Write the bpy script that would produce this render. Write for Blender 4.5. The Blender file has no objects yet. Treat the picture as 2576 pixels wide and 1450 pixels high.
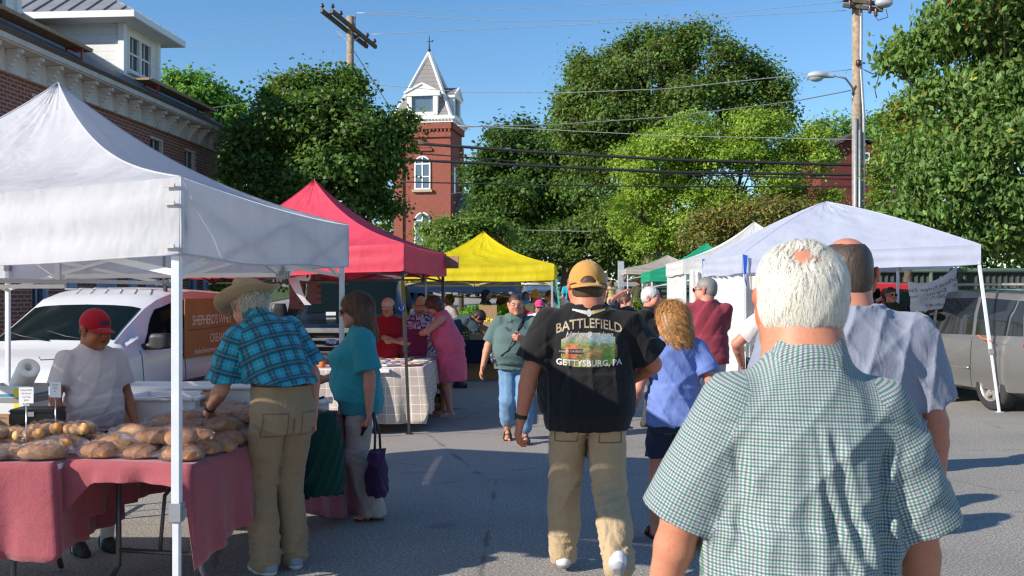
import bpy, bmesh, math, random
import numpy as np
from mathutils import Vector, Matrix
from mathutils.bvhtree import BVHTree
SC = bpy.context.scene
COL = SC.collection
R = math.radians
PI = math.pi
random.seed(7)
# ------------------------------------------------------------------ camera, sky, sun, exposure
CH, YH, FP = 1.62, 735.0, 2504.0        # eye height; horizon row and focal length in px of a 2576 px wide picture
cam_d = bpy.data.cameras.new("camera"); cam = bpy.data.objects.new("camera", cam_d); COL.objects.link(cam)
cam.location = (0, 0, CH); cam.rotation_euler = (R(90), 0, 0)
cam_d.sensor_width = 36; cam_d.lens = 35.0; cam_d.shift_y = (YH - 725) / 2576.0
cam_d.clip_start = 0.1; cam_d.clip_end = 3000
cam_d.dof.use_dof = True; cam_d.dof.focus_distance = 6.5; cam_d.dof.aperture_fstop = 9.0
SC.camera = cam
SUN_EL = R(26.5)
SUN_DIR = Vector((-0.883 * math.cos(SUN_EL), -0.469 * math.cos(SUN_EL), math.sin(SUN_EL)))
wd = bpy.data.worlds.new("World"); SC.world = wd; wd.use_nodes = True
_wt = wd.node_tree; _bg = _wt.nodes["Background"]
_sky = _wt.nodes.new("ShaderNodeTexSky"); _sky.sky_type = 'NISHITA'; _sky.sun_disc = False
_sky.sun_elevation = SUN_EL; _sky.sun_rotation = math.atan2(SUN_DIR.x, SUN_DIR.y)
_sky.air_density = 1.05; _sky.dust_density = 0.1; _sky.ozone_density = 4.5
_hs = _wt.nodes.new("ShaderNodeHueSaturation"); _hs.inputs['Saturation'].default_value = 1.12; _wt.links.new(_sky.outputs[0], _hs.inputs['Color']); _wt.links.new(_hs.outputs[0], _bg.inputs[0]); _bg.inputs[1].default_value = 0.12
sl = bpy.data.lights.new("sun", 'SUN'); sl.energy = 4.9; sl.angle = R(0.5); sl.color = (1.0, 0.92, 0.80)
so = bpy.data.objects.new("sun", sl); COL.objects.link(so)
so.rotation_euler = SUN_DIR.to_track_quat('Z', 'Y').to_euler()
SC.view_settings.view_transform = 'Standard'; SC.view_settings.look = 'None'
SC.view_settings.exposure = 0.5; SC.view_settings.gamma = 1.0
SC.render.engine = 'CYCLES'
SC.cycles.max_bounces = 6; SC.cycles.transparent_max_bounces = 12; SC.cycles.use_denoising = True
SC.cycles.caustics_reflective = False; SC.cycles.caustics_refractive = False
try: SC.cycles.filter_width = 1.3
except Exception: pass

def px(x, d, y=None):
    """picture column x (and row y) at depth d -> world x (and z)"""
    X = (x - 1288.0) / FP * d
    return X if y is None else (X, CH + (YH - y) / FP * d)
def gz(x, y):
    """height of the ground"""
    t = max(0.0, y - 24.0)
    return min(t * 0.036, 2.6) if t > 0 else 0.0
# ------------------------------------------------------------------ tagging
def tag(o, label=None, cat=None, group=None, kind=None):
    if label: o["label"] = label
    if cat: o["category"] = cat
    if group: o["group"] = group
    if kind: o["kind"] = kind
    return o
def empty(name, loc=(0, 0, 0), rz=0, label=None, cat=None, group=None):
    o = bpy.data.objects.new(name, None); COL.objects.link(o); o.empty_display_size = 0.1
    o.location = loc; o.rotation_euler = (0, 0, rz)
    return tag(o, label, cat, group)
def link(name, me, parent=None, mat=None):
    o = bpy.data.objects.new(name, me); COL.objects.link(o)
    if mat is not None:
        for m in (mat if isinstance(mat, (list, tuple)) else [mat]): me.materials.append(m)
    if parent is not None: o.parent = parent
    return o
def copy_tree(o, parent=None):
    c = o.copy(); COL.objects.link(c); c.parent = parent
    for ch in o.children: copy_tree(ch, c)
    return c
def fastmesh(name, V, F, smooth=False):
    """V (n,3) array, F (m,k) array of equal sided faces"""
    V = np.asarray(V, dtype=np.float32); F = np.asarray(F, dtype=np.int32)
    me = bpy.data.meshes.new(name)
    m, k = F.shape
    me.vertices.add(len(V)); me.vertices.foreach_set("co", V.ravel())
    me.loops.add(m * k); me.loops.foreach_set("vertex_index", F.ravel())
    me.polygons.add(m); me.polygons.foreach_set("loop_start", np.arange(0, m * k, k, dtype=np.int32))
    try: me.polygons.foreach_set("loop_total", np.full(m, k, dtype=np.int32))
    except Exception: pass
    me.polygons.foreach_set("use_smooth", np.full(m, bool(smooth)))
    me.update(calc_edges=True)
    return me
class MB:
    """collects simple shapes into one mesh"""
    def __init__(s): s.V = []; s.F = []; s.mi = []; s.sm = []; s.cur = 0
    def add(s, V, F, smooth=False):
        o = len(s.V); s.V += [tuple(v) for v in V]
        for f in F: s.F.append([i + o for i in f]); s.mi.append(s.cur); s.sm.append(smooth)
        return s
    def box(s, c, d, rz=0, M=None):
        x, y, z = d[0] / 2, d[1] / 2, d[2] / 2
        P = [Vector((a * x, b * y, e * z)) for a in (-1, 1) for b in (-1, 1) for e in (-1, 1)]
        if M is None: M = Matrix.Rotation(rz, 3, 'Z')
        P = [M @ p + Vector(c) for p in P]
        return s.add(P, [(0, 1, 3, 2), (4, 6, 7, 5), (0, 4, 5, 1), (2, 3, 7, 6), (0, 2, 6, 4), (1, 5, 7, 3)])
    def quad(s, a, b, c, d): return s.add([a, b, c, d], [(0, 1, 2, 3)])
    def bar(s, a, b, w, h=None, up=(0, 0, 1)):
        a = Vector(a); b = Vector(b); t = (b - a).normalized(); u = Vector(up)
        if abs(t.dot(u)) > 0.98: u = Vector((0, 1, 0))
        sx = t.cross(u).normalized(); uz = sx.cross(t).normalized(); h = h or w
        P = [p + sx * i * w / 2 + uz * j * h / 2 for p in (a, b) for i, j in ((-1, -1), (1, -1), (1, 1), (-1, 1))]
        return s.add(P, [(0, 1, 2, 3), (7, 6, 5, 4), (0, 4, 5, 1), (1, 5, 6, 2), (2, 6, 7, 3), (3, 7, 4, 0)])
    def tube(s, pts, r, n=8, cap=True):
        pts = [Vector(p) for p in pts]; m = len(pts)
        rs = r if isinstance(r, (list, tuple)) else [r] * m
        o = len(s.V); pu = None
        for i, p in enumerate(pts):
            t = (pts[min(i + 1, m - 1)] - pts[max(i - 1, 0)]).normalized()
            if pu is None: pu = Vector((0, 0, 1)) if abs(t.z) < 0.9 else Vector((1, 0, 0))
            u = (pu - t * pu.dot(t)).normalized(); pu = u; w = t.cross(u)
            for k in range(n):
                a = 2 * PI * k / n; s.V.append(tuple(p + (u * math.cos(a) + w * math.sin(a)) * rs[i]))
        for i in range(m - 1):
            for k in range(n):
                s.F.append([o + i * n + k, o + i * n + (k + 1) % n, o + (i + 1) * n + (k + 1) % n, o + (i + 1) * n + k]); s.mi.append(s.cur); s.sm.append(True)
        if cap:
            s.F.append([o + k for k in range(n)][::-1]); s.mi.append(s.cur); s.sm.append(False)
            s.F.append([o + (m - 1) * n + k for k in range(n)]); s.mi.append(s.cur); s.sm.append(False)
        return s
    def lathe(s, c, prof, n=20, axis='Z', M=None):
        o = len(s.V); m = len(prof)
        for r_, z_ in prof:
            for k in range(n):
                a = 2 * PI * k / n; p = Vector((r_ * math.cos(a), r_ * math.sin(a), z_))
                if axis == 'Y': p = Vector((p.x, p.z, p.y))
                if axis == 'X': p = Vector((p.z, p.x, p.y))
                if M is not None: p = M @ p
                s.V.append(tuple(p + Vector(c)))
        for i in range(m - 1):
            for k in range(n):
                s.F.append([o + i * n + k, o + i * n + (k + 1) % n, o + (i + 1) * n + (k + 1) % n, o + (i + 1) * n + k]); s.mi.append(s.cur); s.sm.append(True)
        return s
    def prism(s, poly, a, b, axis='Y'):
        """polygon in the plane across axis, from a to b"""
        f = {'Y': lambda p, t: (p[0], t, p[1]), 'X': lambda p, t: (t, p[0], p[1]), 'Z': lambda p, t: (p[0], p[1], t)}[axis]
        n = len(poly)
        return s.add([f(p, a) for p in poly] + [f(p, b) for p in poly],
                     [list(range(n))[::-1], list(range(n, 2 * n))] + [(i, (i + 1) % n, n + (i + 1) % n, n + i) for i in range(n)])
    def build(s, name, mat, parent=None, bevel=0, fix=True):
        me = bpy.data.meshes.new(name); me.from_pydata(s.V, [], s.F)
        o = link(name, me, parent, mat)
        me.polygons.foreach_set("material_index", s.mi); me.polygons.foreach_set("use_smooth", s.sm)
        if fix or bevel:
            bm = bmesh.new(); bm.from_mesh(me)
            if bevel: bmesh.ops.bevel(bm, geom=[e for e in bm.edges if len(e.link_faces) == 2 and e.calc_face_angle(0) > 0.5], offset=bevel, segments=2, affect='EDGES', clamp_overlap=True)
            if fix: bmesh.ops.recalc_face_normals(bm, faces=bm.faces)
            bm.to_mesh(me); bm.free()
        return o
# ------------------------------------------------------------------ materials
class NT:
    def __init__(s, name):
        s.m = bpy.data.materials.new(name); s.m.use_nodes = True; s.t = s.m.node_tree
        s.b = s.t.nodes["Principled BSDF"]; s.out = s.t.nodes["Material Output"]
    def n(s, typ, **kw):
        nd = s.t.nodes.new(typ)
        for k, v in kw.items(): setattr(nd, k, v)
        return nd
    def put(s, inp, v):
        if v is None: return
        if isinstance(v, bpy.types.NodeSocket): s.t.links.new(v, inp)
        else:
            if inp.type == 'RGBA' and len(v) == 3: v = (*v, 1)
            inp.default_value = v
    def math(s, op, a, b=None, c=None):
        nd = s.n("ShaderNodeMath", operation=op)
        for i, v in enumerate((a, b, c)):
            if v is not None: s.put(nd.inputs[i], v)
        return nd.outputs[0]
    def mix(s, f, a, b, blend='MIX'):
        nd = s.n("ShaderNodeMix", data_type='RGBA', blend_type=blend)
        s.put(nd.inputs[0], f); s.put(nd.inputs[6], a); s.put(nd.inputs[7], b)
        return nd.outputs[2]
    def ramp(s, f, stops):
        nd = s.n("ShaderNodeValToRGB"); e = nd.color_ramp.elements
        while len(e) < len(stops): e.new(0.5)
        for el, (p, c) in zip(e, stops):
            el.position = p; el.color = (*c, 1) if len(c) == 3 else c
        s.put(nd.inputs[0], f); return nd.outputs[0]
    def coord(s, which='Object'): return s.n("ShaderNodeTexCoord").outputs[which]
    def map(s, v, scale=(1, 1, 1), loc=(0, 0, 0), rot=(0, 0, 0)):
        nd = s.n("ShaderNodeMapping"); s.put(nd.inputs[0], v)
        nd.inputs[1].default_value = loc; nd.inputs[2].default_value = rot; nd.inputs[3].default_value = scale
        return nd.outputs[0]
    def noise(s, v, scale, detail=4, rough=0.55, dist=0):
        nd = s.n("ShaderNodeTexNoise"); s.put(nd.inputs['Vector'], v)
        nd.inputs['Scale'].default_value = scale; nd.inputs['Detail'].default_value = detail
        nd.inputs['Roughness'].default_value = rough; nd.inputs['Distortion'].default_value = dist
        return nd.outputs[0]
    def vor(s, v, scale, feature='F1', out=0):
        nd = s.n("ShaderNodeTexVoronoi", feature=feature); s.put(nd.inputs['Vector'], v); nd.inputs['Scale'].default_value = scale
        return nd.outputs[out]
    def attr(s, name, out='Color'):
        nd = s.n("ShaderNodeAttribute"); nd.attribute_name = name; return nd.outputs[out]
    def sep(s, v):
        nd = s.n("ShaderNodeSeparateXYZ"); s.put(nd.inputs[0], v); return nd.outputs
    def bump(s, h, strength=0.3, dist=0.01, normal=None):
        nd = s.n("ShaderNodeBump"); nd.inputs['Strength'].default_value = strength; nd.inputs['Distance'].default_value = dist
        s.put(nd.inputs['Height'], h)
        if normal is not None: s.put(nd.inputs['Normal'], normal)
        return nd.outputs[0]
    def set(s, color=None, rough=None, metal=None, normal=None, spec=None, coat=None, trans=None, sheen=None, alpha=None):
        for k, v in (('Base Color', color), ('Roughness', rough), ('Metallic', metal), ('Normal', normal), ('Specular IOR Level', spec),
                     ('Coat Weight', coat), ('Transmission Weight', trans), ('Sheen Weight', sheen), ('Alpha', alpha)):
            if v is not None: s.put(s.b.inputs[k], v)
        return s
    def translucent(s, color, f=0.3):
        """cloth and leaves let some of the light through"""
        tr = s.n("ShaderNodeBsdfTranslucent"); s.put(tr.inputs[0], color)
        mx = s.n("ShaderNodeMixShader"); mx.inputs[0].default_value = f
        s.t.links.new(s.b.outputs[0], mx.inputs[1]); s.t.links.new(tr.outputs[0], mx.inputs[2]); s.t.links.new(mx.outputs[0], s.out.inputs[0])
        return s
_M = {}
def plain(name, color, rough=0.6, metal=0, var=0.12, scale=8, bump=0.0, bscale=60, spec=None, coat=None):
    if name in _M: return _M[name]
    t = NT(name); co = t.coord()
    n = t.noise(co, scale, 5, 0.6)
    c2 = tuple(max(0, x * (1 - var)) for x in color); c3 = tuple(min(1, x * (1 + var)) for x in color)
    t.set(color=t.ramp(n, [(0.3, c2), (0.7, c3)]), metal=metal, spec=spec, coat=coat)
    t.set(rough=t.math('MULTIPLY_ADD', n, 0.2, rough - 0.1))
    if bump: t.set(normal=t.bump(t.noise(co, bscale, 3), bump, 0.01))
    _M[name] = t.m; return t.m
def fabric(name, color, trans=0.0, rough=0.9, weave=900, var=0.08, wrinkle=0.25, wscale=14, heather=0.0):
    if name in _M: return _M[name]
    t = NT(name); co = t.coord()
    n = t.noise(co, 6, 5, 0.6)
    c = t.ramp(n, [(0.3, tuple(x * (1 - var) for x in color)), (0.7, tuple(min(1, x * (1 + var)) for x in color))])
    if heather:
        h = t.noise(t.map(co, (1, 1, 2.5)), 140, 2, 0.7)
        c = t.mix(t.math('MULTIPLY', h, heather), c, tuple(x * 0.55 for x in color))
    wr = t.noise(t.map(co, (1, 1, 0.55)), wscale, 4, 0.55, 0.6)
    b1 = t.bump(wr, wrinkle, 0.03)
    b2 = t.bump(t.noise(co, weave * 0.25, 2), 0.12, 0.002, b1)
    t.set(color=c, rough=rough, normal=b2, spec=0.2, sheen=0.15)
    if trans: t.translucent(c, trans)
    _M[name] = t.m; return t.m
def glassy(name, color=(0.02, 0.03, 0.035), rough=0.06, spec=0.7):
    if name in _M: return _M[name]
    t = NT(name); t.set(color=color, rough=rough, spec=spec, coat=0.4 if spec > .2 else 0)
    _M[name] = t.m; return t.m
def see_through(name, tint=(0.75, 0.85, 0.82), mixv=0.45, rough=0.04, refl=(0.02, 0.03, 0.03)):
    """window glass: partly lets you look in, partly mirrors the place"""
    if name in _M: return _M[name]
    t = NT(name); t.set(color=refl, rough=rough, spec=0.8)
    tr = t.n("ShaderNodeBsdfTransparent"); tr.inputs[0].default_value = (*tint, 1)
    mx = t.n("ShaderNodeMixShader"); mx.inputs[0].default_value = mixv
    t.t.links.new(t.b.outputs[0], mx.inputs[1]); t.t.links.new(tr.outputs[0], mx.inputs[2]); t.t.links.new(mx.outputs[0], t.out.inputs[0])
    _M[name] = t.m; return t.m
# ------------------------------------------------------------------ text and artwork on surfaces
def text_tris(txt, size=1.0, bold=0.0, shear=0.0, space=1.0, align='CENTER', res=2):
    cu = bpy.data.curves.new("txt", 'FONT'); cu.body = txt; cu.size = size; cu.align_x = align; cu.offset = bold
    cu.shear = shear; cu.space_character = space; cu.resolution_u = res
    o = bpy.data.objects.new("txt", cu); COL.objects.link(o)
    dg = bpy.context.evaluated_depsgraph_get(); dg.update()
    me = bpy.data.meshes.new_from_object(o.evaluated_get(dg))
    V = np.array([v.co[:] for v in me.vertices]).reshape(-1, 3); F = [tuple(p.vertices) for p in me.polygons]
    bpy.data.objects.remove(o); bpy.data.curves.remove(cu); bpy.data.meshes.remove(me)
    return V, F
def letter(name, txt, size, mat, parent, M, bold=0.0, shear=0.0, space=1.0, align='CENTER', bend=None, mirror=False):
    """flat lettering; M places the local xy plane (x right, y up)"""
    V, F = text_tris(txt, size, bold, shear, space, align)
    out = []
    for x, y, z in V:
        if mirror: x = -x
        if bend: y += bend * x * x
        out.append(M @ Vector((x, y, 0.0)))
    mb = MB(); mb.add(out, F); return mb.build(name, mat, parent, fix=False)
def frame(origin, xdir, ydir):
    x = Vector(xdir).normalized(); y = Vector(ydir).normalized(); z = x.cross(y).normalized(); y = z.cross(x)
    return Matrix(((x.x, y.x, z.x, origin[0]), (x.y, y.y, z.y, origin[1]), (x.z, y.z, z.z, origin[2]), (0, 0, 0, 1)))
# ------------------------------------------------------------------ smooth solids: distance fields turned into one mesh
class Vox:
    def __init__(s, lo, hi, h):
        s.lo = np.array(lo, float) - 2 * h; s.h = h
        n = np.ceil((np.array(hi, float) + 2 * h - s.lo) / h).astype(int) + 1
        s.n = n; s.D = np.full(n, 1.0, np.float32); s.L = np.zeros(n, np.int8)
        s.ax = [s.lo[i] + h * np.arange(n[i]) for i in range(3)]
    def blk(s, lo, hi):
        sl = []
        for i in range(3):
            a = max(0, int(math.floor((lo[i] - s.lo[i]) / s.h))); b = min(s.n[i], int(math.ceil((hi[i] - s.lo[i]) / s.h)) + 1)
            if b <= a: return None
            sl.append(slice(a, b))
        return tuple(sl)
    def pts(s, sl):
        return (s.ax[0][sl[0]][:, None, None], s.ax[1][sl[1]][None, :, None], s.ax[2][sl[2]][None, None, :])
    def put(s, sl, d, k=0.0, lab=0, sub=False):
        D = s.D[sl]
        if sub:
            d = -d
            if k > 0:
                hh = np.maximum(k - np.abs(D - d), 0) / k; s.D[sl] = np.maximum(D, d) + hh * hh * k * 0.25
            else: s.D[sl] = np.maximum(D, d)
            return
        m = d < D; s.L[sl][m] = lab
        if k > 0:
            hh = np.maximum(k - np.abs(D - d), 0) / k; s.D[sl] = np.minimum(D, d) - hh * hh * k * 0.25
        else: s.D[sl] = np.minimum(D, d)
    def rc(s, a, b, r1, r2=None, k=0.02, lab=0, clips=(), sub=False, fn=None):
        r2 = r1 if r2 is None else r2
        a = np.array(a, float); b = np.array(b, float); rm = max(r1, r2) + 0.03 + k
        sl = s.blk(np.minimum(a, b) - rm, np.maximum(a, b) + rm)
        if sl is None: return s
        X, Y, Z = s.pts(sl); ab = b - a; L2 = max(ab @ ab, 1e-9)
        t = np.clip(((X - a[0]) * ab[0] + (Y - a[1]) * ab[1] + (Z - a[2]) * ab[2]) / L2, 0, 1)
        d = np.sqrt((X - a[0] - t * ab[0]) ** 2 + (Y - a[1] - t * ab[1]) ** 2 + (Z - a[2] - t * ab[2]) ** 2) - (r1 + (r2 - r1) * t)
        if fn is not None: d = d + fn(X, Y, Z)
        for n_, p_ in clips: d = np.maximum(d, (X - p_[0]) * n_[0] + (Y - p_[1]) * n_[1] + (Z - p_[2]) * n_[2])
        s.put(sl, d.astype(np.float32), k, lab, sub); return s
    def chain(s, P, Rr, **kw):
        for i in range(len(P) - 1): s.rc(P[i], P[i + 1], Rr[i], Rr[i + 1], **kw)
        return s
    def el(s, c, r, M=None, k=0.02, lab=0, sub=False, clips=(), fn=None):
        """ellipsoid, M a 3x3 rotation"""
        c = np.array(c, float); r = np.array(r, float); rm = r.max() + 0.03 + k
        sl = s.blk(c - rm, c + rm)
        if sl is None: return s
        X, Y, Z = s.pts(sl); x, y, z = X - c[0], Y - c[1], Z - c[2]
        if M is not None:
            m = np.array(M); x, y, z = (m[0][0] * x + m[1][0] * y + m[2][0] * z, m[0][1] * x + m[1][1] * y + m[2][1] * z, m[0][2] * x + m[1][2] * y + m[2][2] * z)
        k0 = np.sqrt((x / r[0]) ** 2 + (y / r[1]) ** 2 + (z / r[2]) ** 2); k1 = np.sqrt((x / r[0] ** 2) ** 2 + (y / r[1] ** 2) ** 2 + (z / r[2] ** 2) ** 2)
        d = k0 * (k0 - 1) / np.maximum(k1, 1e-6)
        if fn is not None: d = d + fn(X, Y, Z)
        for n_, p_ in clips: d = np.maximum(d, (X - p_[0]) * n_[0] + (Y - p_[1]) * n_[1] + (Z - p_[2]) * n_[2])
        s.put(sl, d.astype(np.float32), k, lab, sub); return s
    def loft(s, M, rows, inf=0.0, k=0.03, lab=0, p=2.3, clips=(), fn=None):
        """stack of rounded sections; M 4x4 frame, rows (z, half width, half depth, forward offset)"""
        rows = np.array(rows, float); Mi = np.array(M.inverted()); rm = rows[:, 1:3].max() + abs(rows[:, 3]).max() + inf + 0.05
        c0 = np.array(M @ Vector((0, 0, rows[0, 0]))); c1 = np.array(M @ Vector((0, 0, rows[-1, 0])))
        sl = s.blk(np.minimum(c0, c1) - rm, np.maximum(c0, c1) + rm)
        if sl is None: return s
        X, Y, Z = s.pts(sl)
        x = Mi[0][0] * X + Mi[0][1] * Y + Mi[0][2] * Z + Mi[0][3]; y = Mi[1][0] * X + Mi[1][1] * Y + Mi[1][2] * Z + Mi[1][3]; z = Mi[2][0] * X + Mi[2][1] * Y + Mi[2][2] * Z + Mi[2][3]
        zz = np.linspace(rows[0, 0], rows[-1, 0], 60)
        def smooth(col):
            v = np.interp(zz, rows[:, 0], rows[:, col]); kk = np.array([1, 2, 3, 2, 1.]) / 9
            return np.convolve(np.pad(v, 2, 'edge'), kk, 'valid')
        a = np.interp(z, zz, smooth(1)) + inf; b = np.interp(z, zz, smooth(2)) + inf; yo = np.interp(z, zz, smooth(3))
        q = (np.abs(x / a) ** p + np.abs((y - yo) / b) ** p) ** (1 / p)
        k1 = np.sqrt((x / a ** 2) ** 2 + ((y - yo) / b ** 2) ** 2); rr = np.sqrt(x * x + (y - yo) ** 2)
        d = np.where(rr > 1e-4, (q - 1) * np.minimum(a, b) * 0.5 + (q - 1) * q / np.maximum(k1, 1e-4) * 0.5, -np.minimum(a, b))
        if fn is not None: d = d + fn(X, Y, Z)
        d = np.maximum(d, np.maximum(z - rows[-1, 0], rows[0, 0] - z))
        for n_, p_ in clips: d = np.maximum(d, (X - p_[0]) * n_[0] + (Y - p_[1]) * n_[1] + (Z - p_[2]) * n_[2])
        s.put(sl, d.astype(np.float32), k, lab); return s
    def half(s, n, p):
        X, Y, Z = s.pts((slice(None),) * 3)
        s.D = np.maximum(s.D, (X - p[0]) * n[0] + (Y - p[1]) * n[1] + (Z - p[2]) * n[2]).astype(np.float32); return s
    def disp(s, fn):
        X, Y, Z = s.pts((slice(None),) * 3); m = np.abs(s.D) < 0.05
        s.D = np.where(m, s.D + fn(X, Y, Z), s.D).astype(np.float32); return s
    def mesh(s):
        D = s.D; h = s.h
        c = [D[i:D.shape[0] - 1 + i, j:D.shape[1] - 1 + j, k:D.shape[2] - 1 + k] for i in (0, 1) for j in (0, 1) for k in (0, 1)]
        neg = sum((x < 0).astype(np.int8) for x in c)
        act = (neg > 0) & (neg < 8); idx = np.full(act.shape, -1, np.int32); I = np.argwhere(act); idx[act] = np.arange(len(I))
        if len(I) == 0: return np.zeros((0, 3)), np.zeros((0, 4), int), np.zeros(0, int)
        v = np.stack([x[act] for x in c], 1); off = np.array([(i, j, k) for i in (0, 1) for j in (0, 1) for k in (0, 1)], float)
        acc = np.zeros((len(I), 3)); cnt = np.zeros(len(I))
        for a in range(8):
            for b in range(a + 1, 8):
                if abs(off[a] - off[b]).sum() != 1: continue
                va, vb = v[:, a], v[:, b]; m = (va < 0) != (vb < 0)
                t = va[m] / (va[m] - vb[m]); acc[m] += off[a] + (off[b] - off[a]) * t[:, None]; cnt[m] += 1
        V = s.lo + (I + acc / cnt[:, None]) * h
        Fs = []
        for ax in range(3):
            sl0 = [slice(None)] * 3; sl1 = [slice(None)] * 3; sl0[ax] = slice(0, -1); sl1[ax] = slice(1, None)
            A = D[tuple(sl0)]; B = D[tuple(sl1)]; cr = np.argwhere((A < 0) != (B < 0))
            u, w = (ax + 1) % 3, (ax + 2) % 3
            cr = cr[(cr[:, u] > 0) & (cr[:, w] > 0) & (cr[:, u] < D.shape[u] - 1) & (cr[:, w] < D.shape[w] - 1)]
            def g(du, dw):
                q = cr.copy(); q[:, u] += du; q[:, w] += dw; return idx[q[:, 0], q[:, 1], q[:, 2]]
            q = np.stack([g(-1, -1), g(0, -1), g(0, 0), g(-1, 0)], 1)
            inn = A[cr[:, 0], cr[:, 1], cr[:, 2]] < 0
            q[~inn] = q[~inn][:, ::-1]; Fs.append(q[(q >= 0).all(1)])
        lab = s.L[tuple(np.clip(np.round((V - s.lo) / h).astype(int), 0, np.array(s.n) - 1).T)]
        return V, np.concatenate(Fs), lab
def merge_meshes(parts):
    V, F, L, o = [], [], [], 0
    for v, f, l in parts: V.append(v); F.append(f + o); L.append(l); o += len(v)
    return np.concatenate(V), np.concatenate(F), np.concatenate(L)
def folds(seed, amp, fx, fy, fz, n=4, warp=1.2):
    """soft uneven cloth folds, as a change of distance"""
    rs = np.random.RandomState(seed); T = []
    for i in range(n):
        f = np.array([fx, fy, fz]) * rs.uniform(0.6, 1.5) * (1.25 ** i); T.append((f * rs.choice([-1, 1], 3) * rs.uniform(0.6, 1.2, 3), rs.uniform(0, 6.3), amp / (1.35 ** i), rs.uniform(-1, 1, 3) * (fx + fy + fz) * 0.33, rs.uniform(0, 6.3), rs.choice([-1, -1, 1]), rs.uniform(-7, 7, 3), rs.uniform(0, 6.3)))
    def fn(X, Y, Z):
        o = 0
        for f, ph, A, w, p2, sg, mf, mp in T:
            mask = 0.5 + 0.5 * np.sin(X * mf[0] + Y * mf[1] + Z * mf[2] + mp)
            q = np.sin(X * f[0] + Y * f[1] + Z * f[2] + ph + warp * np.sin(X * w[0] + Y * w[1] + Z * w[2] + p2))
            o = o + A * sg * mask * (1 - np.abs(q)) ** 2.2 * 1.6
        return o
    return fn
def color_attr(me, cols):
    a = me.color_attributes.new("Col", 'FLOAT_COLOR', 'POINT'); c = np.ones((len(me.vertices), 4), np.float32); c[:, :3] = cols
    a.data.foreach_set("color", c.ravel())
def uv_attr(me, V, F, lab, uvf):
    """uvf(label, points) -> (n,2); each face takes one label so seams stay sharp"""
    fl = np.sort(lab[F], axis=1)[:, 1]; P = V[F.ravel()]; L = np.repeat(fl, F.shape[1]); uv = np.zeros((len(P), 2), np.float32)
    for l in np.unique(L): m = L == l; uv[m] = uvf(int(l), P[m])
    me.uv_layers.new(name="UVMap").data.foreach_set("uv", uv.ravel())
# ------------------------------------------------------------------ people
def skin_mat():
    if "skin" in _M: return _M["skin"]
    t = NT("skin"); co = t.coord(); c = t.attr("Col")
    n = t.noise(co, 22, 6, 0.7); n2 = t.noise(co, 140, 3, 0.6); n3 = t.noise(co, 90, 3, .6); c = t.mix(t.ramp(n3, [(.52, (0, 0, 0)), (.7, (.35, .35, .35))]), c, t.mix(1.0, c, (.72, .55, .5), 'MULTIPLY'))
    c = t.mix(t.math('MULTIPLY', n, 0.55), c, t.mix(1.0, c, (0.85, 0.55, 0.5), 'MULTIPLY'))
    t.set(color=c, rough=0.52, spec=0.35, normal=t.bump(n2, 0.12, 0.004))
    t.put(t.b.inputs['Subsurface Weight'], 0.12); t.put(t.b.inputs['Subsurface Radius'], (0.012, 0.004, 0.002)); t.b.inputs['Subsurface Scale'].default_value = 1.0
    _M["skin"] = t.m; return t.m
def hair_mat(color, name=None):
    name = "hair%02d%02d%02d" % tuple(int(c * 99) for c in color)
    if name in _M: return _M[name]
    t = NT(name); co = t.coord()
    n = t.noise(t.map(co, (1, 1, 0.18)), 160, 3, 0.7, 0.3); g = t.noise(co, 18, 3)
    lo_ = .45 if max(color) < .5 else .8
    c = t.ramp(n, [(0.3, tuple(x * lo_ for x in color)), (0.6, color), (0.8, tuple(min(.9, x * 1.3) for x in color))])
    t.set(color=t.mix(t.math('MULTIPLY', g, 0.4 if lo_ < .5 else .12), c, tuple(x * 0.5 for x in color)), rough=0.5, spec=0.4, normal=t.bump(n, 0.5, 0.005))
    _M[name] = t.m; return t.m
def ik(a, tgt, l1, l2, pole):
    a = Vector(a); t = Vector(tgt); d = t - a; L = d.length
    if L > (l1 + l2) * 0.995: t = a + d * ((l1 + l2) * 0.995 / L); d = t - a; L = d.length
    x = (l1 * l1 - l2 * l2 + L * L) / (2 * L); y = math.sqrt(max(l1 * l1 - x * x, 0)); u = d / L
    p = Vector(pole); p = (p - u * p.dot(u)); p = p.normalized() if p.length > 1e-5 else Vector((0, 0, 1))
    return a + u * x + p * y, t
SK = dict(tan=(0.48, 0.25, 0.16), red=(0.52, 0.25, 0.17), pale=(0.6, 0.36, 0.27), brown=(0.29, 0.135, 0.08), mid=(0.50, 0.28, 0.195), dark=(0.13, 0.06, 0.035))
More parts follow.
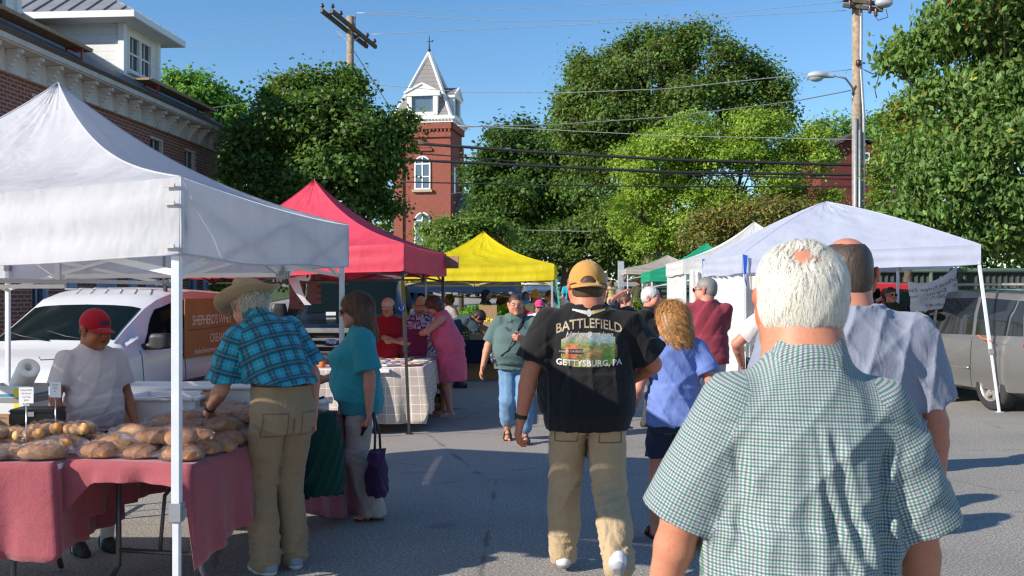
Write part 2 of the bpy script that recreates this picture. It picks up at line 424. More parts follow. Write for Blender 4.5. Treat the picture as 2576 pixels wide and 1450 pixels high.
def head_vox(Mh, hs, h, neckto, nr, age=0.0, mouth=0.0):
    """Mh: 4x4 frame of the head (y forward); returns mesh in local coordinates"""
    c = np.array(Mh.translation); T = lambda p: tuple(Mh @ (Vector(p) * hs)); M3 = Mh.to_3x3(); E = lambda r: tuple(x * hs for x in r)
    nb = np.array(neckto); lo = np.minimum(c - 0.17 * hs, nb - 0.07); hi = np.maximum(c + 0.17 * hs, nb + 0.07)
    v = Vox(lo, hi, h); e = lambda p, r, **k: v.el(T(p), E(r), M3, **k)
    e((0, -0.018, 0.035), (0.074, 0.094, 0.083), k=0); e((0, 0.028, -0.02), (0.062, 0.07, 0.08), k=0.03 * hs)
    e((0, 0.045, -0.078), (0.045, 0.042, 0.036), k=0.03); e((0, 0.08, -0.1), (0.02, 0.018, 0.016), k=0.02)
    e((0, 0.084, 0.022), (0.048, 0.014, 0.011), k=0.018)
    for sx in (-1, 1):
        e((sx * 0.04, 0.066, -0.03), (0.024, 0.022, 0.026), k=0.02); e((sx * 0.031, 0.1, 0.001), (0.016, 0.013, 0.01), k=0.012, sub=True)
        e((sx * 0.031, 0.083, 0.001), (0.0135, 0.0125, 0.0115), k=0.004, lab=1)
        e((sx * 0.08, -0.01, -0.01), (0.010, 0.019, 0.034), k=0.008); e((sx * 0.086, -0.02, 0.012), (0.011, 0.018, 0.02), k=0.006)
        e((sx * 0.012, 0.103, -0.024), (0.009, 0.009, 0.008), k=0.008); e((sx * 0.055, 0.03, -0.062), (0.02, 0.035, 0.03), k=0.03)
    v.rc(T((0, 0.094, 0.014)), T((0, 0.114, -0.018)), 0.0075 * hs, 0.0115 * hs, k=0.012)
    v.rc(T((-0.016, 0.09, -0.051)), T((0.016, 0.09, -0.051)), 0.0055 * hs, k=0.008, lab=2); v.rc(T((-0.012, 0.09, -0.059)), T((0.012, 0.09, -0.059)), 0.006 * hs, k=0.006, lab=2)
    if mouth: e((0, 0.1, -0.0545), (0.016, 0.012, 0.003 + mouth * 0.006), k=0.004, sub=True, lab=2)
    v.rc(T((0, -0.02, -0.05)), tuple(nb), 0.056 * hs * nr, 0.062 * hs * nr, k=0.03)
    v.rc(T((0, -0.045, -0.03)), tuple(nb), 0.05 * hs * nr, 0.06 * hs * nr, k=0.03)
    V, F, L = v.mesh(); Li = np.array(Mh.inverted()); loc = (V @ Li[:3, :3].T + Li[:3, 3]) / hs
    return V, F, L, loc
def head_colors(L, loc, skin, brow=(0.1, 0.06, 0.04), stubble=None, lips=1.0):
    n = len(L); col = np.tile(np.array(skin), (n, 1)).astype(np.float32)
    x, y, z = loc.T; f = y > 0.03
    red = np.exp(-(((np.abs(x) - 0.04) / 0.02) ** 2 + ((z + 0.03) / 0.02) ** 2)) * (y > 0.02) + np.exp(-((x / 0.015) ** 2 + ((z + 0.02) / 0.015) ** 2)) * (y > 0.09)
    ears = (np.abs(x) > 0.074) & (np.abs(z) < 0.045)
    col *= (1 - 0.35 * np.clip(red, 0, 1)[:, None] * np.array([0, 1, 1])); col[ears] *= (1.1, 0.75, 0.7)
    if stubble is not None:
        m = (z < -0.035) & (z > -0.12) & (y > 0.0) & ~((np.abs(z + 0.055) < 0.012) & (np.abs(x) < 0.02)); col[m] = col[m] * 0.6 + np.array(stubble) * 0.4
    m = f & (((np.abs(z + 0.0545) < 0.009) & (np.abs(x) < 0.021)) & (y > 0.08)); col[m] *= (0.85, 0.5, 0.5)
    m = f & (np.abs(z + 0.0545) < 0.0022) & (np.abs(x) < 0.019) & (y > 0.08); col[m] *= 0.35
    for sx in (-1, 1):
        dx = x - sx * 0.031
        m = f & (np.abs(dx) < 0.019) & (np.abs(z - 0.024 + 0.2 * np.abs(dx)) < 0.0045); col[m] = brow
        r = np.sqrt((dx / 0.0125) ** 2 + ((z - 0.0005) / 0.0055) ** 2); m = f & (r < 1) & (y > 0.07); col[m] = (0.55, 0.5, 0.48)
        m = f & (r < 1.25) & (r > 0.95); col[m] *= 0.35
        m = f & (dx * dx + (z - 0.0005) ** 2 < 0.0058 ** 2) & (y > 0.07); col[m] = (0.02, 0.015, 0.012)
    return col
def hand_vox(w, d, n, side, s, h, curl=0.35, spread=0.12, thumb=0.6, fore=None, fr=0.028):
    """w wrist, d pointing along the hand, n out of the palm, side +1/-1 puts the thumb"""
    w = Vector(w); d = Vector(d).normalized(); n = Vector(n); n = (n - d * n.dot(d)).normalized(); u = d.cross(n).normalized() * side
    lo = np.array(w) - 0.22 * s; hi = np.array(w) + 0.22 * s; v = Vox(lo, hi, h)
    if fore is not None: v.rc(tuple(w - (w - Vector(fore)).normalized() * 0.06), tuple(w), fr * 1.1, fr * 0.92, k=0)
    K = []
    for i, (off, ln, pl) in enumerate(((0.027, 0.074, 0.088), (0.009, 0.082, 0.092), (-0.009, 0.076, 0.088), (-0.026, 0.06, 0.08))):
        kn = w + (d * pl + u * off) * s; K.append((kn, ln))
        v.rc(tuple(w + (d * 0.012 + u * off * 0.55) * s), tuple(kn), 0.0155 * s, 0.0125 * s, k=0.014)
        dirn = (d + u * off * spread * 40 * 0.4).normalized(); ax = dirn.cross(n).normalized(); p = kn; cu = curl * (1 + 0.12 * i)
        for j, f in enumerate((0.45, 0.31, 0.24)):
            dirn = (Matrix.Rotation(-cu * (0.75 if j == 0 else 1.0) * (1 if ax.cross(dirn).dot(n) < 0 else -1), 3, ax) @ dirn).normalized()
            q = p + dirn * ln * f * s; v.rc(tuple(p), tuple(q), (0.0098 - 0.0008 * j) * s, (0.0092 - 0.0009 * j) * s, k=0.004); p = q
    b = w + (d * 0.022 + u * 0.024) * s; t1 = (d * 0.75 + u * 0.75 + n * thumb * 0.5).normalized(); m1 = b + t1 * 0.042 * s
    v.rc(tuple(b), tuple(m1), 0.0165 * s, 0.0125 * s, k=0.014); t2 = (d * 1.0 + u * 0.35 + n * thumb * 0.7).normalized(); m2 = m1 + t2 * 0.032 * s; m3 = m2 + (t2 + n * 0.3).normalized() * 0.024 * s
    v.rc(tuple(m1), tuple(m2), 0.0115 * s, 0.0105 * s, k=0.004).rc(tuple(m2), tuple(m3), 0.0105 * s, 0.009 * s, k=0.003)
    return v.mesh()
def cloth_obj(name, parts, mat, root, uvf=None):
    V, F, L = parts if isinstance(parts, tuple) else merge_meshes(parts)
    if len(F) == 0: return None
    me = fastmesh(name, V, F, True)
    if uvf is not None: uv_attr(me, V, F, L, uvf)
    return link(name, me, root, mat)
def Mat4(origin, rot): m = rot.to_4x4(); m.translation = Vector(origin); return m
def person(label, x, y, face=0, h=1.7, vox=None, skin='mid', girth=0.0, wid=1.0, lean=0, side=0, twist=0, hyaw=0, hpitch=0, hroll=0,
           poff=(0, 0, 0), L=None, Rr=None, pL=(-0.3, -1, -0.2), pR=(0.3, -1, -0.2), curlL=0.4, curlR=0.4, nL=None, nR=None,
           fL=(-0.1, 0, 0, 0, 0), fR=(0.1, 0, 0, 0, 0), legs=1.0, arms=1.0, top=None, bottom=None, hair=None, shoes=None, glasses=None,
           belt=None, watch=None, neckr=1.0, heads=1.05, bust=0.0, stubble=None, z0=None, seed=1, legvis=True, brow=(0.08, 0.045, 0.03),
           shw=1.0, headmesh=True, group=None, mouth=0.0, legpole=(0, 1, 0), fwd=0.0, barefeet=False, nk=0.018, shz=.335):
    s = h / 1.75; z0 = gz(x, y) if z0 is None else z0
    dist = math.hypot(x, y); vx = vox or min(max(dist * 0.00105, 0.0055), 0.017)
    root = empty("person", (x, y, z0), R(face), label, "person", group)
    S = lambda *p: Vector(p) * s
    sk = np.array(SK[skin] if isinstance(skin, str) else skin)
    P = S(0, 0, 0.94) + Vector(poff); W = P + S(0, 0, 0.11)
    Rc = Matrix.Rotation(R(twist), 3, 'Z') @ Matrix.Rotation(R(side), 3, 'Y') @ Matrix.Rotation(-R(lean), 3, 'X')
    Mc = Mat4(W, Rc); Mp = Mat4(W, Matrix.Identity(3))
    tc = lambda *p: Mc @ (Vector(p) * s)
    nb = tc(0, -0.012 + fwd * 0.3, 0.43)
    Rh = Matrix.Rotation(R(hyaw + twist), 3, 'Z') @ Matrix.Rotation(R(hroll), 3, 'Y') @ Matrix.Rotation(-R(hpitch), 3, 'X')
    hc = nb + (Rc @ Vector((0, 0.03 + fwd, 0.06)) + Rh @ Vector((0, 0.01, 0.075)) - Vector((0, 0, nk))) * s
    Mh = Mat4(hc, Rh); hs = s * heads
    g = girth
    rowsC = [(-0.13, .150 + .3 * g, .108 + .35 * g, .01 + .25 * g), (0, .146 + .42 * g, .108 + .55 * g, .015 + .4 * g), (0.1, .150 + .38 * g, .112 + .45 * g, .015 + .33 * g),
             (0.2, .163 + .2 * g, .116 + .2 * g + bust * .5, .012 + .1 * g + bust), (0.28, .172 + .1 * g, .112 + .1 * g, .004 + bust * .4), (0.33, .158, .096, -.006), (0.385, .098, .078, -.012), (0.435, .066, .06, -.012)]
    rowsP = [(-0.24, .140 + .15 * g, .105 + .15 * g, -.005), (-0.14, .166 + .2 * g, .122 + .25 * g, -.005 + .1 * g), (-0.04, .158 + .38 * g, .116 + .5 * g, .01 + .35 * g), (0.06, .148 + .4 * g, .108 + .5 * g, .012 + .35 * g)]
    sc = lambda rows: [(z * s, a * s * wid, b * s, o * s) for z, a, b, o in rows]
    shx = 0.18 * wid * shw
    sh = {-1: tc(-shx, -0.008, shz), 1: tc(shx, -0.008, shz)}
    la, lf = 0.29 * s, 0.255 * s
    hand = {-1: Vector(L) if L else tc(-shx - 0.075, 0.03, -0.17) if lean < 20 else sh[-1] + S(-.02, .03, -.52),
            1: Vector(Rr) if Rr else tc(shx + 0.075, 0.03, -0.17) if lean < 20 else sh[1] + S(.02, .03, -.52)}
    el, wr = {}, {}
    for k, pl in ((-1, pL), (1, pR)): el[k], wr[k] = ik(sh[k], hand[k], la, lf, pl)
    ft = {-1: fL, 1: fR}; kn, an, hip = {}, {}, {}
    for k in (-1, 1):
        f = ft[k]; hip[k] = P + S(k * 0.088 * wid, 0, -0.02); an[k] = Vector((f[0] * s, f[1] * s, (0.085 + f[3]) * s))
        kn[k], an[k] = ik(hip[k], an[k], 0.43 * s, 0.425 * s, legpole)
    rA, rF = [.052 * arms, .045 * arms, .04 * arms], [.041 * arms, .04 * arms, .027 * (0.6 + .4 * arms)]
    # ---------------- body
    lo = np.array([-.42, -.42, -.02]) * s; hi = np.array([.42, .42, 1.62]) * s
    allp = np.array([list(p) for p in (*hand.values(), *el.values(), *wr.values(), *kn.values(), *an.values(), hc, P)])
    lo = np.minimum(lo, allp.min(0) - .12); hi = np.maximum(hi, allp.max(0) + .12); lo[2] = -0.02; hi[2] = max(hi[2] * 0, allp[:, 2].max() + 0.1)
    B = Vox(lo, hi, max(vx, 0.007))
    bs = .8 if lean > 20 else .93; B.loft(Mc, sc([(z, a * bs, b * bs * .97, o) for z, a, b, o in rowsC]), k=0).loft(Mp, sc([(z, a * bs, b * bs * .97, o) for z, a, b, o in rowsP]), k=.03)
    B.rc(tuple(tc(0, -.01, .37)), tuple(nb + (hc - nb) * .3), .075 * s * neckr, .056 * s * neckr, k=.03)
    for k in (-1, 1):
        B.rc(tuple(tc(k * .07, -.008, .378)), tuple(sh[k]), .038 * s, .05 * s, k=.03)
        m = sh[k].lerp(el[k], .45); B.chain([tuple(sh[k]), tuple(m), tuple(el[k])], [r * s for r in rA], k=.015)
        m = el[k].lerp(wr[k], .28); B.chain([tuple(el[k]), tuple(m), tuple(wr[k])], [r * s for r in rF], k=.012)
        if legvis or (bottom and bottom.get('kind') in ('shorts', 'skirt')):
            m = hip[k].lerp(kn[k], .4); B.chain([tuple(hip[k]), tuple(m), tuple(kn[k])], [.086 * s * legs, .078 * s * legs, .054 * s * legs], k=.02)
            m = kn[k].lerp(an[k], .3) - S(0, .012, 0); B.chain([tuple(kn[k]), tuple(m), tuple(an[k])], [.052 * s * legs, .058 * s * legs, .036 * s], k=.02)
    parts = [B.mesh()]; cols = [np.tile(sk, (len(parts[0][0]), 1))]
    if headmesh:
        V, F, Lb, loc = head_vox(Mh, hs, min(max(vx * .75, .0042), .011), nb - Vector((0, 0, .02)), neckr)
        parts.append((V, F, Lb)); c = head_colors(Lb, loc, sk, brow, stubble); cols.append(c)
    for k, cu, nn in ((-1, curlL, nL), (1, curlR, nR)):
        d = (wr[k] - el[k]).normalized(); n_ = Vector(nn) if nn else Vector((-k, 0.25, 0))
        V, F, Lb = hand_vox(wr[k], d, n_, (1 if (d.cross(n_)).dot(Vector((0, 1, 0.3))) > 0 else -1), s, min(max(vx * .7, .004), .009), cu, fore=tuple(el[k]), fr=rF[2] * s)
        parts.append((V, F, Lb)); cc = np.tile(sk * (1.0, .93, .9), (len(V), 1)); cols.append(cc)
    barefoot = barefeet or (shoes and shoes.get('kind') in ('sandal', 'flat'))
    if barefoot:
        for k in (-1, 1):
            Mf = Mat4(an[k], Matrix.Rotation(R(ft[k][2]), 3, 'Z') @ Matrix.Rotation(-R(ft[k][4]), 3, 'X'))
            v = Vox(np.array(an[k]) - .26 * s, np.array(an[k]) + .26 * s, max(vx * .8, .006)); T = lambda *p: tuple(Mf @ (Vector(p) * s))
            v.rc(T(0, 0, .03), T(0, -.02, -.04), .034 * s, .033 * s, k=0).rc(T(0, -.03, -.048), T(0, .06, -.05), .03 * s, .026 * s, k=.02).rc(T(0, 0, 0), T(.0, .09, -.052), .032 * s, .022 * s, k=.02).rc(T(-.012, .06, -.056), T(.014, .1, -.06), .028 * s, .022 * s, k=.02)
            for j in range(5): v.rc(T(-k * (.028 - .014 * j), .1 - .006 * j, -.062), T(-k * (.03 - .015 * j), .135 - .011 * j, -.064), (.011 - .0012 * j) * s, k=.004)
            parts.append(v.mesh()); cols.append(np.tile(sk * .95, (len(parts[-1][0]), 1)))
    V, F, Lb = merge_meshes(parts); me = fastmesh("body", V, F, True); color_attr(me, np.concatenate(cols)); link("body", me, root, skin_mat())
    info = dict(root=root, s=s, Mc=Mc, Mp=Mp, Mh=Mh, hs=hs, sh=sh, el=el, wr=wr, kn=kn, an=an, W=W, P=P, tc=tc, hip=hip, nb=nb)
    if barefoot:
        for k in (-1, 1):
            Mf = Mat4(an[k], Matrix.Rotation(R(ft[k][2]), 3, 'Z') @ Matrix.Rotation(-R(ft[k][4]), 3, 'X')); T = lambda *p: tuple(Mf @ (Vector(p) * s))
            sd = MB(); out = [(-.036, -.075), (.036, -.075), (.04, 0), (.046 , .08), (.036, .14), (0, .155), (-.036, .14), (-.046, .08), (-.04, 0)]
            sd.add([T(a, b, -.076) for a, b in out] + [T(a, b, -.09) for a, b in out], [tuple(range(9)), tuple(range(9, 18))[::-1]] + [(i, i + 9, (i + 1) % 9 + 9, (i + 1) % 9) for i in range(9)])
            ring = lambda yy, zz, w_, h_: sd.tube([T(w_ * math.cos(a), yy, zz + h_ * math.sin(a)) for a in [PI * i / 8 for i in range(9)]], .009 * s, 5)
            if shoes.get('kind') == 'sandal': ring(.075, -.075, .046, .062); ring(.03, -.07, .043, .085)
            else:
                v = Vox(np.array(an[k]) - .26 * s, np.array(an[k]) + .26 * s, max(vx * .8, .006))
                v.rc(T(0, -.035, -.05), T(0, .06, -.056), .038 * s, .034 * s, k=0).rc(T(0, .05, -.056), T(0, .125, -.066), .04 * s, .026 * s, k=.02)
                n_ = Mf.to_3x3() @ Vector((0, 0, 1)); v.rc(T(0, -.01, -.0), T(0, .045, .0), .04 * s, k=.01, sub=True); v.half(tuple(-n_), T(0, 0, -.088))
                f_ = v.mesh(); sd.add([tuple(p) for p in f_[0]], [tuple(q) for q in f_[1]], True)
            sd.build("shoe", shoes['mat'], root)
    # ---------------- shoes
    if shoes and not barefoot:
        for k in (-1, 1):
            Mf = Mat4(an[k], Matrix.Rotation(R(ft[k][2]), 3, 'Z') @ Matrix.Rotation(-R(ft[k][4]), 3, 'X')); T = lambda *p: tuple(Mf @ (Vector(p) * s)); n_ = Mf.to_3x3() @ Vector((0, 0, 1))
            def shoe(lift, low, r_):
                v = Vox(np.array(an[k]) - .27 * s, np.array(an[k]) + .27 * s, max(vx * .8, .0055))
                v.rc(T(0, -.045, -.045 + lift), T(0, .05, -.045 + lift), .044 * s * r_, .043 * s * r_, k=0).rc(T(0, .05, -.048 + lift), T(k * -.004, .135, -.058 + lift), .048 * s * r_, .036 * s * r_, k=.02)
                v.rc(T(0, -.03, -.01), T(0, -.005, .02 if shoes.get('kind') != 'boot' else .08), .044 * s, .042 * s, k=.02).rc(T(0, 0, .0), T(0, .07, -.04), .038 * s, .034 * s, k=.02)
                return v
            v = shoe(0, 0, 1.0); v.half(tuple(-n_), T(0, 0, -.07)); v.rc(T(0, -.01, .04), T(0, -.01, .1), .037 * s, k=.004, sub=True) if shoes.get('kind') != 'boot' else None
            so_ = cloth_obj("shoe", v.mesh(), shoes['mat'], root)
            v = shoe(0, 0, 1.06); v.half(tuple(-n_), T(0, 0, -.087)); v.half(tuple(n_), T(0, 0, -.058)); cloth_obj("sole", v.mesh(), shoes['sole'], so_)
            if shoes.get('socks'):
                v = Vox(np.array(an[k]) - .2 * s, np.array(an[k]) + .25 * s, max(vx * .8, .006)); v.rc(tuple(an[k] - S(0, 0, .05)), tuple(an[k].lerp(kn[k], shoes.get('sockh', .25))), .045 * s, .05 * s * legs, k=0, fn=folds(seed, .002, 8, 8, 90)); cloth_obj("sock", v.mesh(), shoes['socks'], root)
    # ---------------- lower clothes
    if bottom:
        t = bottom.get('t', .014); kd = bottom.get('kind', 'trousers'); top_z = bottom.get('top', .04)
        v = Vox(lo, np.minimum(hi, [9, 9, W.z + .15]), max(vx, .0065)); fn = folds(seed + 3, bottom.get('wr', .008) * .8, 15, 13, 8, 4, 1.6); fnb = folds(seed + 4, bottom.get('wr', .008) * .7, 7, 7, 24, 3)
        v.loft(Mp, sc(rowsP), t * s, k=0, p=2.2)
        if kd == 'skirt':
            e = bottom['end'] * s - W.z; v.loft(Mp, [(e - .01, (.17 * wid + .25 * g) * s + bottom.get('flare', .03), (.14 + .3 * g) * s + bottom.get('flare', .03), g * .1), (-.2 * s, (.18 * wid + .3 * g) * s, (.14 + .4 * g) * s, g * .15), (0, (.16 * wid + .35 * g) * s, (.12 + .4 * g) * s, g * .2)], t * s, k=.02); v.half((0, 0, -1), (0, 0, bottom['end'] * s))
        else:
            r1, r2, r3 = bottom.get('r', (.098, .078, .066))
            for k in (-1, 1):
                m = hip[k].lerp(kn[k], .5); v.chain([tuple(hip[k] - S(0, .0, 0)), tuple(m), tuple(kn[k])], [r1 * s * legs, (r1 + r2) / 2 * s * legs, r2 * s * legs], k=.018, lab=1)
                if kd == 'trousers':
                    v.chain([tuple(kn[k]), tuple(kn[k].lerp(an[k], .5)), tuple(an[k] + S(0, .0, -.035 + bottom.get('cuff', 0)))], [r2 * s * legs, (r2 + r3) / 2 * s * legs, r3 * s], k=.02, lab=1)
                if bottom.get('seat', 1): v.el(tuple(P + S(k * .07 * wid, -.055 - .1 * g, -.06)), (.085 * s, .075 * s, .09 * s), k=.04)
            if kd == 'shorts': v.half((0, 0, -1), (0, 0, bottom['end'] * s))
            else: v.half((0, 0, -1), (0, 0, .035 * s))
        v.half((0, 0, 1), tuple(W + S(0, 0, top_z))); v.disp(fn); zk = (kn[-1].z + kn[1].z) / 2; v.disp(lambda X, Y, Z: fnb(X, Y, Z) * (np.exp(-((Z - zk) / .1) ** 2) + np.exp(-((Z - P.z + .08) / .07) ** 2)))
        if kd == 'trousers' and bottom.get('stack', 1):
            zc = (an[-1].z + an[1].z) / 2 + .05; f2 = folds(seed + 9, .008, 10, 10, 45, 3); v.disp(lambda X, Y, Z: f2(X, Y, Z) * np.exp(-((Z - zc) / .13) ** 2))
        info['bottom'] = cloth_obj(bottom.get('name', "trousers" if kd == 'trousers' else kd), v.mesh(), bottom['mat'], root)
        if belt:
            v = Vox(lo, np.minimum(hi, [9, 9, W.z + .15]), max(vx, .007)); v.loft(Mp, sc(rowsP), (t + .012) * s, k=0, p=2.2); v.half((0, 0, 1), tuple(W + S(0, 0, top_z + .003))); v.half((0, 0, -1), tuple(W + S(0, 0, top_z - .036))); cloth_obj("belt", v.mesh(), belt, root)
    # ---------------- upper clothes
    if top:
        t = top.get('t', .015); hem = top.get('hem', -.14); fr = top.get('sleeve', .6); r = top.get('rows')
        v = Vox(lo, hi, top.get('vox', max(vx, .006))); lf0 = top.get('loose', 0.008)
        rC = [(z, a + (lf0 if z < .3 else 0), b + (lf0 if z < .25 else 0), o) for z, a, b, o in (top.get('rowsC') or rowsC)]; rP = [(z, a + lf0 + .004, b + lf0, o) for z, a, b, o in rowsP]
        rP = [(hem - .03, rP[0][1] + .02 if hem < -.2 else rP[1][1], rP[1][2], rP[1][3])] + [q for q in rP if q[0] > hem - .02]
        if top.get('dress'): e = top['dress'] - W.z / s; rP = [(e - .02, .20 + .25 * g, .155 + .3 * g, .0 + g * .1), (-.3, .2 + .28 * g, .15 + .35 * g, g * .15)] + [q for q in rP if q[0] > -.2]; hem = e
        v.loft(Mc, sc(rC), t * s, k=0, p=2.15); v.loft(Mp, sc(rP), t * s, k=.04 * s, p=2.15)
        nrm = Mc.to_3x3() @ Vector((0, 0, 1))
        for k in (-1, 1):
            v.rc(tuple(tc(k * .06, -.01, .38)), tuple(sh[k] + Mc.to_3x3() @ Vector((k * -.01, 0, -.004)) * s), (.034 + t) * s, (.047 + t) * s, k=.04)
            if fr > 0.05:
                if fr <= 1: e_ = sh[k].lerp(el[k], fr); ax = (el[k] - sh[k]).normalized(); cl = [(tuple(ax), tuple(e_))]; v.rc(tuple(sh[k]), tuple(e_ + ax * .03), (rA[0] + t * .9) * s, (rA[1] + t + top.get('flare', .012)) * s, k=.025, lab=2 + (k > 0), clips=cl)
                else:
                    v.rc(tuple(sh[k]), tuple(el[k]), (rA[0] + t) * s, (rA[1] + t) * s, k=.03, lab=2 + (k > 0)); e_ = el[k].lerp(wr[k], fr - 1); ax = (wr[k] - el[k]).normalized()
                    v.rc(tuple(el[k]), tuple(e_), (rF[0] + t) * s, (rF[1] + t * .8) * s, k=.02, lab=2 + (k > 0), clips=[(tuple(ax), tuple(e_))])
        v.half((0, 0, -1), tuple(W + S(0, 0, hem)))
        v.el(tuple(nb + (hc - nb) * .22), ((.062 * neckr + top.get('nw', .004)) * s, (.062 * neckr + top.get('nw', .004)) * s, (.07 + top.get('neck', 0)) * s), k=.004, sub=True)
        if top.get('vneck'): v.el(tuple(tc(0, .12, .36)), (.035 * s, .09 * s, .1 * s), k=.004, sub=True)
        if fr <= .05:
            for k in (-1, 1): v.el(tuple(sh[k] + Mc.to_3x3() @ Vector((k * .035, 0, -.01)) * s), (.05 * s, .085 * s, .1 * s), k=.006, sub=True)
        if top.get('collar'): v.rc(tuple(nb + Vector((0, 0, -.01)) * s), tuple(nb + (hc - nb) * top.get('colh', .2)), (.064 * neckr + .014) * s, (.058 * neckr + .013) * s, k=.01, lab=4); v.rc(tuple(nb), tuple(nb + (hc - nb) * .5), (.06 * neckr + .003) * s, (.054 * neckr + .003) * s, k=.0, sub=True) if top.get('colopen') else None
        wrk = top.get('wr', .008); v.disp(folds(seed, wrk, 13, 9, 6, 4, 1.5)); f3 = folds(seed + 5, wrk * .8, 7, 9, 26, 3); v.disp(lambda X, Y, Z: f3(X, Y, Z) * np.exp(-((Z - W.z - hem * .3 * s) / .12) ** 2))
        if top.get('fn'): v.disp(top['fn'](info))
        mt = merge_meshes([v.mesh()]); info['top'] = cloth_obj(top.get('name', 'shirt'), mt, top['mat'], root, top['uv'](info) if top.get('uv') else None)
        if top.get('band'):      # hem and sleeve ends, neck rib
            pass
    if headmesh and hair: make_hair(info, hair, vx, seed)
    if glasses: make_glasses(info, glasses)
    if watch:
        k, m = watch; d = (wr[k] - el[k]).normalized(); p = wr[k] - d * .02 * s; mb = MB(); r_ = rF[2] * s + .004
        mb.tube([p - d * .011 * s, p + d * .011 * s], r_, 14); mb.box(p + Vector((k * r_, 0, .0)), (.008, .03 * s, .034 * s)); mb.build("wristwatch", m, root)
    return info
def make_glasses(I, mat):
    Mh, hs = I['Mh'], I['hs']; T = lambda p: tuple(Mh @ (Vector(p) * hs)); mb = MB(); dark = mat.get('dark', True)
    for k in (-1, 1):
        ring = [T((k * .033 + .024 * math.cos(a), .109 - .1 * (abs(k * .033 + .024 * math.cos(a)) ** 1.5), .001 + .018 * math.sin(a))) for a in [2 * PI * i / 12 for i in range(12)]]
        if dark:
            back = [T((k * .033 + .022 * math.cos(a), .104 - .1 * (abs(k * .033 + .022 * math.cos(a)) ** 1.5), .001 + .016 * math.sin(a))) for a in [2 * PI * i / 12 for i in range(12)]]
            mb.add(ring + back, [tuple(range(12)), tuple(range(12, 24))[::-1]] + [(i, (i + 1) % 12, 12 + (i + 1) % 12, 12 + i) for i in range(12)])
        mb.tube(ring + [ring[0]], .0016 * hs, 5)
        mb.tube([T((k * .056, .1, .006)), T((k * .077, .07, .007)), T((k * .082, -.01, .006))], .002 * hs, 5)
    mb.tube([T((-.01, .113, .004)), T((.01, .113, .004))], .0018 * hs, 5)
    mb.build("glasses", mat['mat'], I['root'])
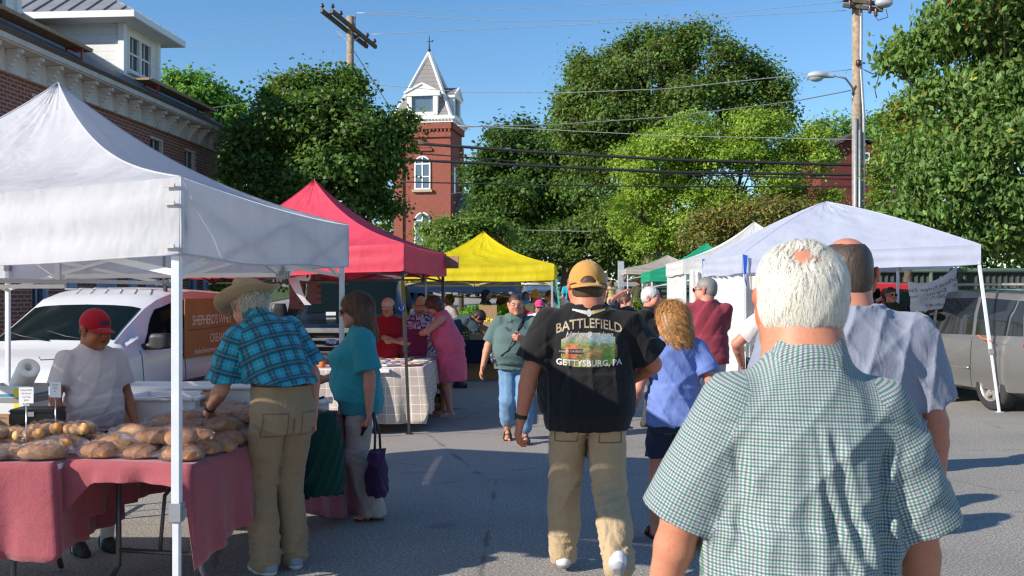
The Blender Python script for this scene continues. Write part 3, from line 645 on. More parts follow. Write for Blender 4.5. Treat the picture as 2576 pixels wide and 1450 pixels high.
def make_hair(I, H, vx, seed):
    Mh, hs, s, root = I['Mh'], I['hs'], I['s'], I['root']; c = np.array(Mh.translation); T = lambda *p: tuple(Mh @ (Vector(p) * hs)); M3 = Mh.to_3x3()
    E = lambda *r: tuple(q * hs for q in r); kd = H['kind']; n = lambda *v_: tuple(M3 @ Vector(v_)); hv = min(max(vx * .75, .0042), .011)
    if kd != 'none':
        th = H.get('th', .012); ln = H.get('len', 0)
        v = Vox(c - (.2 + ln) * hs, c + .2 * hs, hv); v.ax
        v.el(T(0, -.02, .035), E(.074 + th, .094 + th, .083 + th), M3, k=0)
        if kd in ('short', 'bald', 'back'): v.el(T(0, -.045, -.01), E(.067 + th, .066 + th, .075), M3, k=.02)
        # hairline: cut away face, ears and neck
        v.half(n(0, -.0, -1), T(0, 0, H.get('low', -.075)))
        if kd in ('short', 'bald', 'back'):
            v.el(T(0, .12, -.03), E(.1, .1, H.get('brow', .085)), M3, k=.006, sub=True)
            for k in (-1, 1): v.el(T(k * .085, .03, -.05), E(.03, .045, .055), M3, k=.005, sub=True); v.el(T(k * .09, -.006, -.012), E(.017, .024, .034), M3, k=.003, sub=True)
        else: v.el(T(0, .13, -.04), E(.064, .1, .105), M3, k=.01, sub=True)
        if kd == 'bald': v.el(T(0, .0, .125), E(.058, .095, .05), M3, k=.01, sub=True)
        if kd in ('long', 'bob', 'wavy'):
            L_ = ln or .12
            for k in (-1, 1):
                v.rc(T(k * .066, -.01, .02), T(k * .074, -.03, -.05 - L_ * .6), .03 * hs, .034 * hs, k=.03); v.rc(T(k * .05, -.055, 0), T(k * .06, -.07, -.04 - L_), .045 * hs, .036 * hs, k=.04)
            v.rc(T(0, -.07, 0), T(0, -.085, -.05 - L_), .055 * hs, .045 * hs, k=.04); v.el(T(0, .12, -.07), E(.052, .09, .1), M3, k=.01, sub=True)
        if kd == 'bun': v.el(T(0, -.12, .05), E(.035, .03, .035), M3, k=.01)
        if kd == 'tail': v.rc(T(0, -.11, .0), T(0, -.14, -.12), .02 * hs, .014 * hs, k=.02)
        A = H.get('amp', .003); f = H.get('freq', 150); v.disp(folds(seed + 2, A * .8, f, f, f * .12, 3, 2.2)); v.disp(folds(seed + 7, A * 1.1, 42, 42, 9, 3, 1.6))
        if H.get('crown'):
            c0 = T(*H['crown']); I['crown'] = c0; f4 = folds(5, .008, 85, 30, 30, 3, 2.0); v.disp(lambda X, Y, Z: (.034 + 1.6 * f4(X, Y, Z)) * np.exp(-((X - c0[0]) / .046) ** 2 - ((Y - c0[1]) / .05) ** 2 - ((Z - c0[2]) / .040) ** 2))
        I['hair'] = cloth_obj("hair", v.mesh(), hair_mat(H['color']), root)
        if H.get('strands'): strands(I, **H['strands'])
    if H.get('beard'):
        v = Vox(c - .2 * hs, c + .2 * hs, hv); v.el(T(0, .05, -.08), E(.053, .056, .05), M3, k=0).el(T(0, .09, -.05), E(.035, .02, .03), M3, k=.01); v.half(n(0, 0, 1), T(0, 0, -.03)); v.disp(folds(seed, .003, 100, 100, 60, 3)); cloth_obj("beard", v.mesh(), hair_mat(H['beard']), root)
    ht = H.get('hat')
    if ht:
        kind, mat = ht['kind'], ht['mat']; v = Vox(c - .26 * hs, c + .27 * hs, max(hv, .005)); off = ht.get('off', .022)
        if kind in ('cap', 'capback'):
            sg = -1 if kind == 'capback' else 1
            v.el(T(0, -.016, .04), E(.078 + off * .6, .098 + off * .6, .09 + off * .45), M3, k=0); v.half(n(0, -.0 + sg * .12, -1), T(0, 0, .018))
            if kind == 'capback': v.el(T(0, -.125, .02), E(.042, .05, .04), M3, k=.003, sub=True); v.rc(T(-.045, -.104, .024), T(.045, -.104, .024), .011 * hs, k=.003)
            v.disp(lambda X, Y, Z: -0.0 * X)
            bV = []; nb_, nr_ = 15, 6
            hatp = merge_meshes([v.mesh()]); o = cloth_obj("cap", hatp, mat, root)
            mb = MB(); g = []
            for i in range(nb_):
                a = R(-72 + 144 * i / (nb_ - 1))
                for j in range(nr_):
                    q = j / (nr_ - 1); xr = (.088 + .0 * q) * math.sin(a); yb = -.016 + .105 * math.cos(a); yo = yb + q * .072 * (math.cos(a * .9)) ** .7
                    g.append((xr * (1 - .06 * q), sg * yo if sg > 0 else -yo - .03, .03 - .012 * q - 1.9 * xr * xr * (1 - .2 * q)))
            Vt = [T(*p) for p in g] + [T(p[0], p[1], p[2] - .006) for p in g]; N = nb_ * nr_; Fq = []
            for i in range(nb_ - 1):
                for j in range(nr_ - 1): a_ = i * nr_ + j; Fq += [(a_, a_ + 1, a_ + nr_ + 1, a_ + nr_), (N + a_, N + a_ + nr_, N + a_ + nr_ + 1, N + a_ + 1)]
            for i in range(nb_ - 1): a_ = i * nr_ + nr_ - 1; Fq.append((a_, N + a_, N + a_ + nr_, a_ + nr_))
            mb.add(Vt, Fq, True); mb.build("visor", ht.get('vmat', mat), o)
            bt = MB(); bt.lathe(T(0, -.016, .04 + .09 + off * .45), [(0.001, .004), (.007, .003), (.008, -.001)], 8); bt.build("cap_button", mat, o)
            I['cap'] = o
        else:
            W_ = ht.get('brim', .075); dr = ht.get('drop', .02); up = ht.get('up', 0); ch = ht.get('ch', .1)
            v.el(T(0, -.015, .05), E(.08 + off * .5, .1 + off * .5, ch * .8), M3, k=0); v.rc(T(0, -.03, .07), T(0, 0, .07 + ch * .35), .07 * hs, .06 * hs, k=.02) if ht.get('tall') else None
            v.half(n(0, 0, -1), T(0, 0, .03)); v.disp(folds(seed, .004, 20, 20, 20, 3))
            if ht.get('dent'): v.rc(T(0, -.07, .07 + ch * .9), T(0, .07, .07 + ch * .85), .022 * hs, k=.02, sub=True)
            o = cloth_obj("hat", v.mesh(), mat, root); mb = MB(); NA, NR = 40, 6; g = []
            for i in range(NA):
                a = 2 * PI * i / NA
                for j in range(NR):
                    q = j / (NR - 1); r0x, r0y = .082 + off * .4, .1 + off * .4; rx, ry = r0x + W_ * q, r0y + W_ * q * 1.05
                    z = .035 - dr * q + up * q * q * abs(math.cos(a)) ** 1.5 + .006 * q * math.sin(3 * a + seed)
                    g.append((rx * math.cos(a), -.015 + ry * math.sin(a), z))
            N = len(g); Vt = [T(*p) for p in g] + [T(p[0], p[1], p[2] - .004) for p in g]; Fq = []
            for i in range(NA):
                i2 = (i + 1) % NA
                for j in range(NR - 1): Fq += [(i * NR + j, i * NR + j + 1, i2 * NR + j + 1, i2 * NR + j), (N + i * NR + j, N + i2 * NR + j, N + i2 * NR + j + 1, N + i * NR + j + 1)]
                Fq.append((i * NR + NR - 1, N + i * NR + NR - 1, N + i2 * NR + NR - 1, i2 * NR + NR - 1))
            mb.add(Vt, Fq, True); mb.build("brim", ht.get('bmat', mat), o)
            if ht.get('band'):
                v = Vox(c - .26 * hs, c + .26 * hs, max(hv, .005)); v.el(T(0, -.015, .05), E(.082 + off * .5, .102 + off * .5, ch * .82), M3, k=0); v.half(n(0, 0, -1), T(0, 0, .038)); v.half(n(0, 0, 1), T(0, 0, .064)); cloth_obj("hat_band", v.mesh(), ht['band'], o)
# ------------------------------------------------------------------ pop-up tents
def cloth_mat(name, color, trans=0.35, wr=0.35, fade=0.0):
    if name in _M: return _M[name]
    t = NT(name); co = t.coord()
    n = t.noise(co, 2.2, 5, 0.6); c = t.ramp(n, [(0.3, tuple(x * 0.93 for x in color)), (0.7, tuple(min(1, x * 1.04) for x in color))]); st = t.noise(t.map(co, (1, 1, 2)), 1.1, 6, .7, .5); c = t.mix(t.ramp(st, [(.56, (0, 0, 0)), (.75, (.4, .4, .4))]), c, tuple(x * .7 for x in color))
    w1 = t.noise(t.map(co, (1, 1, .6)), 2.2, 4, 0.5, 0.2); w2 = t.noise(t.map(co, (1, 1, .5)), 11, 4, 0.55, 0.3)
    nb = t.bump(w2, 0.3 * wr, 0.03, t.bump(w1, wr * .9, 0.1))
    t.set(color=c, rough=0.62, spec=0.3, normal=nb); t.translucent(c, trans)
    _M[name] = t.m; return t.m
def tent(label, A, B, C, D, ze, zp, mat, fm, val=0.285, sag=0.05, conc=0.5, legs='ABCD', legfoot=None, group="pop-up canopies of the market stalls",
         zes=None, peak=None, seed=1, scissor=True, truss_drop=0.32, scallop=0.012, fz=0.0, joint=0.85, name="canopy_tent", postw=.038, flat=0.0):
    """A near corner, B far corner on the same side, C and D the other side (C near). All xy."""
    cs = {'A': Vector((*A, 0)), 'B': Vector((*B, 0)), 'C': Vector((*C, 0)), 'D': Vector((*D, 0))}
    zc = dict(zip('ABCD', zes or [ze] * 4)); ctr = sum(cs.values(), Vector()) / 4
    root = empty(name, (ctr.x, ctr.y, fz), 0, label, "canopy tent", group); o0 = Vector((ctr.x, ctr.y, fz)); rs = random.Random(seed)
    pk = Vector((peak[0], peak[1], zp)) if peak else Vector((ctr.x, ctr.y, zp))
    ring = ['A', 'B', 'D', 'C']; N, Mr = 26, 22
    prof = lambda t: (1 - conc) * t + conc * t ** 2.6 if not flat else (1 - flat) * t + flat * math.sin(t * PI / 2)
    V, F = [], []
    for q in range(4):
        a, b = ring[q], ring[(q + 1) % 4]; pa = cs[a].copy(); pb = cs[b].copy(); pa.z = zc[a]; pb.z = zc[b]; base = len(V)
        nrm = Vector((pb.y - pa.y, -(pb.x - pa.x), 0)).normalized()
        for j in range(Mr + 1):
            t = j / Mr
            for i in range(N + 1):
                u = i / N; e = pa.lerp(pb, u); p = e.lerp(Vector((pk.x, pk.y, e.z)), t)
                zz = e.z + (pk.z - e.z) * prof(t); bow = 4 * u * (1 - u)
                zz -= sag * bow * (math.sin(PI * min(1, t * 1.02)) ** 0.8 * 0.9 + (1 - t) * 0.35)
                zz += 0.016 * math.sin(23 * u + 4 * math.sin(3 * t * PI + q + seed)) * bow * t * (1 - t) * 2.2 + .006 * math.sin(51 * u + 3 * math.sin(7 * t + q)) * t * bow
                V.append(p.x - o0.x, ) if False else V.append((p.x - o0.x, p.y - o0.y, zz - o0.z))
        for j in range(Mr):
            for i in range(N): k = base + j * (N + 1) + i; F.append((k, k + 1, k + N + 2, k + N + 1))
    me = fastmesh("canopy", V, F, True)
    bm = bmesh.new(); bm.from_mesh(me); bmesh.ops.remove_doubles(bm, verts=bm.verts, dist=0.003); bmesh.ops.recalc_face_normals(bm, faces=bm.faces)
    for e in bm.edges:
        if len(e.link_faces) == 2 and e.calc_face_angle(0) > 0.30: e.smooth = False
    bm.to_mesh(me); bm.free()
    cn_ = link("canopy", me, root, mat)
    for q in range(4): sm = MB(); sm.tube([V[q * (N + 1) * (Mr + 1) + j * (N + 1)] for j in range(Mr + 1)], .005, 5); sm.build("ridge_seam", mat, cn_)
    # valance: a hanging skirt with soft waves
    V, F = [], []; NV = 48; MV = 8
    for q in range(4):
        a, b = ring[q], ring[(q + 1) % 4]; pa = cs[a].copy(); pb = cs[b].copy(); pa.z = zc[a]; pb.z = zc[b]; nrm = Vector((pb.y - pa.y, -(pb.x - pa.x), 0)).normalized(); base = len(V); ph = rs.uniform(0, 6)
        if (pa.lerp(pb, .5) - ctr).dot(nrm) < 0: nrm = -nrm
        for j in range(MV + 1):
            t = j / MV
            for i in range(NV + 1):
                u = i / NV; e = pa.lerp(pb, u); bow = 4 * u * (1 - u)
                z = e.z - sag * 0.35 * bow - val * t - 0.012 * bow * t * math.sin(9 * u + ph)
                w = (0.012 * math.sin(17 * u + ph + 2 * math.sin(5 * u)) * t + 0.007 * math.sin(12 * t + 3 * u + ph) + 0.02 * t) * min(1, 8 * u * (1 - u) + .1)
                p = e + nrm * (w + 0.004); V.append((p.x - o0.x, p.y - o0.y, z - o0.z))
        for j in range(MV):
            for i in range(NV): k = base + j * (NV + 1) + i; F.append((k, k + 1, k + NV + 2, k + NV + 1))
    vo = link("valance", fastmesh("valance", V, F, True), root, mat)
    hm = MB()
    for q in range(4):
        base = q * (NV + 1) * (MV + 1) + MV * (NV + 1); hm.tube([V[base + i] for i in range(0, NV + 1)], .0045, 5)
        b0 = q * (NV + 1) * (MV + 1); hm.tube([V[b0 + j * (NV + 1)] for j in range(MV + 1)], .006, 5)
    hm.build("hem", mat, vo)
    # frame
    for k in ring:
        if k not in legs: continue
        p = cs[k]; inn = (ctr - p); inn.z = 0; inn.normalize(); t_ = p + inn * 0.05; f_ = Vector((*(legfoot[k] if legfoot and k in legfoot else (t_.x, t_.y)), fz))
        top = Vector((t_.x, t_.y, zc[k] - .03)); jn = f_.lerp(top, joint / (zc[k] - fz)); lo = lambda v_: tuple(Vector(v_) - o0)
        ang = Matrix.Rotation(math.atan2((cs['B'] - cs['A']).x, (cs['B'] - cs['A']).y) * -1, 3, 'Z'); up = ang @ Vector((0, 1, 0))
        mb = MB(); mb.bar(lo(jn - Vector((0, 0, .03))), lo(top), postw, postw, up); mb.bar(lo(f_), lo(jn), postw * .8, postw * .8, up)
        mb.box(lo(f_ + Vector((0, 0, .006))), (.085, .085, .006)); lg = mb.build("leg", fm['post'], root, bevel=.003)
        mb = MB(); d_ = (top - jn).normalized(); mb.bar(lo(jn - d_ * .045), lo(jn + d_ * .03), postw * 1.45, postw * 1.35, up); mb.box(lo(jn + Vector((postw * .8, 0, -.01))), (.02, .02, .04))
        mb.build("joint_collar", fm['joint'], lg, bevel=.003); mb = MB(); br = top - Vector((0, 0, .16)); mb.bar(lo(br - Vector((0, 0, .035))), lo(br + Vector((0, 0, .035))), postw * 1.4, postw * 1.4, up); mb.build("bracket", fm['joint'], lg, bevel=.003)
    if scissor:
        for q in range(4):
            a, b = ring[q], ring[(q + 1) % 4]; pa = cs[a] + (ctr - cs[a]).normalized() * .06; pb = cs[b] + (ctr - cs[b]).normalized() * .06; pa.z = zc[a] - .06; pb.z = zc[b] - .06; mid = pa.lerp(pb, .5); dr = Vector((0, 0, truss_drop)); lo = lambda v_: tuple(Vector(v_) - o0)
            mb = MB(); off = Vector((-(pb - pa).y, (pb - pa).x, 0)).normalized() * .012
            for p, r_ in ((pa, 1), (pb, -1)):
                mb.bar(lo(p + off * r_), lo(mid - dr + off * r_), .016, .026); mb.bar(lo(p - dr - off * r_), lo(mid - Vector((0, 0, .02)) - off * r_), .016, .026)
            mb.build("scissor_bar", fm['bar'], root)
            mb = MB(); m_ = mid - dr
            for dx in (-.05, 0, .05): mb.box(lo(m_ + (pb - pa).normalized() * dx), (.03, .05, .045), math.atan2((pb - pa).y, (pb - pa).x))
            mb.box(lo(m_ + Vector((0, 0, .012))), (.14, .03, .02), math.atan2((pb - pa).y, (pb - pa).x)); mb.bar(lo(m_), lo(mid), .02); mb.build("truss_joint", fm['joint'], root, bevel=.002)
            mb = MB(); c2 = Vector((ctr.x, ctr.y, m_.z)); mb.bar(lo(m_), lo(m_.lerp(c2, 1) + Vector((0, 0, -.0))), .016, .026); mb.bar(lo(mid), lo(Vector((ctr.x, ctr.y, m_.z + .3))), .016, .026); mb.build("roof_brace", fm['bar'], root)
        mb = MB(); mb.bar((pk.x - o0.x, pk.y - o0.y, zes[0] - .4 - fz if zes else ze - .4 - fz), (pk.x - o0.x, pk.y - o0.y, zp - .03 - fz), .03); mb.build("center_post", fm['bar'], root)
    return root
def pegs(name, mat, parent, pts, r=.012):
    mb = MB()
    for p in pts: mb.tube([p, (p[0], p[1], p[2] + .01)], r, 8)
    return mb.build(name, mat, parent)
# ------------------------------------------------------------------ vehicles: side profile lofted with tumblehome
class Car:
    """local frame: +y is the front, x across, z up. st: stations (y, zbottom, zbelt, ztop, half width, roof half width)"""
    def __init__(s, name, label, cat, x, y, rz, z=0, group=None):
        s.root = empty(name, (x, y, z), R(rz), label, cat, group)
    def sec(s, st):
        y, zb, zl, zt, w, wr = st
        h = []
        P = [(0, zb), (w * .82, zb), (w * .97, zb + .06), (w, zb + .22), (w * 1.0, zb + (zl - zb) * .62), (w * .975, zl - .03), (w * .955, zl)]
        if zt - zl > .12: P += [(w * .955 + (wr - w * .955) * .5 + .018, zl + (zt - zl) * .5), (wr + .012, zt - .1), (wr - .03, zt - .03), (wr - .14, zt - .004), (wr * .5, zt + .012), (0, zt + .02)]
        else:
            e = zt - zl; P += [(w * .93, zl + e * .5), (w * .88, zl + e * .8), (w * .78, zl + e), (w * .62, zl + e + .006), (w * .4, zl + e + .014), (0, zl + e + .02)]
        return [(p[0], y, p[1]) for p in P]
    def body(s, stations, mat, sub=6, wells=(), wellr=.36, dark=None):
        s.st = np.array(stations, float); K = s.st[:, 0]
        ys = []
        for i in range(len(K) - 1): ys += list(np.linspace(K[i], K[i + 1], max(2, int(abs(K[i + 1] - K[i]) / .09) + 1))[:-1])
        ys.append(K[-1]); s.ys = ys
        secs = [s.sec(s.at(y)) for y in ys]; n = len(secs[0]); V = []; F = []
        for c in secs:
            V += [(p[0], p[1], p[2]) for p in c] + [(-p[0], p[1], p[2]) for p in c[1:-1]][::-1]
        m = 2 * n - 2
        for i in range(len(secs) - 1):
            for k in range(m): F.append((i * m + k, i * m + (k + 1) % m, (i + 1) * m + (k + 1) % m, (i + 1) * m + k))
        F += [tuple(range(m)), tuple(range((len(secs) - 1) * m, len(secs) * m))[::-1]]
        mb = MB(); mb.add(V, F, True); o = mb.build("body", [mat, dark] if dark else mat, s.root)
        if wells:
            cb = MB()
            for wy, wz in wells:
                for sx in (-1, 1): cb.lathe((sx * (max(s.st[:, 4]) - .26), wy, wz), [(0, -.3), (wellr, -.3), (wellr, .3), (0, .3)], 36, 'X')
            cu = cb.build("cutter", dark or mat)
            md = o.modifiers.new("b", 'BOOLEAN'); md.object = cu; md.operation = 'DIFFERENCE'; md.solver = 'EXACT'
            try: md.material_mode = 'TRANSFER'
            except Exception: pass
            dg = bpy.context.evaluated_depsgraph_get(); dg.update(); me = bpy.data.meshes.new_from_object(o.evaluated_get(dg)); o.modifiers.clear(); o.data = me
            if dark: me.materials.clear(); me.materials.append(mat); me.materials.append(dark)
            for p in me.polygons:
                c = p.center
                if dark: p.material_index = 1 if not (abs(p.normal.x) > .45 and abs(c.x) > max(s.st[:, 4]) * .82) and any((c.y - wy) ** 2 + (c.z - wz) ** 2 < (wellr - .004) ** 2 or (abs(math.hypot(c.y - wy, c.z - wz) - wellr) < .02 and abs(p.normal.x) < .5 and abs(c.x) < max(s.st[:, 4]) * .97 and abs(p.normal.dot(Vector((0, c.y - wy, c.z - wz)).normalized())) > .6) for wy, wz in wells) else 0
            bpy.data.objects.remove(cu)
            bm = bmesh.new(); bm.from_mesh(me)
            for e in bm.edges:
                if len(e.link_faces) == 2 and e.calc_face_angle(0) > .6: e.smooth = False
            bm.to_mesh(me); bm.free()
        s.b = o; return o
    def at(s, y):
        K = s.st[:, 0]; o = 1 if K[0] < K[-1] else -1
        return [y] + [float(np.interp(y * o, K * o, s.st[:, c])) for c in range(1, 6)]
    def surf(s, y, z, side):
        """half width of the body at length y, height z"""
        c = s.sec(s.at(y)); zz = [p[2] for p in c[1:]]; xx = [p[0] for p in c[1:]]
        return side * float(np.interp(z, zz, xx))
    def side_patch(s, name, poly, mat, side, off=.006, n=10, parent=None, thick=.0):
        """poly: (y,z) quad corners: bottom-rear, bottom-front, top-front, top-rear"""
        a, b, c, d = [Vector((*p, 0)) for p in poly]; V = []; F = []
        for j in range(n + 1):
            for i in range(n + 1):
                u, v = i / n, j / n; p = a.lerp(b, u).lerp(d.lerp(c, u), v); V.append((s.surf(p.x, p.y, side) + side * off, p.x, p.y))
        for j in range(n):
            for i in range(n): k = j * (n + 1) + i; F.append((k, k + 1, k + n + 2, k + n + 1))
        me = fastmesh(name, V, F, True); return link(name, me, parent or s.root, mat)
    def top_patch(s, name, y0, y1, f0, f1, mat, off=.006, n=12, bowl=0.0, parent=None):
        """patch over the centre (hood, windscreen), f = fraction of the half width at each end"""
        V, F = [], []
        for j in range(n + 1):
            v = j / n; y = y0 + (y1 - y0) * v; f = f0 + (f1 - f0) * v
            e = .03; A = s.at(y - e); Bq = s.at(y + e); nz = Vector((0, -(Bq[3] - A[3]), 2 * e)).normalized()
            c = s.sec(s.at(y)); xs = [p[0] for p in c[6:]][::-1]; zs = [p[2] for p in c[6:]][::-1]; W = c[9][0]
            for i in range(n + 1):
                x = (i / n * 2 - 1) * W * f; z = float(np.interp(abs(x), xs, zs)); V.append((x, y + nz.y * off + bowl * (1 - (x / max(W, .1)) ** 2), z + nz.z * off))
        for j in range(n):
            for i in range(n): k = j * (n + 1) + i; F.append((k, k + 1, k + n + 2, k + n + 1))
        return link(name, fastmesh(name, V, F, True), parent or s.root, mat)
    def wheel(s, x, y, r, tyre, rim, w=.2, spokes=7, hub=None):
        sx = 1 if x > 0 else -1; mb = MB(); c = (x, y, r)
        mb.lathe(c, [(r * .62, -w / 2), (r * .9, -w / 2), (r * .985, -w / 2 + .02), (r, -w / 4), (r, w / 4), (r * .985, w / 2 - .02), (r * .9, w / 2), (r * .62, w / 2)], 40, 'X')
        t = mb.build("wheel", tyre, s.root); mb = MB(); a = w / 2 * sx
        mb.lathe(c, [(r * .64, a * 1.02), (r * .6, a * .98), (r * .57, a * .6), (r * .56, -a * .6)], 40, 'X')
        mb.lathe(c, [(.001, a * .62), (r * .14, a * .62), (r * .16, a * .5)], 20, 'X')
        for k in range(spokes):
            an = 2 * PI * k / spokes; d = Vector((0, math.cos(an), math.sin(an))); cc = Vector(c) + Vector((a * .55, 0, 0))
            mb.bar(cc + d * r * .1, cc + Vector((a * .3, 0, 0)) + d * r * .6, r * .19, .03, (1, 0, 0))
        mb.lathe(c, [(0.001, a * .25), (r * .56, a * .25)], 24, 'X'); mb.build("rim", rim, t)
    def mirror(s, x, y, z, mat, gl, sz=(.12, .09, .17)):
        mb = MB(); sx = 1 if x > 0 else -1
        v = Vox((x - .25, y - .2, z - .2), (x + .25, y + .2, z + .2), .012); v.loft(Mat4((x, y, z), Matrix.Identity(3)), [(-sz[2] * .5, sz[0] * .8, sz[1], 0), (-sz[2] * .3, sz[0], sz[1], 0), (sz[2] * .3, sz[0], sz[1], 0), (sz[2] * .5, sz[0] * .8, sz[1] * .8, 0)], k=0, p=3.5); v.half((0, -1, 0), (0, y - .03, 0)); v.rc((x, y + .02, z - sz[2] * .3), (x - sx * (sz[0] + .1), y + .04, z - sz[2] * .4), .04, .035, k=.03)
        o = cloth_obj("wing_mirror", v.mesh(), mat, s.root); mb.box((x, y - .034, z), (sz[0] * 1.4, .004, sz[2] * .9)); mb.build("mirror_glass", gl, o)
def paint(name, color, metal=0.0, rough=0.28, coat=0.35):
    if name in _M: return _M[name]
    t = NT(name); co = t.coord(); n = t.noise(co, 3, 5, .6); d = t.noise(co, 260, 2, .5)
    t.set(color=t.mix(t.math('MULTIPLY', n, .18), color, tuple(c * .72 for c in color)), metal=metal, rough=t.math('MULTIPLY_ADD', n, .12, rough - .06), coat=coat, normal=t.bump(d, .02, .001))
    _M[name] = t.m; return t.m
# ------------------------------------------------------------------ ground
def build_ground():
    t = NT("asphalt"); co = t.coord()
    f = t.noise(co, 62, 5, 0.8); g = t.vor(co, 70); p = t.noise(co, 0.55, 5, 0.6, 0.4); q = t.noise(t.map(co, (0.4, 1.6, 1)), 1.1, 5, 0.65)
    c = t.ramp(f, [(0.32, (0.08, 0.073, 0.064)), (0.5, (0.30, 0.276, 0.246)), (0.66, (0.65, 0.605, 0.545))])
    c = t.mix(t.math('MULTIPLY', t.ramp(g, [(0.0, (1, 1, 1)), (0.25, (0, 0, 0))]), 0.35), c, (0.32, 0.31, 0.29))
    c = t.mix(t.ramp(p, [(0.45, (0, 0, 0)), (0.7, (0.3, 0.3, 0.3))]), c, (0.1, 0.098, 0.095))
    c = t.mix(t.ramp(q, [(0.63, (0, 0, 0)), (0.75, (0.4, 0.4, 0.4))]), c, (0.06, 0.058, 0.056))
    cr = t.vor(t.map(co, (1, 1, 1)), 0.35, 'DISTANCE_TO_EDGE'); wob = t.noise(co, 3, 3)
    c = t.mix(t.ramp(t.math('ADD', cr, t.math('MULTIPLY', wob, 0.03)), [(0.013, (0.5, 0.5, 0.5)), (0.018, (0, 0, 0))]), c, (0.035, 0.035, 0.035)); dr = t.vor(co, 0.9); c = t.mix(t.ramp(t.math('ADD', dr, t.math('MULTIPLY', wob, .12)), [(.1, (.55, .55, .55)), (.2, (0, 0, 0))]), c, (.05, .048, .045))
    t.set(color=c, rough=0.88, spec=0.3, normal=t.bump(t.math('ADD', f, t.math('MULTIPLY', g, -0.6)), 0.5, 0.008))
    ys = [-30, -5, 0, 5, 10, 15, 20, 24] + [24 + i * 3 for i in range(1, 30)] + [130, 200, 500, 1500]; xs = [-1500, -300, -80, -40, -20, -10, 0, 10, 20, 40, 80, 300, 1500]
    V = [(x, y, gz(x, y)) for y in ys for x in xs]; n = len(xs)
    F = [(j * n + i, j * n + i + 1, (j + 1) * n + i + 1, (j + 1) * n + i) for j in range(len(ys) - 1) for i in range(n - 1)]
    tag(link("ground", fastmesh("ground", V, F), None, t.m), kind="structure")
    # verge of grass and soil along both sides beyond the lot
    gt = NT("verge"); co = gt.coord(); n_ = gt.noise(co, 3, 6, .7); gt.set(color=gt.ramp(n_, [(.3, (.03, .045, .015)), (.7, (.09, .13, .03))]), rough=.95, normal=gt.bump(gt.noise(co, 40, 4), .8, .05))
    mb = MB()
    for x0, x1, y0 in ((-80, -13, 29), (5.5, 90, 26)):
        yy = [y0, 40, 60, 80, 111]
        for a, b in zip(yy[:-1], yy[1:]): mb.quad((x0, a, gz(0, a) + .03), (x1, a, gz(0, a) + .03), (x1, b, gz(0, b) + .03), (x0, b, gz(0, b) + .03))
    tag(mb.build("grass_verge", gt.m), kind="structure")
    lm = plain("road_paint", (.62, .62, .58), .7, var=.25, scale=30); mb = MB()
    for y in (26.5, 29.2, 32, 34.8): mb.quad((1.6, y, gz(0, y) + .006), (6.5, y, gz(0, y) + .006), (6.5, y + .1, gz(0, y + .1) + .006), (1.6, y + .1, gz(0, y + .1) + .006))
    tag(mb.build("road_markings", lm), kind="structure")
# ------------------------------------------------------------------ brick
def brick_mat(name, axis, c1, c2, mort, scale=1.0, bw=.215, bh=.075, mw=.012, var=.5):
    if name in _M: return _M[name]
    t = NT(name); co = t.coord(); S_ = t.sep(co); cb = t.n("ShaderNodeCombineXYZ")
    t.put(cb.inputs[0], S_[{'X': 0, 'Y': 1}[axis]]); t.put(cb.inputs[1], S_[2])
    b = t.n("ShaderNodeTexBrick"); t.put(b.inputs['Vector'], cb.outputs[0]); t.put(b.inputs['Color1'], (*c1, 1)); t.put(b.inputs['Color2'], (*c2, 1)); t.put(b.inputs['Mortar'], (*mort, 1))
    b.inputs['Scale'].default_value = 1 / scale; b.inputs['Mortar Size'].default_value = mw; b.inputs['Brick Width'].default_value = bw; b.inputs['Row Height'].default_value = bh; b.inputs['Bias'].default_value = 0
    b.inputs['Mortar Smooth'].default_value = .2
    n = t.noise(co, 1.3, 6, .65); n2 = t.noise(co, 30, 4, .6)
    c = t.mix(t.math('MULTIPLY', n, .5), b.outputs[0], (.1, .045, .04)); c = t.mix(t.ramp(n2, [(.5, (0, 0, 0)), (.8, (.4, .4, .4))]), c, (.2, .12, .1))
    t.set(color=c, rough=.9, normal=t.bump(t.math('ADD', t.math('MULTIPLY', b.outputs[1], -1), t.math('MULTIPLY', n2, .4)), .6, .012)); _M[name] = t.m; return t.m
def window(mb_parent, name, cx, y0, y1, z0, z1, fm, gm, side=1, cols=2, rows=2, dep=.07, sash=True):
    """window on a wall that faces +x (local x = cx)"""
    f = MB(); w = .07
    for a, b, c, d in ((y0 - w, y0, z0 - w, z1 + w), (y1, y1 + w, z0 - w, z1 + w)): f.box((cx + .02 * side, (a + b) / 2, (c + d) / 2), (.09, b - a, d - c))
    f.box((cx + .02 * side, (y0 + y1) / 2, z1 + w / 2), (.088, y1 - y0, w)); f.box((cx + .02 * side, (y0 + y1) / 2, z0 - w / 2), (.088, y1 - y0, w))
    if sash: f.box((cx + .005 * side, (y0 + y1) / 2, (z0 + z1) / 2), (.05, y1 - y0, .045))
    for k in range(1, cols): f.box((cx, y0 + (y1 - y0) * k / cols, (z0 + z1) / 2), (.03, .022, z1 - z0 - .01))
    for k in range(1, rows):
        if not (sash and k * 2 == rows): f.box((cx, (y0 + y1) / 2, z0 + (z1 - z0) * k / rows), (.028, y1 - y0 - .01, .022))
    o = f.build(name, fm, mb_parent)
    s_ = MB(); s_.box((cx + .06 * side, (y0 + y1) / 2, z0 - w - .03), (.2, y1 - y0 + .24, .06)); s_.build("sill", fm, o)
    g = MB(); g.box((cx - .015 * side, (y0 + y1) / 2, (z0 + z1) / 2), (.008, y1 - y0, z1 - z0)); g.build("pane", gm, o); return o
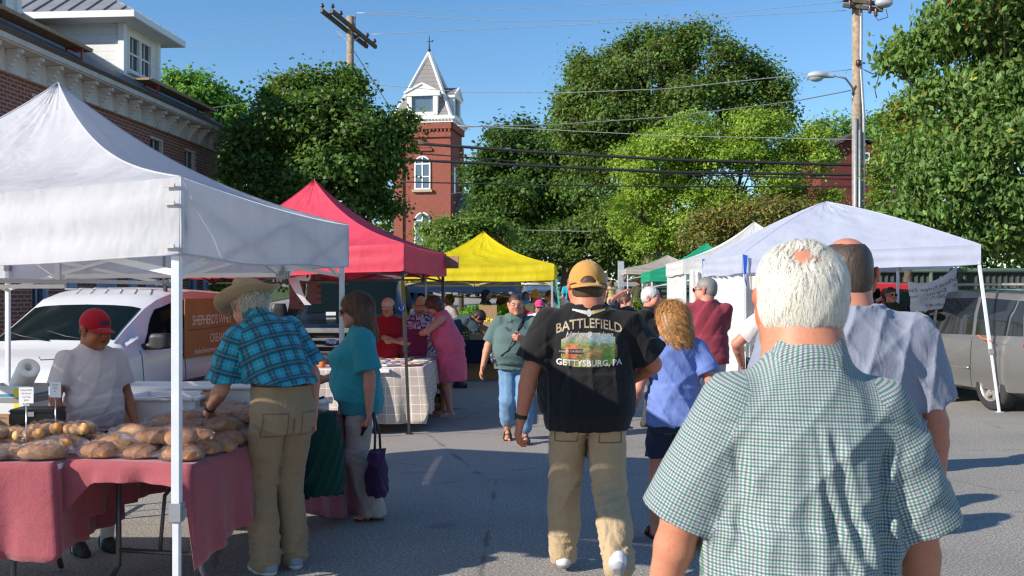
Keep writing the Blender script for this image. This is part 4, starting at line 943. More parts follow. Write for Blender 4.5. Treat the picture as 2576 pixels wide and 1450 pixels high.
def build_brick_building():
    th = math.atan2(.077, 1); root = empty("brick_building", (-8.9, 17.3, 0), -th, "old two storey red brick building with white bracketed cornice, slate roof and dormers", "building")
    bk = brick_mat("brick_side", 'Y', (.32, .08, .042), (.23, .058, .036), (.40, .34, .28)); bkx = brick_mat("brick_end", 'X', (.32, .08, .042), (.23, .058, .036), (.40, .34, .28))
    wt = NT("old_white_paint"); co = wt.coord(); n = wt.noise(co, 5, 6, .7); n2 = wt.noise(wt.map(co, (1, 1, .3)), 14, 5, .7)
    wt.set(color=wt.mix(wt.ramp(n2, [(.55, (0, 0, 0)), (.75, (.5, .5, .5))]), wt.ramp(n, [(.3, (.46, .44, .41)), (.7, (.60, .58, .55))]), (.34, .27, .21)), rough=.7, normal=wt.bump(n2, .15, .01)); wt = wt.m
    pn = glassy("pane_glass", (.03, .045, .06), .05); bl = plain("blue_trim", (.36, .42, .55), .6)
    Y0, Y1, ZE, XB = -.8, 10.2, 5.85, -7.6
    m = MB(); ops = [(1.0, 1.62, 1.2, 2.75), (3.4, 4.25, .02, 2.75), (5.7, 6.4, .02, 2.75), (8.2, 8.8, 1.2, 2.75), (1.0, 1.62, 3.9, 5.3), (3.4, 4.1, 3.9, 5.3), (5.95, 6.75, 3.9, 5.3), (7.95, 8.7, 3.9, 5.3)]
    ycuts = sorted({Y0, Y1, *[o[0] for o in ops], *[o[1] for o in ops]}); zc = [0, 1.2, 2.75, 3.9, 5.3, 5.52]
    for a, b in zip(ycuts[:-1], ycuts[1:]):
        for c, d in zip(zc[:-1], zc[1:]):
            if any(o[0] <= a and b <= o[1] and o[2] - .03 <= c + .001 and d <= o[3] + .001 for o in ops) or any(o[0] <= a and b <= o[1] and c < o[3] - .1 and o[2] < .1 and d <= o[3] + .001 for o in ops): continue
            m.box((-.15, (a + b) / 2, (c + d) / 2), (.3, b - a, d - c))
    m.build("wall", bk, root); m = MB(); m.box(((XB - .3) / 2, Y1 - .15, 2.76), (abs(XB) - .3, .3, 5.52)); m.box(((XB - .3) / 2, Y0 + .15, 2.76), (abs(XB) - .3, .3, 5.52)); m.build("end_wall", bkx, root)
    for i, (a, b, c, d) in enumerate(ops):
        if c < .1:
            dm = MB(); dm.box((-.1, (a + b) / 2, 1.15), (.06, b - a - .16, 2.26)); dm.box((-.06, (a + b) / 2, 1.7), (.02, (b - a) * .5, .7)); dm.box((-.06, (a + b) / 2, .6), (.02, (b - a) * .5, .7)); o = dm.build("door", plain("grey_door", (.33, .36, .42), .5), root)
            fr = MB(); fr.box((-.05, a + .04, 1.37), (.14, .08, 2.72)); fr.box((-.05, b - .04, 1.37), (.14, .08, 2.72)); fr.box((-.05, (a + b) / 2, 2.45), (.13, b - a - .16, .08)); fr.build("door_frame", bl, o); g = MB(); g.box((-.1, (a + b) / 2, 2.62), (.02, b - a - .16, .2)); g.build("pane", pn, o)
            h = MB(); h.tube([(-.05, b - .16, 1.0), (-.01, b - .16, 1.0), (-.01, b - .24, 1.0)], .012, 6); h.build("handle", plain("dark_metal", (.05, .05, .055), .4, .8), o)
        else: window(root, "window", -.1, a + .07, b - .07, c + .1, d - .07, bl if c < 3 else wt, pn)
    for yy in (2.35, 5.0, 6.95, 9.3): m = MB(); m.box((.02, yy, 1.38), (.1, .3, 2.76)); m.build("pilaster", bl, root)
    m = MB(); m.box((.9, 5.4, 1.3), (.12, .12, 2.6)); m.build("porch_post", plain("raw_wood", (.42, .26, .12), .8), root)
    sg = MB(); sg.box((.05, 7.0, 2.35), (.03, .55, .3)); sg.build("green_sign", plain("sign_green", (.03, .42, .14), .5), root)
    m = MB(); m.box((.05, (Y0 + Y1) / 2, 5.66), (.1, Y1 - Y0 + .2, .4)); m.box((.2, (Y0 + Y1) / 2, 5.89), (.44, Y1 - Y0 + .3, .07)); m.box((.43, (Y0 + Y1) / 2, 5.94), (.07, Y1 - Y0 + .34, .12)); m.box(((XB + .2) / 2, Y1 + .05, 5.66), (abs(XB), .1, .4)); m.box((XB / 2, Y1 + .2, 5.89), (abs(XB) + .3, .4, .07))
    co_ = m.build("cornice", wt, root); yy = Y0 + .2
    prof = [(0, 5.45), (.05, 5.49), (.05, 5.54), (.09, 5.56), (.09, 5.61), (.14, 5.63), (.14, 5.68), (.2, 5.7), (.2, 5.76), (.28, 5.78), (.28, 5.85), (0, 5.85)]
    while yy < Y1:
        br = MB(); br.prism([(.1 + p[0], p[1]) for p in prof], yy - .045, yy + .045, 'Y'); br.box((.24, yy, 5.81), (.22, .15, .07)); br.build("bracket", wt, co_); yy += .66
    gut = MB(); gut.add([(.46, Y0 - .2, 5.97), (.46, Y1 + .2, 5.97), (.54, Y1 + .2, 6.03), (.54, Y0 - .2, 6.03), (.42, Y0 - .2, 6.02), (.42, Y1 + .2, 6.02)], [(0, 1, 2, 3), (0, 4, 5, 1)]); gut.build("gutter", plain("old_gutter", (.16, .13, .11), .6, .3), root)
    # slate roof
    t = NT("slate"); c_ = t.coord(); S_ = t.sep(c_); cb = t.n("ShaderNodeCombineXYZ"); t.put(cb.inputs[0], S_[1]); t.put(cb.inputs[1], t.math('MULTIPLY', S_[0], 1.22))
    b = t.n("ShaderNodeTexBrick"); t.put(b.inputs[0], cb.outputs[0]); t.put(b.inputs['Color1'], (.16, .165, .175, 1)); t.put(b.inputs['Color2'], (.085, .09, .1, 1)); t.put(b.inputs['Mortar'], (.03, .03, .03, 1)); b.inputs['Scale'].default_value = 1; b.inputs['Brick Width'].default_value = .28; b.inputs['Row Height'].default_value = .2; b.inputs['Mortar Size'].default_value = .008
    t.set(color=t.mix(t.math('MULTIPLY', t.noise(c_, 2, 6), .5), b.outputs[0], (.22, .21, .2)), rough=.6, normal=t.bump(b.outputs[0], .5, .02)); slate = t.m
    PT = .62; RX = -3.8; rz = lambda x: 6.03 + (.46 - x) * PT
    m = MB(); a = .46
    m.add([(a, Y0 - .2, rz(a)), (a, Y1 + .25, rz(a)), (RX, Y1 - 3.0, rz(RX)), (RX, Y0 - .2, rz(RX))], [(0, 1, 2, 3)]); m.add([(a, Y1 + .25, rz(a)), (RX, Y1 - 3.0, rz(RX)), (2 * RX - a, Y1 + .25, rz(a))], [(0, 1, 2)]); m.add([(RX, Y0 - .2, rz(RX)), (2 * RX - a, Y0 - .2, rz(a)), (2 * RX - a, Y1 + .25, rz(a)), (RX, Y1 - 3, rz(RX))], [(0, 3, 2, 1)])
    m.add([(a, Y0 - .2, rz(a)), (RX, Y0 - .2, rz(RX)), (2 * RX - a, Y0 - .2, rz(a))], [(0, 1, 2)])
    m.add([(a, Y0 - .2, rz(a) - .05), (a, Y1 + .25, rz(a) - .05), (a, Y1 + .25, rz(a) - .001), (a, Y0 - .2, rz(a) - .001)], [(0, 1, 2, 3)]); roof = m.build("roof", slate, root)
    # dormers
    sid = NT("lap_siding"); c_ = sid.coord(); z_ = sid.sep(c_)[2]; fr = sid.math('FRACT', sid.math('MULTIPLY', z_, 1 / .19)); n = sid.noise(c_, 3, 5)
    sid.set(color=sid.mix(sid.ramp(fr, [(0.0, (1, 1, 1)), (.05, (0, 0, 0))]), sid.ramp(n, [(.3, (.74, .74, .72)), (.7, (.84, .84, .82))]), (.28, .28, .29)), rough=.6, normal=sid.bump(fr, .5, .02)); sid = sid.m
    met = NT("standing_seam"); c_ = met.coord(); met.set(color=met.ramp(met.noise(c_, 2.5, 5), [(.3, (.27, .265, .26)), (.7, (.37, .36, .35))]), rough=.42, metal=.25); met = met.m; whp = plain("white_paint", (.8, .8, .79), .5, var=.04)
    for (da, db) in ((-.4, 1.5), (5.8, 7.65)):
        xf = -.6; ztop = 7.86; xb = xf - 3.6; zf = rz(xf); m = MB(); mid = (da + db) / 2
        for yy in (da, db): m.add([(xf, yy, zf - .1), (xf, yy, ztop), (xb, yy, ztop), (xb, yy, rz(xb) - .1 if rz(xb) < ztop else ztop)], [(0, 1, 2, 3)])
        wa, wb = da + .3, db - .3; 
        m.box((xf - .04, (da + wa) / 2, (zf + ztop) / 2 - .05), (.08, wa - da, ztop - zf + .1)); m.box((xf - .04, (db + wb) / 2, (zf + ztop) / 2 - .05), (.08, db - wb, ztop - zf + .1)); m.box((xf - .04, mid, ztop - .07), (.08, wb - wa, .14)); m.box((xf - .04, mid, zf), (.08, wb - wa, .3))
        d = m.build("dormer", sid, root); g = None
        for yy in (da, db): g = MB(); g.box((xf, yy, (zf + ztop) / 2), (.14, .14, ztop - zf + .06)); g.build("corner_board", whp, d)
        window(d, "dormer_window", xf - .05, wa + .06, mid - .06, zf + .2, ztop - .2, whp, pn, cols=2, rows=2); window(d, "dormer_window", xf - .05, mid + .06, wb - .06, zf + .2, ztop - .2, whp, pn, cols=2, rows=2)
        ov = .5; e0, e1, xe = da - ov, db + ov, xf + ov; zr = ztop + .16; hip = 1.15; rg = (xe - (mid - e0) * 1.1, mid, zr + (mid - e0) * .62); bk_ = (xb - 1, mid, rg[2]); m = MB()
        m.add([(xe, e0, zr), (xe, e1, zr), rg], [(0, 1, 2)]); m.add([(xe, e0, zr), rg, bk_, (xb - 1, e0, zr)], [(0, 1, 2, 3)]); m.add([(xe, e1, zr), rg, bk_, (xb - 1, e1, zr)], [(0, 3, 2, 1)])
        k = xe - .5
        for i in range(14):
            xx = xe - .3 - .42 * i
            for e, sg_ in ((e0, 1), (e1, -1)):
                tt = min(1.0, (xe - xx) / (xe - rg[0])); m.bar((xx, e, zr + .012), (xx, e + sg_ * (mid - e0) * tt, zr + .012 + (rg[2] - zr) * tt), .03, .05)
        for i in range(5): yy = e0 + (e1 - e0) * (i + 1) / 6; tt = 1 - abs(yy - mid) / (mid - e0); m.bar((xe, yy, zr + .012), (xe - (xe - rg[0]) * tt, yy, zr + .012 + (rg[2] - zr) * tt), .03, .04)
        m.build("dormer_roof", met, d); m = MB(); m.box(((xe + xb) / 2, mid, ztop + .02), (xe - xb, e1 - e0, .04)); m.box((xe + .012, mid, ztop + .085), (.03, e1 - e0 + .05, .15)); m.box(((xe + xb) / 2, e0 - .012, ztop + .085), (xe - xb, .03, .15)); m.box(((xe + xb) / 2, e1 + .012, ztop + .085), (xe - xb, .03, .15)); m.build("dormer_soffit", whp, d)
    ch = MB(); ch.box((-5.2, 5, 8.2), (.7, .6, 1.6)); ch.build("chimney", bkx, roof)
    wood = plain("plank_wood", (.36, .24, .14), .8, var=.3, scale=20); redm = plain("red_jack", (.42, .04, .03), .5)
    for i, (a, b) in enumerate(((-.8, 2.9), (5.5, 9.6))):
        p = empty("scaffold_plank", (-8.9, 17.3, 0), -th, ("wooden roofing plank on red jacks laid before the nearer dormer", "wooden roofing plank on red jacks laid below the far dormer window")[i], "plank", "roofing planks along the eaves")
        m = MB(); m.box((.0, (a + b) / 2, 6.5), (.36, b - a, .045)); m.box((.0, (a + b) / 2 + .1, 6.54), (.34, b - a - .1, .03)); m.build("board", wood, p)
        for yy in (a + .5, b - .4): m = MB(); m.bar((.16, yy, 6.47), (.16, yy, 6.22), .03); m.bar((-.16, yy, 6.47), (-.16, yy, 6.42), .03); m.bar((-.18, yy, 6.46), (.2, yy, 6.46), .03); m.bar((.16, yy, 6.23), (-.1, yy, 6.38), .025); m.build("roof_jack", redm, p)
    # a loose strip of new shingles
def build_tower():
    d = 100; cx = px(1080, d); z0 = gz(0, d) - .2; root = empty("church_tower", (cx, d, z0), R(-9), "tall red brick bell tower with slate spire and white dormers", "tower"); H = lambda y: CH + (YH - y) / FP * d - z0
    bx = brick_mat("tower_brick_x", 'X', (.38, .07, .04), (.31, .055, .035), (.36, .18, .13), mw=.008); by = brick_mat("tower_brick_y", 'Y', (.38, .07, .04), (.31, .055, .035), (.36, .18, .13), mw=.008)
    w = 2.75; zt = H(322); m = MB(); m.add([(-w, -w, 0), (w, -w, 0), (w, -w, zt), (-w, -w, zt), (-w, w, 0), (w, w, 0), (w, w, zt), (-w, w, zt)], [(0, 1, 2, 3), (5, 4, 7, 6)])
    for sx in (-1, 1): m.box((sx * (w - .35), -w - .1, zt / 2 - .9), (.9, .2, zt - 1.8))
    m.box((0, -w - .1, zt - 1.15), (2 * w + .2, .2, .5)); m.box((0, -w - .14, zt - .3), (2 * w + .3, .3, .6))
    for i in range(15): m.box((-w + .1 + i * .38, -w - .12, zt - .75), (.17, .25, .32))
    m.box((0, -w - .12, zt - 2.6), (1.9, .12, .25)); m.box((0, -w - .14, zt - 2.35), (1.5, .12, .15)); m.build("wall", bx, root)
    m = MB(); m.add([(-w, -w, 0), (w, -w, 0), (w, -w, zt), (-w, -w, zt), (-w, w, 0), (w, w, 0), (w, w, zt), (-w, w, zt)], [(1, 5, 6, 2), (4, 0, 3, 7)])
    for sy in (-1, 1): m.box((w + .1, sy * (w - .35), zt / 2 - .9), (.2, .9, zt - 1.8))
    m.box((w + .14, 0, zt - .3), (.3, 2 * w, .6)); m.build("side_wall", by, root)
    wh = plain("tower_white", (.82, .82, .8), .5, var=.04); m = MB(); m.box((0, 0, zt + .15), (2 * w + .7, 2 * w + .7, .3)); m.box((0, 0, zt + .42), (2 * w + 1.1, 2 * w + 1.1, .24)); m.box((0, 0, zt + .62), (2 * w + .5, 2 * w + .5, .16))
    for i in range(19):
        m.box((-w - .2 + i * .33, -w - .42, zt + .25), (.16, .14, .12)); m.box((w + .42, -w - .2 + i * .33, zt + .25), (.14, .16, .12))
    m.build("cornice", wh, root)
    t = NT("spire_slate"); co = t.coord(); v_ = t.vor(t.map(co, (3.4, 3.4, 2.2)), 1.0, out=1); sc_ = t.noise(co, 2, 5); z_ = t.math('FRACT', t.math('MULTIPLY', t.sep(co)[2], 2.2)); hx = t.math('FRACT', t.math('MULTIPLY', t.math('ADD', t.sep(co)[0], t.sep(co)[1]), 2.4))
    t.set(color=t.mix(t.ramp(z_, [(0, (1, 1, 1)), (.15, (0, 0, 0))]), t.mix(t.math('MULTIPLY', sc_, .6), (.27, .25, .24), (.16, .14, .13)), (.09, .08, .08)), rough=.7, normal=t.bump(z_, .4, .05)); sl_ = t.m
    za = H(133); zb = zt + .7; m = MB(); b1 = w + .1; zm = H(225); b2 = 1.55
    m.add([(-b1, -b1, zb), (b1, -b1, zb), (b1, b1, zb), (-b1, b1, zb), (-b2, -b2, zm), (b2, -b2, zm), (b2, b2, zm), (-b2, b2, zm), (0, 0, za)], [(0, 1, 5, 4), (1, 2, 6, 5), (2, 3, 7, 6), (3, 0, 4, 7), (4, 5, 8), (5, 6, 8), (6, 7, 8), (7, 4, 8)]); m.build("spire", sl_, root)
    m = MB()
    for sx, sy in ((-1, -1), (1, -1), (1, 1), (-1, 1)): m.bar((sx * b1, sy * b1, zb), (sx * b2, sy * b2, zm), .24); m.bar((sx * b2, sy * b2, zm), (0, 0, za), .26)
    m.add([(-.5, -.5, za - 1.3), (.5, -.5, za - 1.3), (.5, .5, za - 1.3), (-.5, .5, za - 1.3), (0, 0, za + .1)], [(0, 1, 4), (1, 2, 4), (2, 3, 4), (3, 0, 4)]); m.build("hip_trim", wh, root)
    m = MB(); m.tube([(0, 0, za - .2), (0, 0, za + 1.7)], [.1, .03], 6); m.lathe((0, 0, za + .25), [(.02, -.15), (.2, 0), (.02, .15)], 8); m.box((0, 0, za + 1.1), (.5, .04, .06)); m.add([(.2, 0, za + 1.15), (.42, 0, za + 1.3), (.42, 0, za + 1.0)], [(0, 1, 2)]); m.build("weather_vane", plain("dark_iron", (.03, .03, .03), .5, .5), root)
    pn = glassy("tower_glass", (.09, .14, .19), .15)
    for ang in (0, 90):
        M = Matrix.Rotation(R(ang), 3, 'Z'); m = MB(); q = lambda x, y, z: tuple(M @ Vector((x, y, z)))
        y0 = -w - .1; zc, ztp, zp_ = zb + .1, zb + 2.05, zb + 3.1
        def bx_(c, d_): m.box(q(*c), d_ if ang == 0 else (d_[1], d_[0], d_[2]))
        bx_((-1.3, y0 + .4, (zc + ztp) / 2), (.45, .9, ztp - zc)); bx_((1.3, y0 + .4, (zc + ztp) / 2), (.45, .9, ztp - zc)); bx_((0, y0 + .4, zc + .1), (2.2, .9, .3)); bx_((0, y0 + .4, ztp + .05), (3.5, 1.1, .3)); bx_((0, y0 + 1.2, (zc + ztp) / 2), (2.9, 1.0, ztp - zc))
        m.add([q(-1.75, y0 - .15, ztp + .2), q(1.75, y0 - .15, ztp + .2), q(0, y0 - .15, zp_), q(-1.75, y0 + 2.4, ztp + .2), q(1.75, y0 + 2.4, ztp + .2), q(0, y0 + 2.4, zp_)], [(0, 1, 2)]); m.bar(q(-1.8, y0 - .2, ztp + .2), q(0, y0 - .2, zp_ + .05), .16); m.bar(q(1.8, y0 - .2, ztp + .2), q(0, y0 - .2, zp_ + .05), .16)
        o = m.build("dormer", wh, root); m = MB(); m.add([q(-1.85, y0 - .25, ztp + .22), q(0, y0 - .25, zp_ + .12), q(0, y0 + 2.4, zp_ + .12), q(-1.85, y0 + 2.4, ztp + .22), q(1.85, y0 - .25, ztp + .22), q(1.85, y0 + 2.4, ztp + .22)], [(0, 1, 2, 3), (1, 4, 5, 2)]); m.build("dormer_roof", sl_, o)
        g = MB(); g.add([q(-1.08, y0 + .2, zc + .25), q(1.08, y0 + .2, zc + .25), q(1.08, y0 + .2, ztp - .1), q(-1.08, y0 + .2, ztp - .1)], [(0, 1, 2, 3)]); g.build("pane", pn, o)
    def arch(zb_, zt_, nm="arched_window"):
        n = 12; r_ = .8; zs = zt_ - r_; P = [(-r_, zb_), (r_, zb_)] + [(r_ * math.cos(PI * i / n), zs + r_ * math.sin(PI * i / n)) for i in range(n + 1)]
        Pi = [(x * .84, zb_ + .12 if z == zb_ else zs + (z - zs) * .84 if z > zs else z) for x, z in P]; m = MB(); N = len(P); y = -w - .03
        m.add([(x, y - .1, z) for x, z in P] + [(x, y - .1, z) for x, z in Pi], [(i, (i + 1) % N, N + (i + 1) % N, N + i) for i in range(N)]); m.add([(x, y - .1, z) for x, z in P] + [(x, y, z) for x, z in P], [(i, (i + 1) % N, N + (i + 1) % N, N + i) for i in range(N)])
        m.box((0, y - .08, (zb_ + zt_) / 2), (.12, .06, zt_ - zb_ - .1)); m.box((0, y - .08, zs), (1.4, .055, .12)); m.box((0, y - .08, (zb_ + zs) / 2), (1.4, .055, .1)); o = m.build(nm, wh, root)
        g = MB(); g.add([(x, y - .05, z) for x, z in Pi], [tuple(range(N))]); g.build("pane", pn, o); s_ = MB(); s_.box((0, y - .12, zb_ - .15), (2.0, .3, .25)); s_.build("sill", plain("sandstone", (.42, .34, .24), .8), o)
    arch(H(484), H(402)); arch(H(620), H(540))
    m = MB(); m.add([(w + .02, -1.0, H(500)), (w + .02, -.4, H(500)), (w + .02, -.4, H(425)), (w + .02, -1.0, H(425))], [(0, 1, 2, 3)]); m.build("pane", pn, root)
    m = MB(); m.box((w + 3.5, 2.0, 3.2), (7, 7, 6.4)); m.build("nave_wall", bx, root); m = MB(); m.prism([(-1.8, 6.3), (5.8, 6.3), (2, 9.3)], w, w + 7.3, 'X'); m.build("nave_roof", sl_, root)
def build_red_house():
    d = 72; K = FP / d; cx = px(2100, d); z0 = gz(0, d); root = empty("red_house", (cx, d, z0), R(8), "dark red gabled house with a white window among the trees behind the pole", "house"); H = lambda y: CH + (YH - y) / FP * d - z0
    rd = plain("barn_red", (.17, .03, .03), .8, scale=2); wh = plain("white_paint", (.8, .8, .79), .5, var=.04); m = MB(); w = 2.5; ze = H(405); zg = H(360)
    m.prism([(-w, 0), (w, 0), (w, ze), (0, zg), (-w, ze)], -3, 5, 'Y'); m.box((4.6, 1, H(470) / 2), (4.2, 6, H(470))); m.box((.9, 0, H(520) / 2), (6.2, 7, H(520))); m.build("wall", rd, root)
    m = MB(); rf = plain("house_roof", (.07, .055, .055), .8)
    for sx in (-1, 1): m.add([(0, -3.4, zg + .12), (sx * (w + .35), -3.4, ze - .1), (sx * (w + .35), 5, ze - .1), (0, 5, zg + .12), (0, -3.4, zg + .3), (sx * (w + .35), -3.4, ze + .08), (sx * (w + .35), 5, ze + .08), (0, 5, zg + .3)], [(0, 1, 2, 3), (4, 5, 6, 7), (0, 1, 5, 4), (1, 2, 6, 5)])
    m.add([(2.5, -2.4, H(440)), (7, -2.4, H(472)), (7, 4.4, H(472)), (2.5, 4.4, H(440))], [(0, 1, 2, 3)]); m.build("roof", rf, root)
    m = MB(); m.box((2.9, .5, H(352) / 2), (.8, .8, H(352))); m.build("chimney", plain("chimney_red", (.35, .05, .04), .8), root)
    m = MB(); x0, x1, za, zb = .15, .95, H(432), H(402)
    for a, b, c, e in ((x0, x1, zb, zb + .1), (x0, x1, za - .1, za), (x0 - .1, x0, za - .1, zb + .1), (x1, x1 + .1, za - .1, zb + .1), ((x0 + x1) / 2 - .04, (x0 + x1) / 2 + .04, za, zb), (x0, x1, (za + zb) / 2 - .05, (za + zb) / 2 + .05)): m.box(((a + b) / 2, -3.06, (c + e) / 2), (b - a, .12, e - c))
    o = m.build("window", wh, root); g = MB(); g.box(((x0 + x1) / 2, -3.02, (za + zb) / 2), (x1 - x0, .06, zb - za)); g.build("pane", glassy("pane_glass"), o)
    m = MB(); m.box((4.5, -2.1, H(485)), (3.6, .1, .3)); m.box((3.1, -2.15, H(520) / 2 + .5), (.25, .12, H(500))); m.build("porch_trim", wh, root)
# ------------------------------------------------------------------ trees
def leaf_mat(name, trans=.4, rough=.5):
    if name in _M: return _M[name]
    t = NT(name); c = t.attr("Col"); t.set(color=c, rough=rough, spec=.35)
    tr = t.n("ShaderNodeBsdfTranslucent"); t.put(tr.inputs[0], t.mix(1.0, c, (1.3, 1.25, .35), 'MULTIPLY')); mx = t.n("ShaderNodeMixShader"); mx.inputs[0].default_value = trans
    t.t.links.new(t.b.outputs[0], mx.inputs[1]); t.t.links.new(tr.outputs[0], mx.inputs[2]); t.t.links.new(mx.outputs[0], t.out.inputs[0]); _M[name] = t.m; return t.m
def leaves_mesh(C, nrm, size, cols, rs, aspect=.55, droop=0.0, fold=0.25):
    n = len(C); a = rs.normal(size=(n, 3)); a -= nrm * (a * nrm).sum(1, keepdims=True); a[:, 2] -= droop; a /= np.linalg.norm(a, axis=1, keepdims=True) + 1e-9; b = np.cross(nrm, a); b /= np.linalg.norm(b, axis=1, keepdims=True) + 1e-9
    s_ = (size * rs.uniform(.6, 1.3, n))[:, None]; u = a * s_; w = b * s_ * aspect * .5; f = nrm * s_ * fold * .3
    V = np.stack([C - u * .5, C + w - f, C + u * .5, C - w - f], 1).reshape(-1, 3); F = np.arange(4 * n).reshape(n, 4)
    return V, F, np.repeat(cols, 4, 0)
def tree(name, label, x, y, lobes, n, leaf, col, trunk=None, tr=.22, seed=1, cat="tree", group=None, shell=.55, clump=.5, cn=26, aspect=.6, droop=.2, up=.5, cvar=.3, accents=None, zb=None, bark=(.09, .065, .045), matname="leaf", limbs=True, tz=None):
    """lobes: (x,y,z,rx,ry,rz) in world space"""
    rs = np.random.RandomState(seed); z0 = gz(x, y) if zb is None else zb; o0 = np.array([x, y, z0]); root = empty(name, (x, y, z0), 0, label, cat, group)
    Lb = np.array([l[:6] for l in lobes], float); vol = (Lb[:, 3] * Lb[:, 4] + Lb[:, 4] * Lb[:, 5] + Lb[:, 3] * Lb[:, 5]); pr = vol / vol.sum(); nc = max(8, n // cn)
    sb = []
    for q_, l in enumerate(Lb):
        for _ in range(11): e = rs.normal(size=3); e[2] = abs(e[2]) * 1.0 - .35 * rs.uniform(); e /= np.linalg.norm(e); sb.append((*(l[:3] + e * l[3:] * rs.uniform(.55, .8)), *(l[3:] * rs.uniform(.24, .46)), *e, pr[q_] * rs.uniform(.6, 1.4)))
    sb = np.array(sb); Lq = np.vstack([np.hstack([Lb, np.zeros((len(Lb), 3)), pr[:, None] * 2.6]), sb]); pq = Lq[:, 9] / Lq[:, 9].sum()
    li = rs.choice(len(Lq), nc, p=pq); d = rs.normal(size=(nc, 3)); d /= np.linalg.norm(d, axis=1, keepdims=True); d += Lq[li, 6:9] * .75 + np.array([0, 0, .25]) * (li >= len(Lb))[:, None]; d /= np.linalg.norm(d, axis=1, keepdims=True); small = li >= len(Lb); r = (shell + (1 - shell) * rs.uniform(0, 1, nc) ** .6) * (1 + rs.normal(0, .1, nc))
    bump_ = 1 + .2 * np.sin(d[:, 0] * 5 + li) * np.sin(d[:, 1] * 4 + 2 * li) + .16 * np.sin(d[:, 2] * 7 + li)
    r = np.where(small, .75 + .25 * rs.uniform(0, 1, nc), r * .8); bump_ = np.where(small, 1.0, bump_); cc = Lq[li, :3] + d * Lq[li, 3:6] * (r * bump_)[:, None]; cl = clump * rs.uniform(.5, 1.5, nc)
    k = rs.poisson(cn, nc); idx = np.repeat(np.arange(nc), k); N = len(idx); P = cc[idx] + rs.normal(size=(N, 3)) * cl[idx][:, None] * np.array([.5, .5, .34]); P[:, 2] = np.maximum(P[:, 2], z0 + .15)
    nr = rs.normal(size=(N, 3)) * .5 + d[idx] * .75; nr[:, 2] += up; nr /= np.linalg.norm(nr, axis=1, keepdims=True)
    base = np.array(col) * 1.8; tone = rs.normal(0, cvar, nc)[idx] * .6 + rs.normal(0, cvar * .6, N); c = base * np.exp(tone)[:, None]; yl = rs.uniform(0, 1, N)[:, None] * .35 * (rs.uniform(0, 1, nc)[idx][:, None]); c = c * (1 - yl) + np.array([base[1] * .95, base[1] * 1.05, base[2] * .7]) * yl
    if accents:
        for ac, fr, zmin in accents: m = (rs.uniform(0, 1, nc)[idx] < fr) & (rs.uniform(0, 1, N) < .6) & (P[:, 2] > zmin); c[m] = np.array(ac) * np.exp(rs.normal(0, .25, m.sum()))[:, None]
    V, F, Cc = leaves_mesh(P - o0, nr, np.full(N, leaf), c, rs, aspect, droop); me = fastmesh("crown", V, F, False); color_attr(me, np.clip(Cc, 0, 1)); link("crown", me, root, leaf_mat(matname))
    if limbs:
        b = plain("bark%02d%02d" % (int(bark[0] * 99), int(bark[1] * 99)), bark, .95, var=.4, scale=12, bump=.8, bscale=30); m = MB(); zt = tz if tz else float(Lb[:, 2].min() - z0); c0 = Vector((float(Lb[:, 0].mean() - x) * .4, 0, max(1.2, zt))); m.tube([(0, 0, -.1), (0, 0, .3), tuple(c0 * .5), tuple(c0)], [tr * 1.4, tr * 1.1, tr * .95, tr * .8], 12)
        rr = random.Random(seed)
        for l in Lb:
            e = Vector(l[:3] - o0); mid = c0.lerp(e, .5) + Vector((rr.uniform(-.3, .3), rr.uniform(-.3, .3), -.2)); m.tube([tuple(c0 - Vector((0, 0, .3))), tuple(mid), tuple(e)], [tr * .6, tr * .38, tr * .16], 7)
            for q in range(7):
                th = rr.uniform(0, 2 * PI); ph = rr.uniform(-.3, 1.2); e2 = e + Vector((math.cos(th) * math.cos(ph) * l[3], math.sin(th) * math.cos(ph) * l[4], math.sin(ph) * l[5])) * .85; s_ = mid.lerp(e, rr.uniform(.2, 1)); m.tube([tuple(s_), tuple(s_.lerp(e2, .5) + Vector((0, 0, .1))), tuple(e2)], [tr * .2, tr * .12, tr * .04], 5)
        m.build("trunk", b, root)
    return root
def LB(pxx, y, d, rpx, rpy=None, ry=None, dd=0):
    K = FP / d; X, Z = px(pxx, d, y); rx = rpx / K; rz_ = (rpy or rpx) / K; return (X, d + dd, Z, rx, ry or rx, rz_)
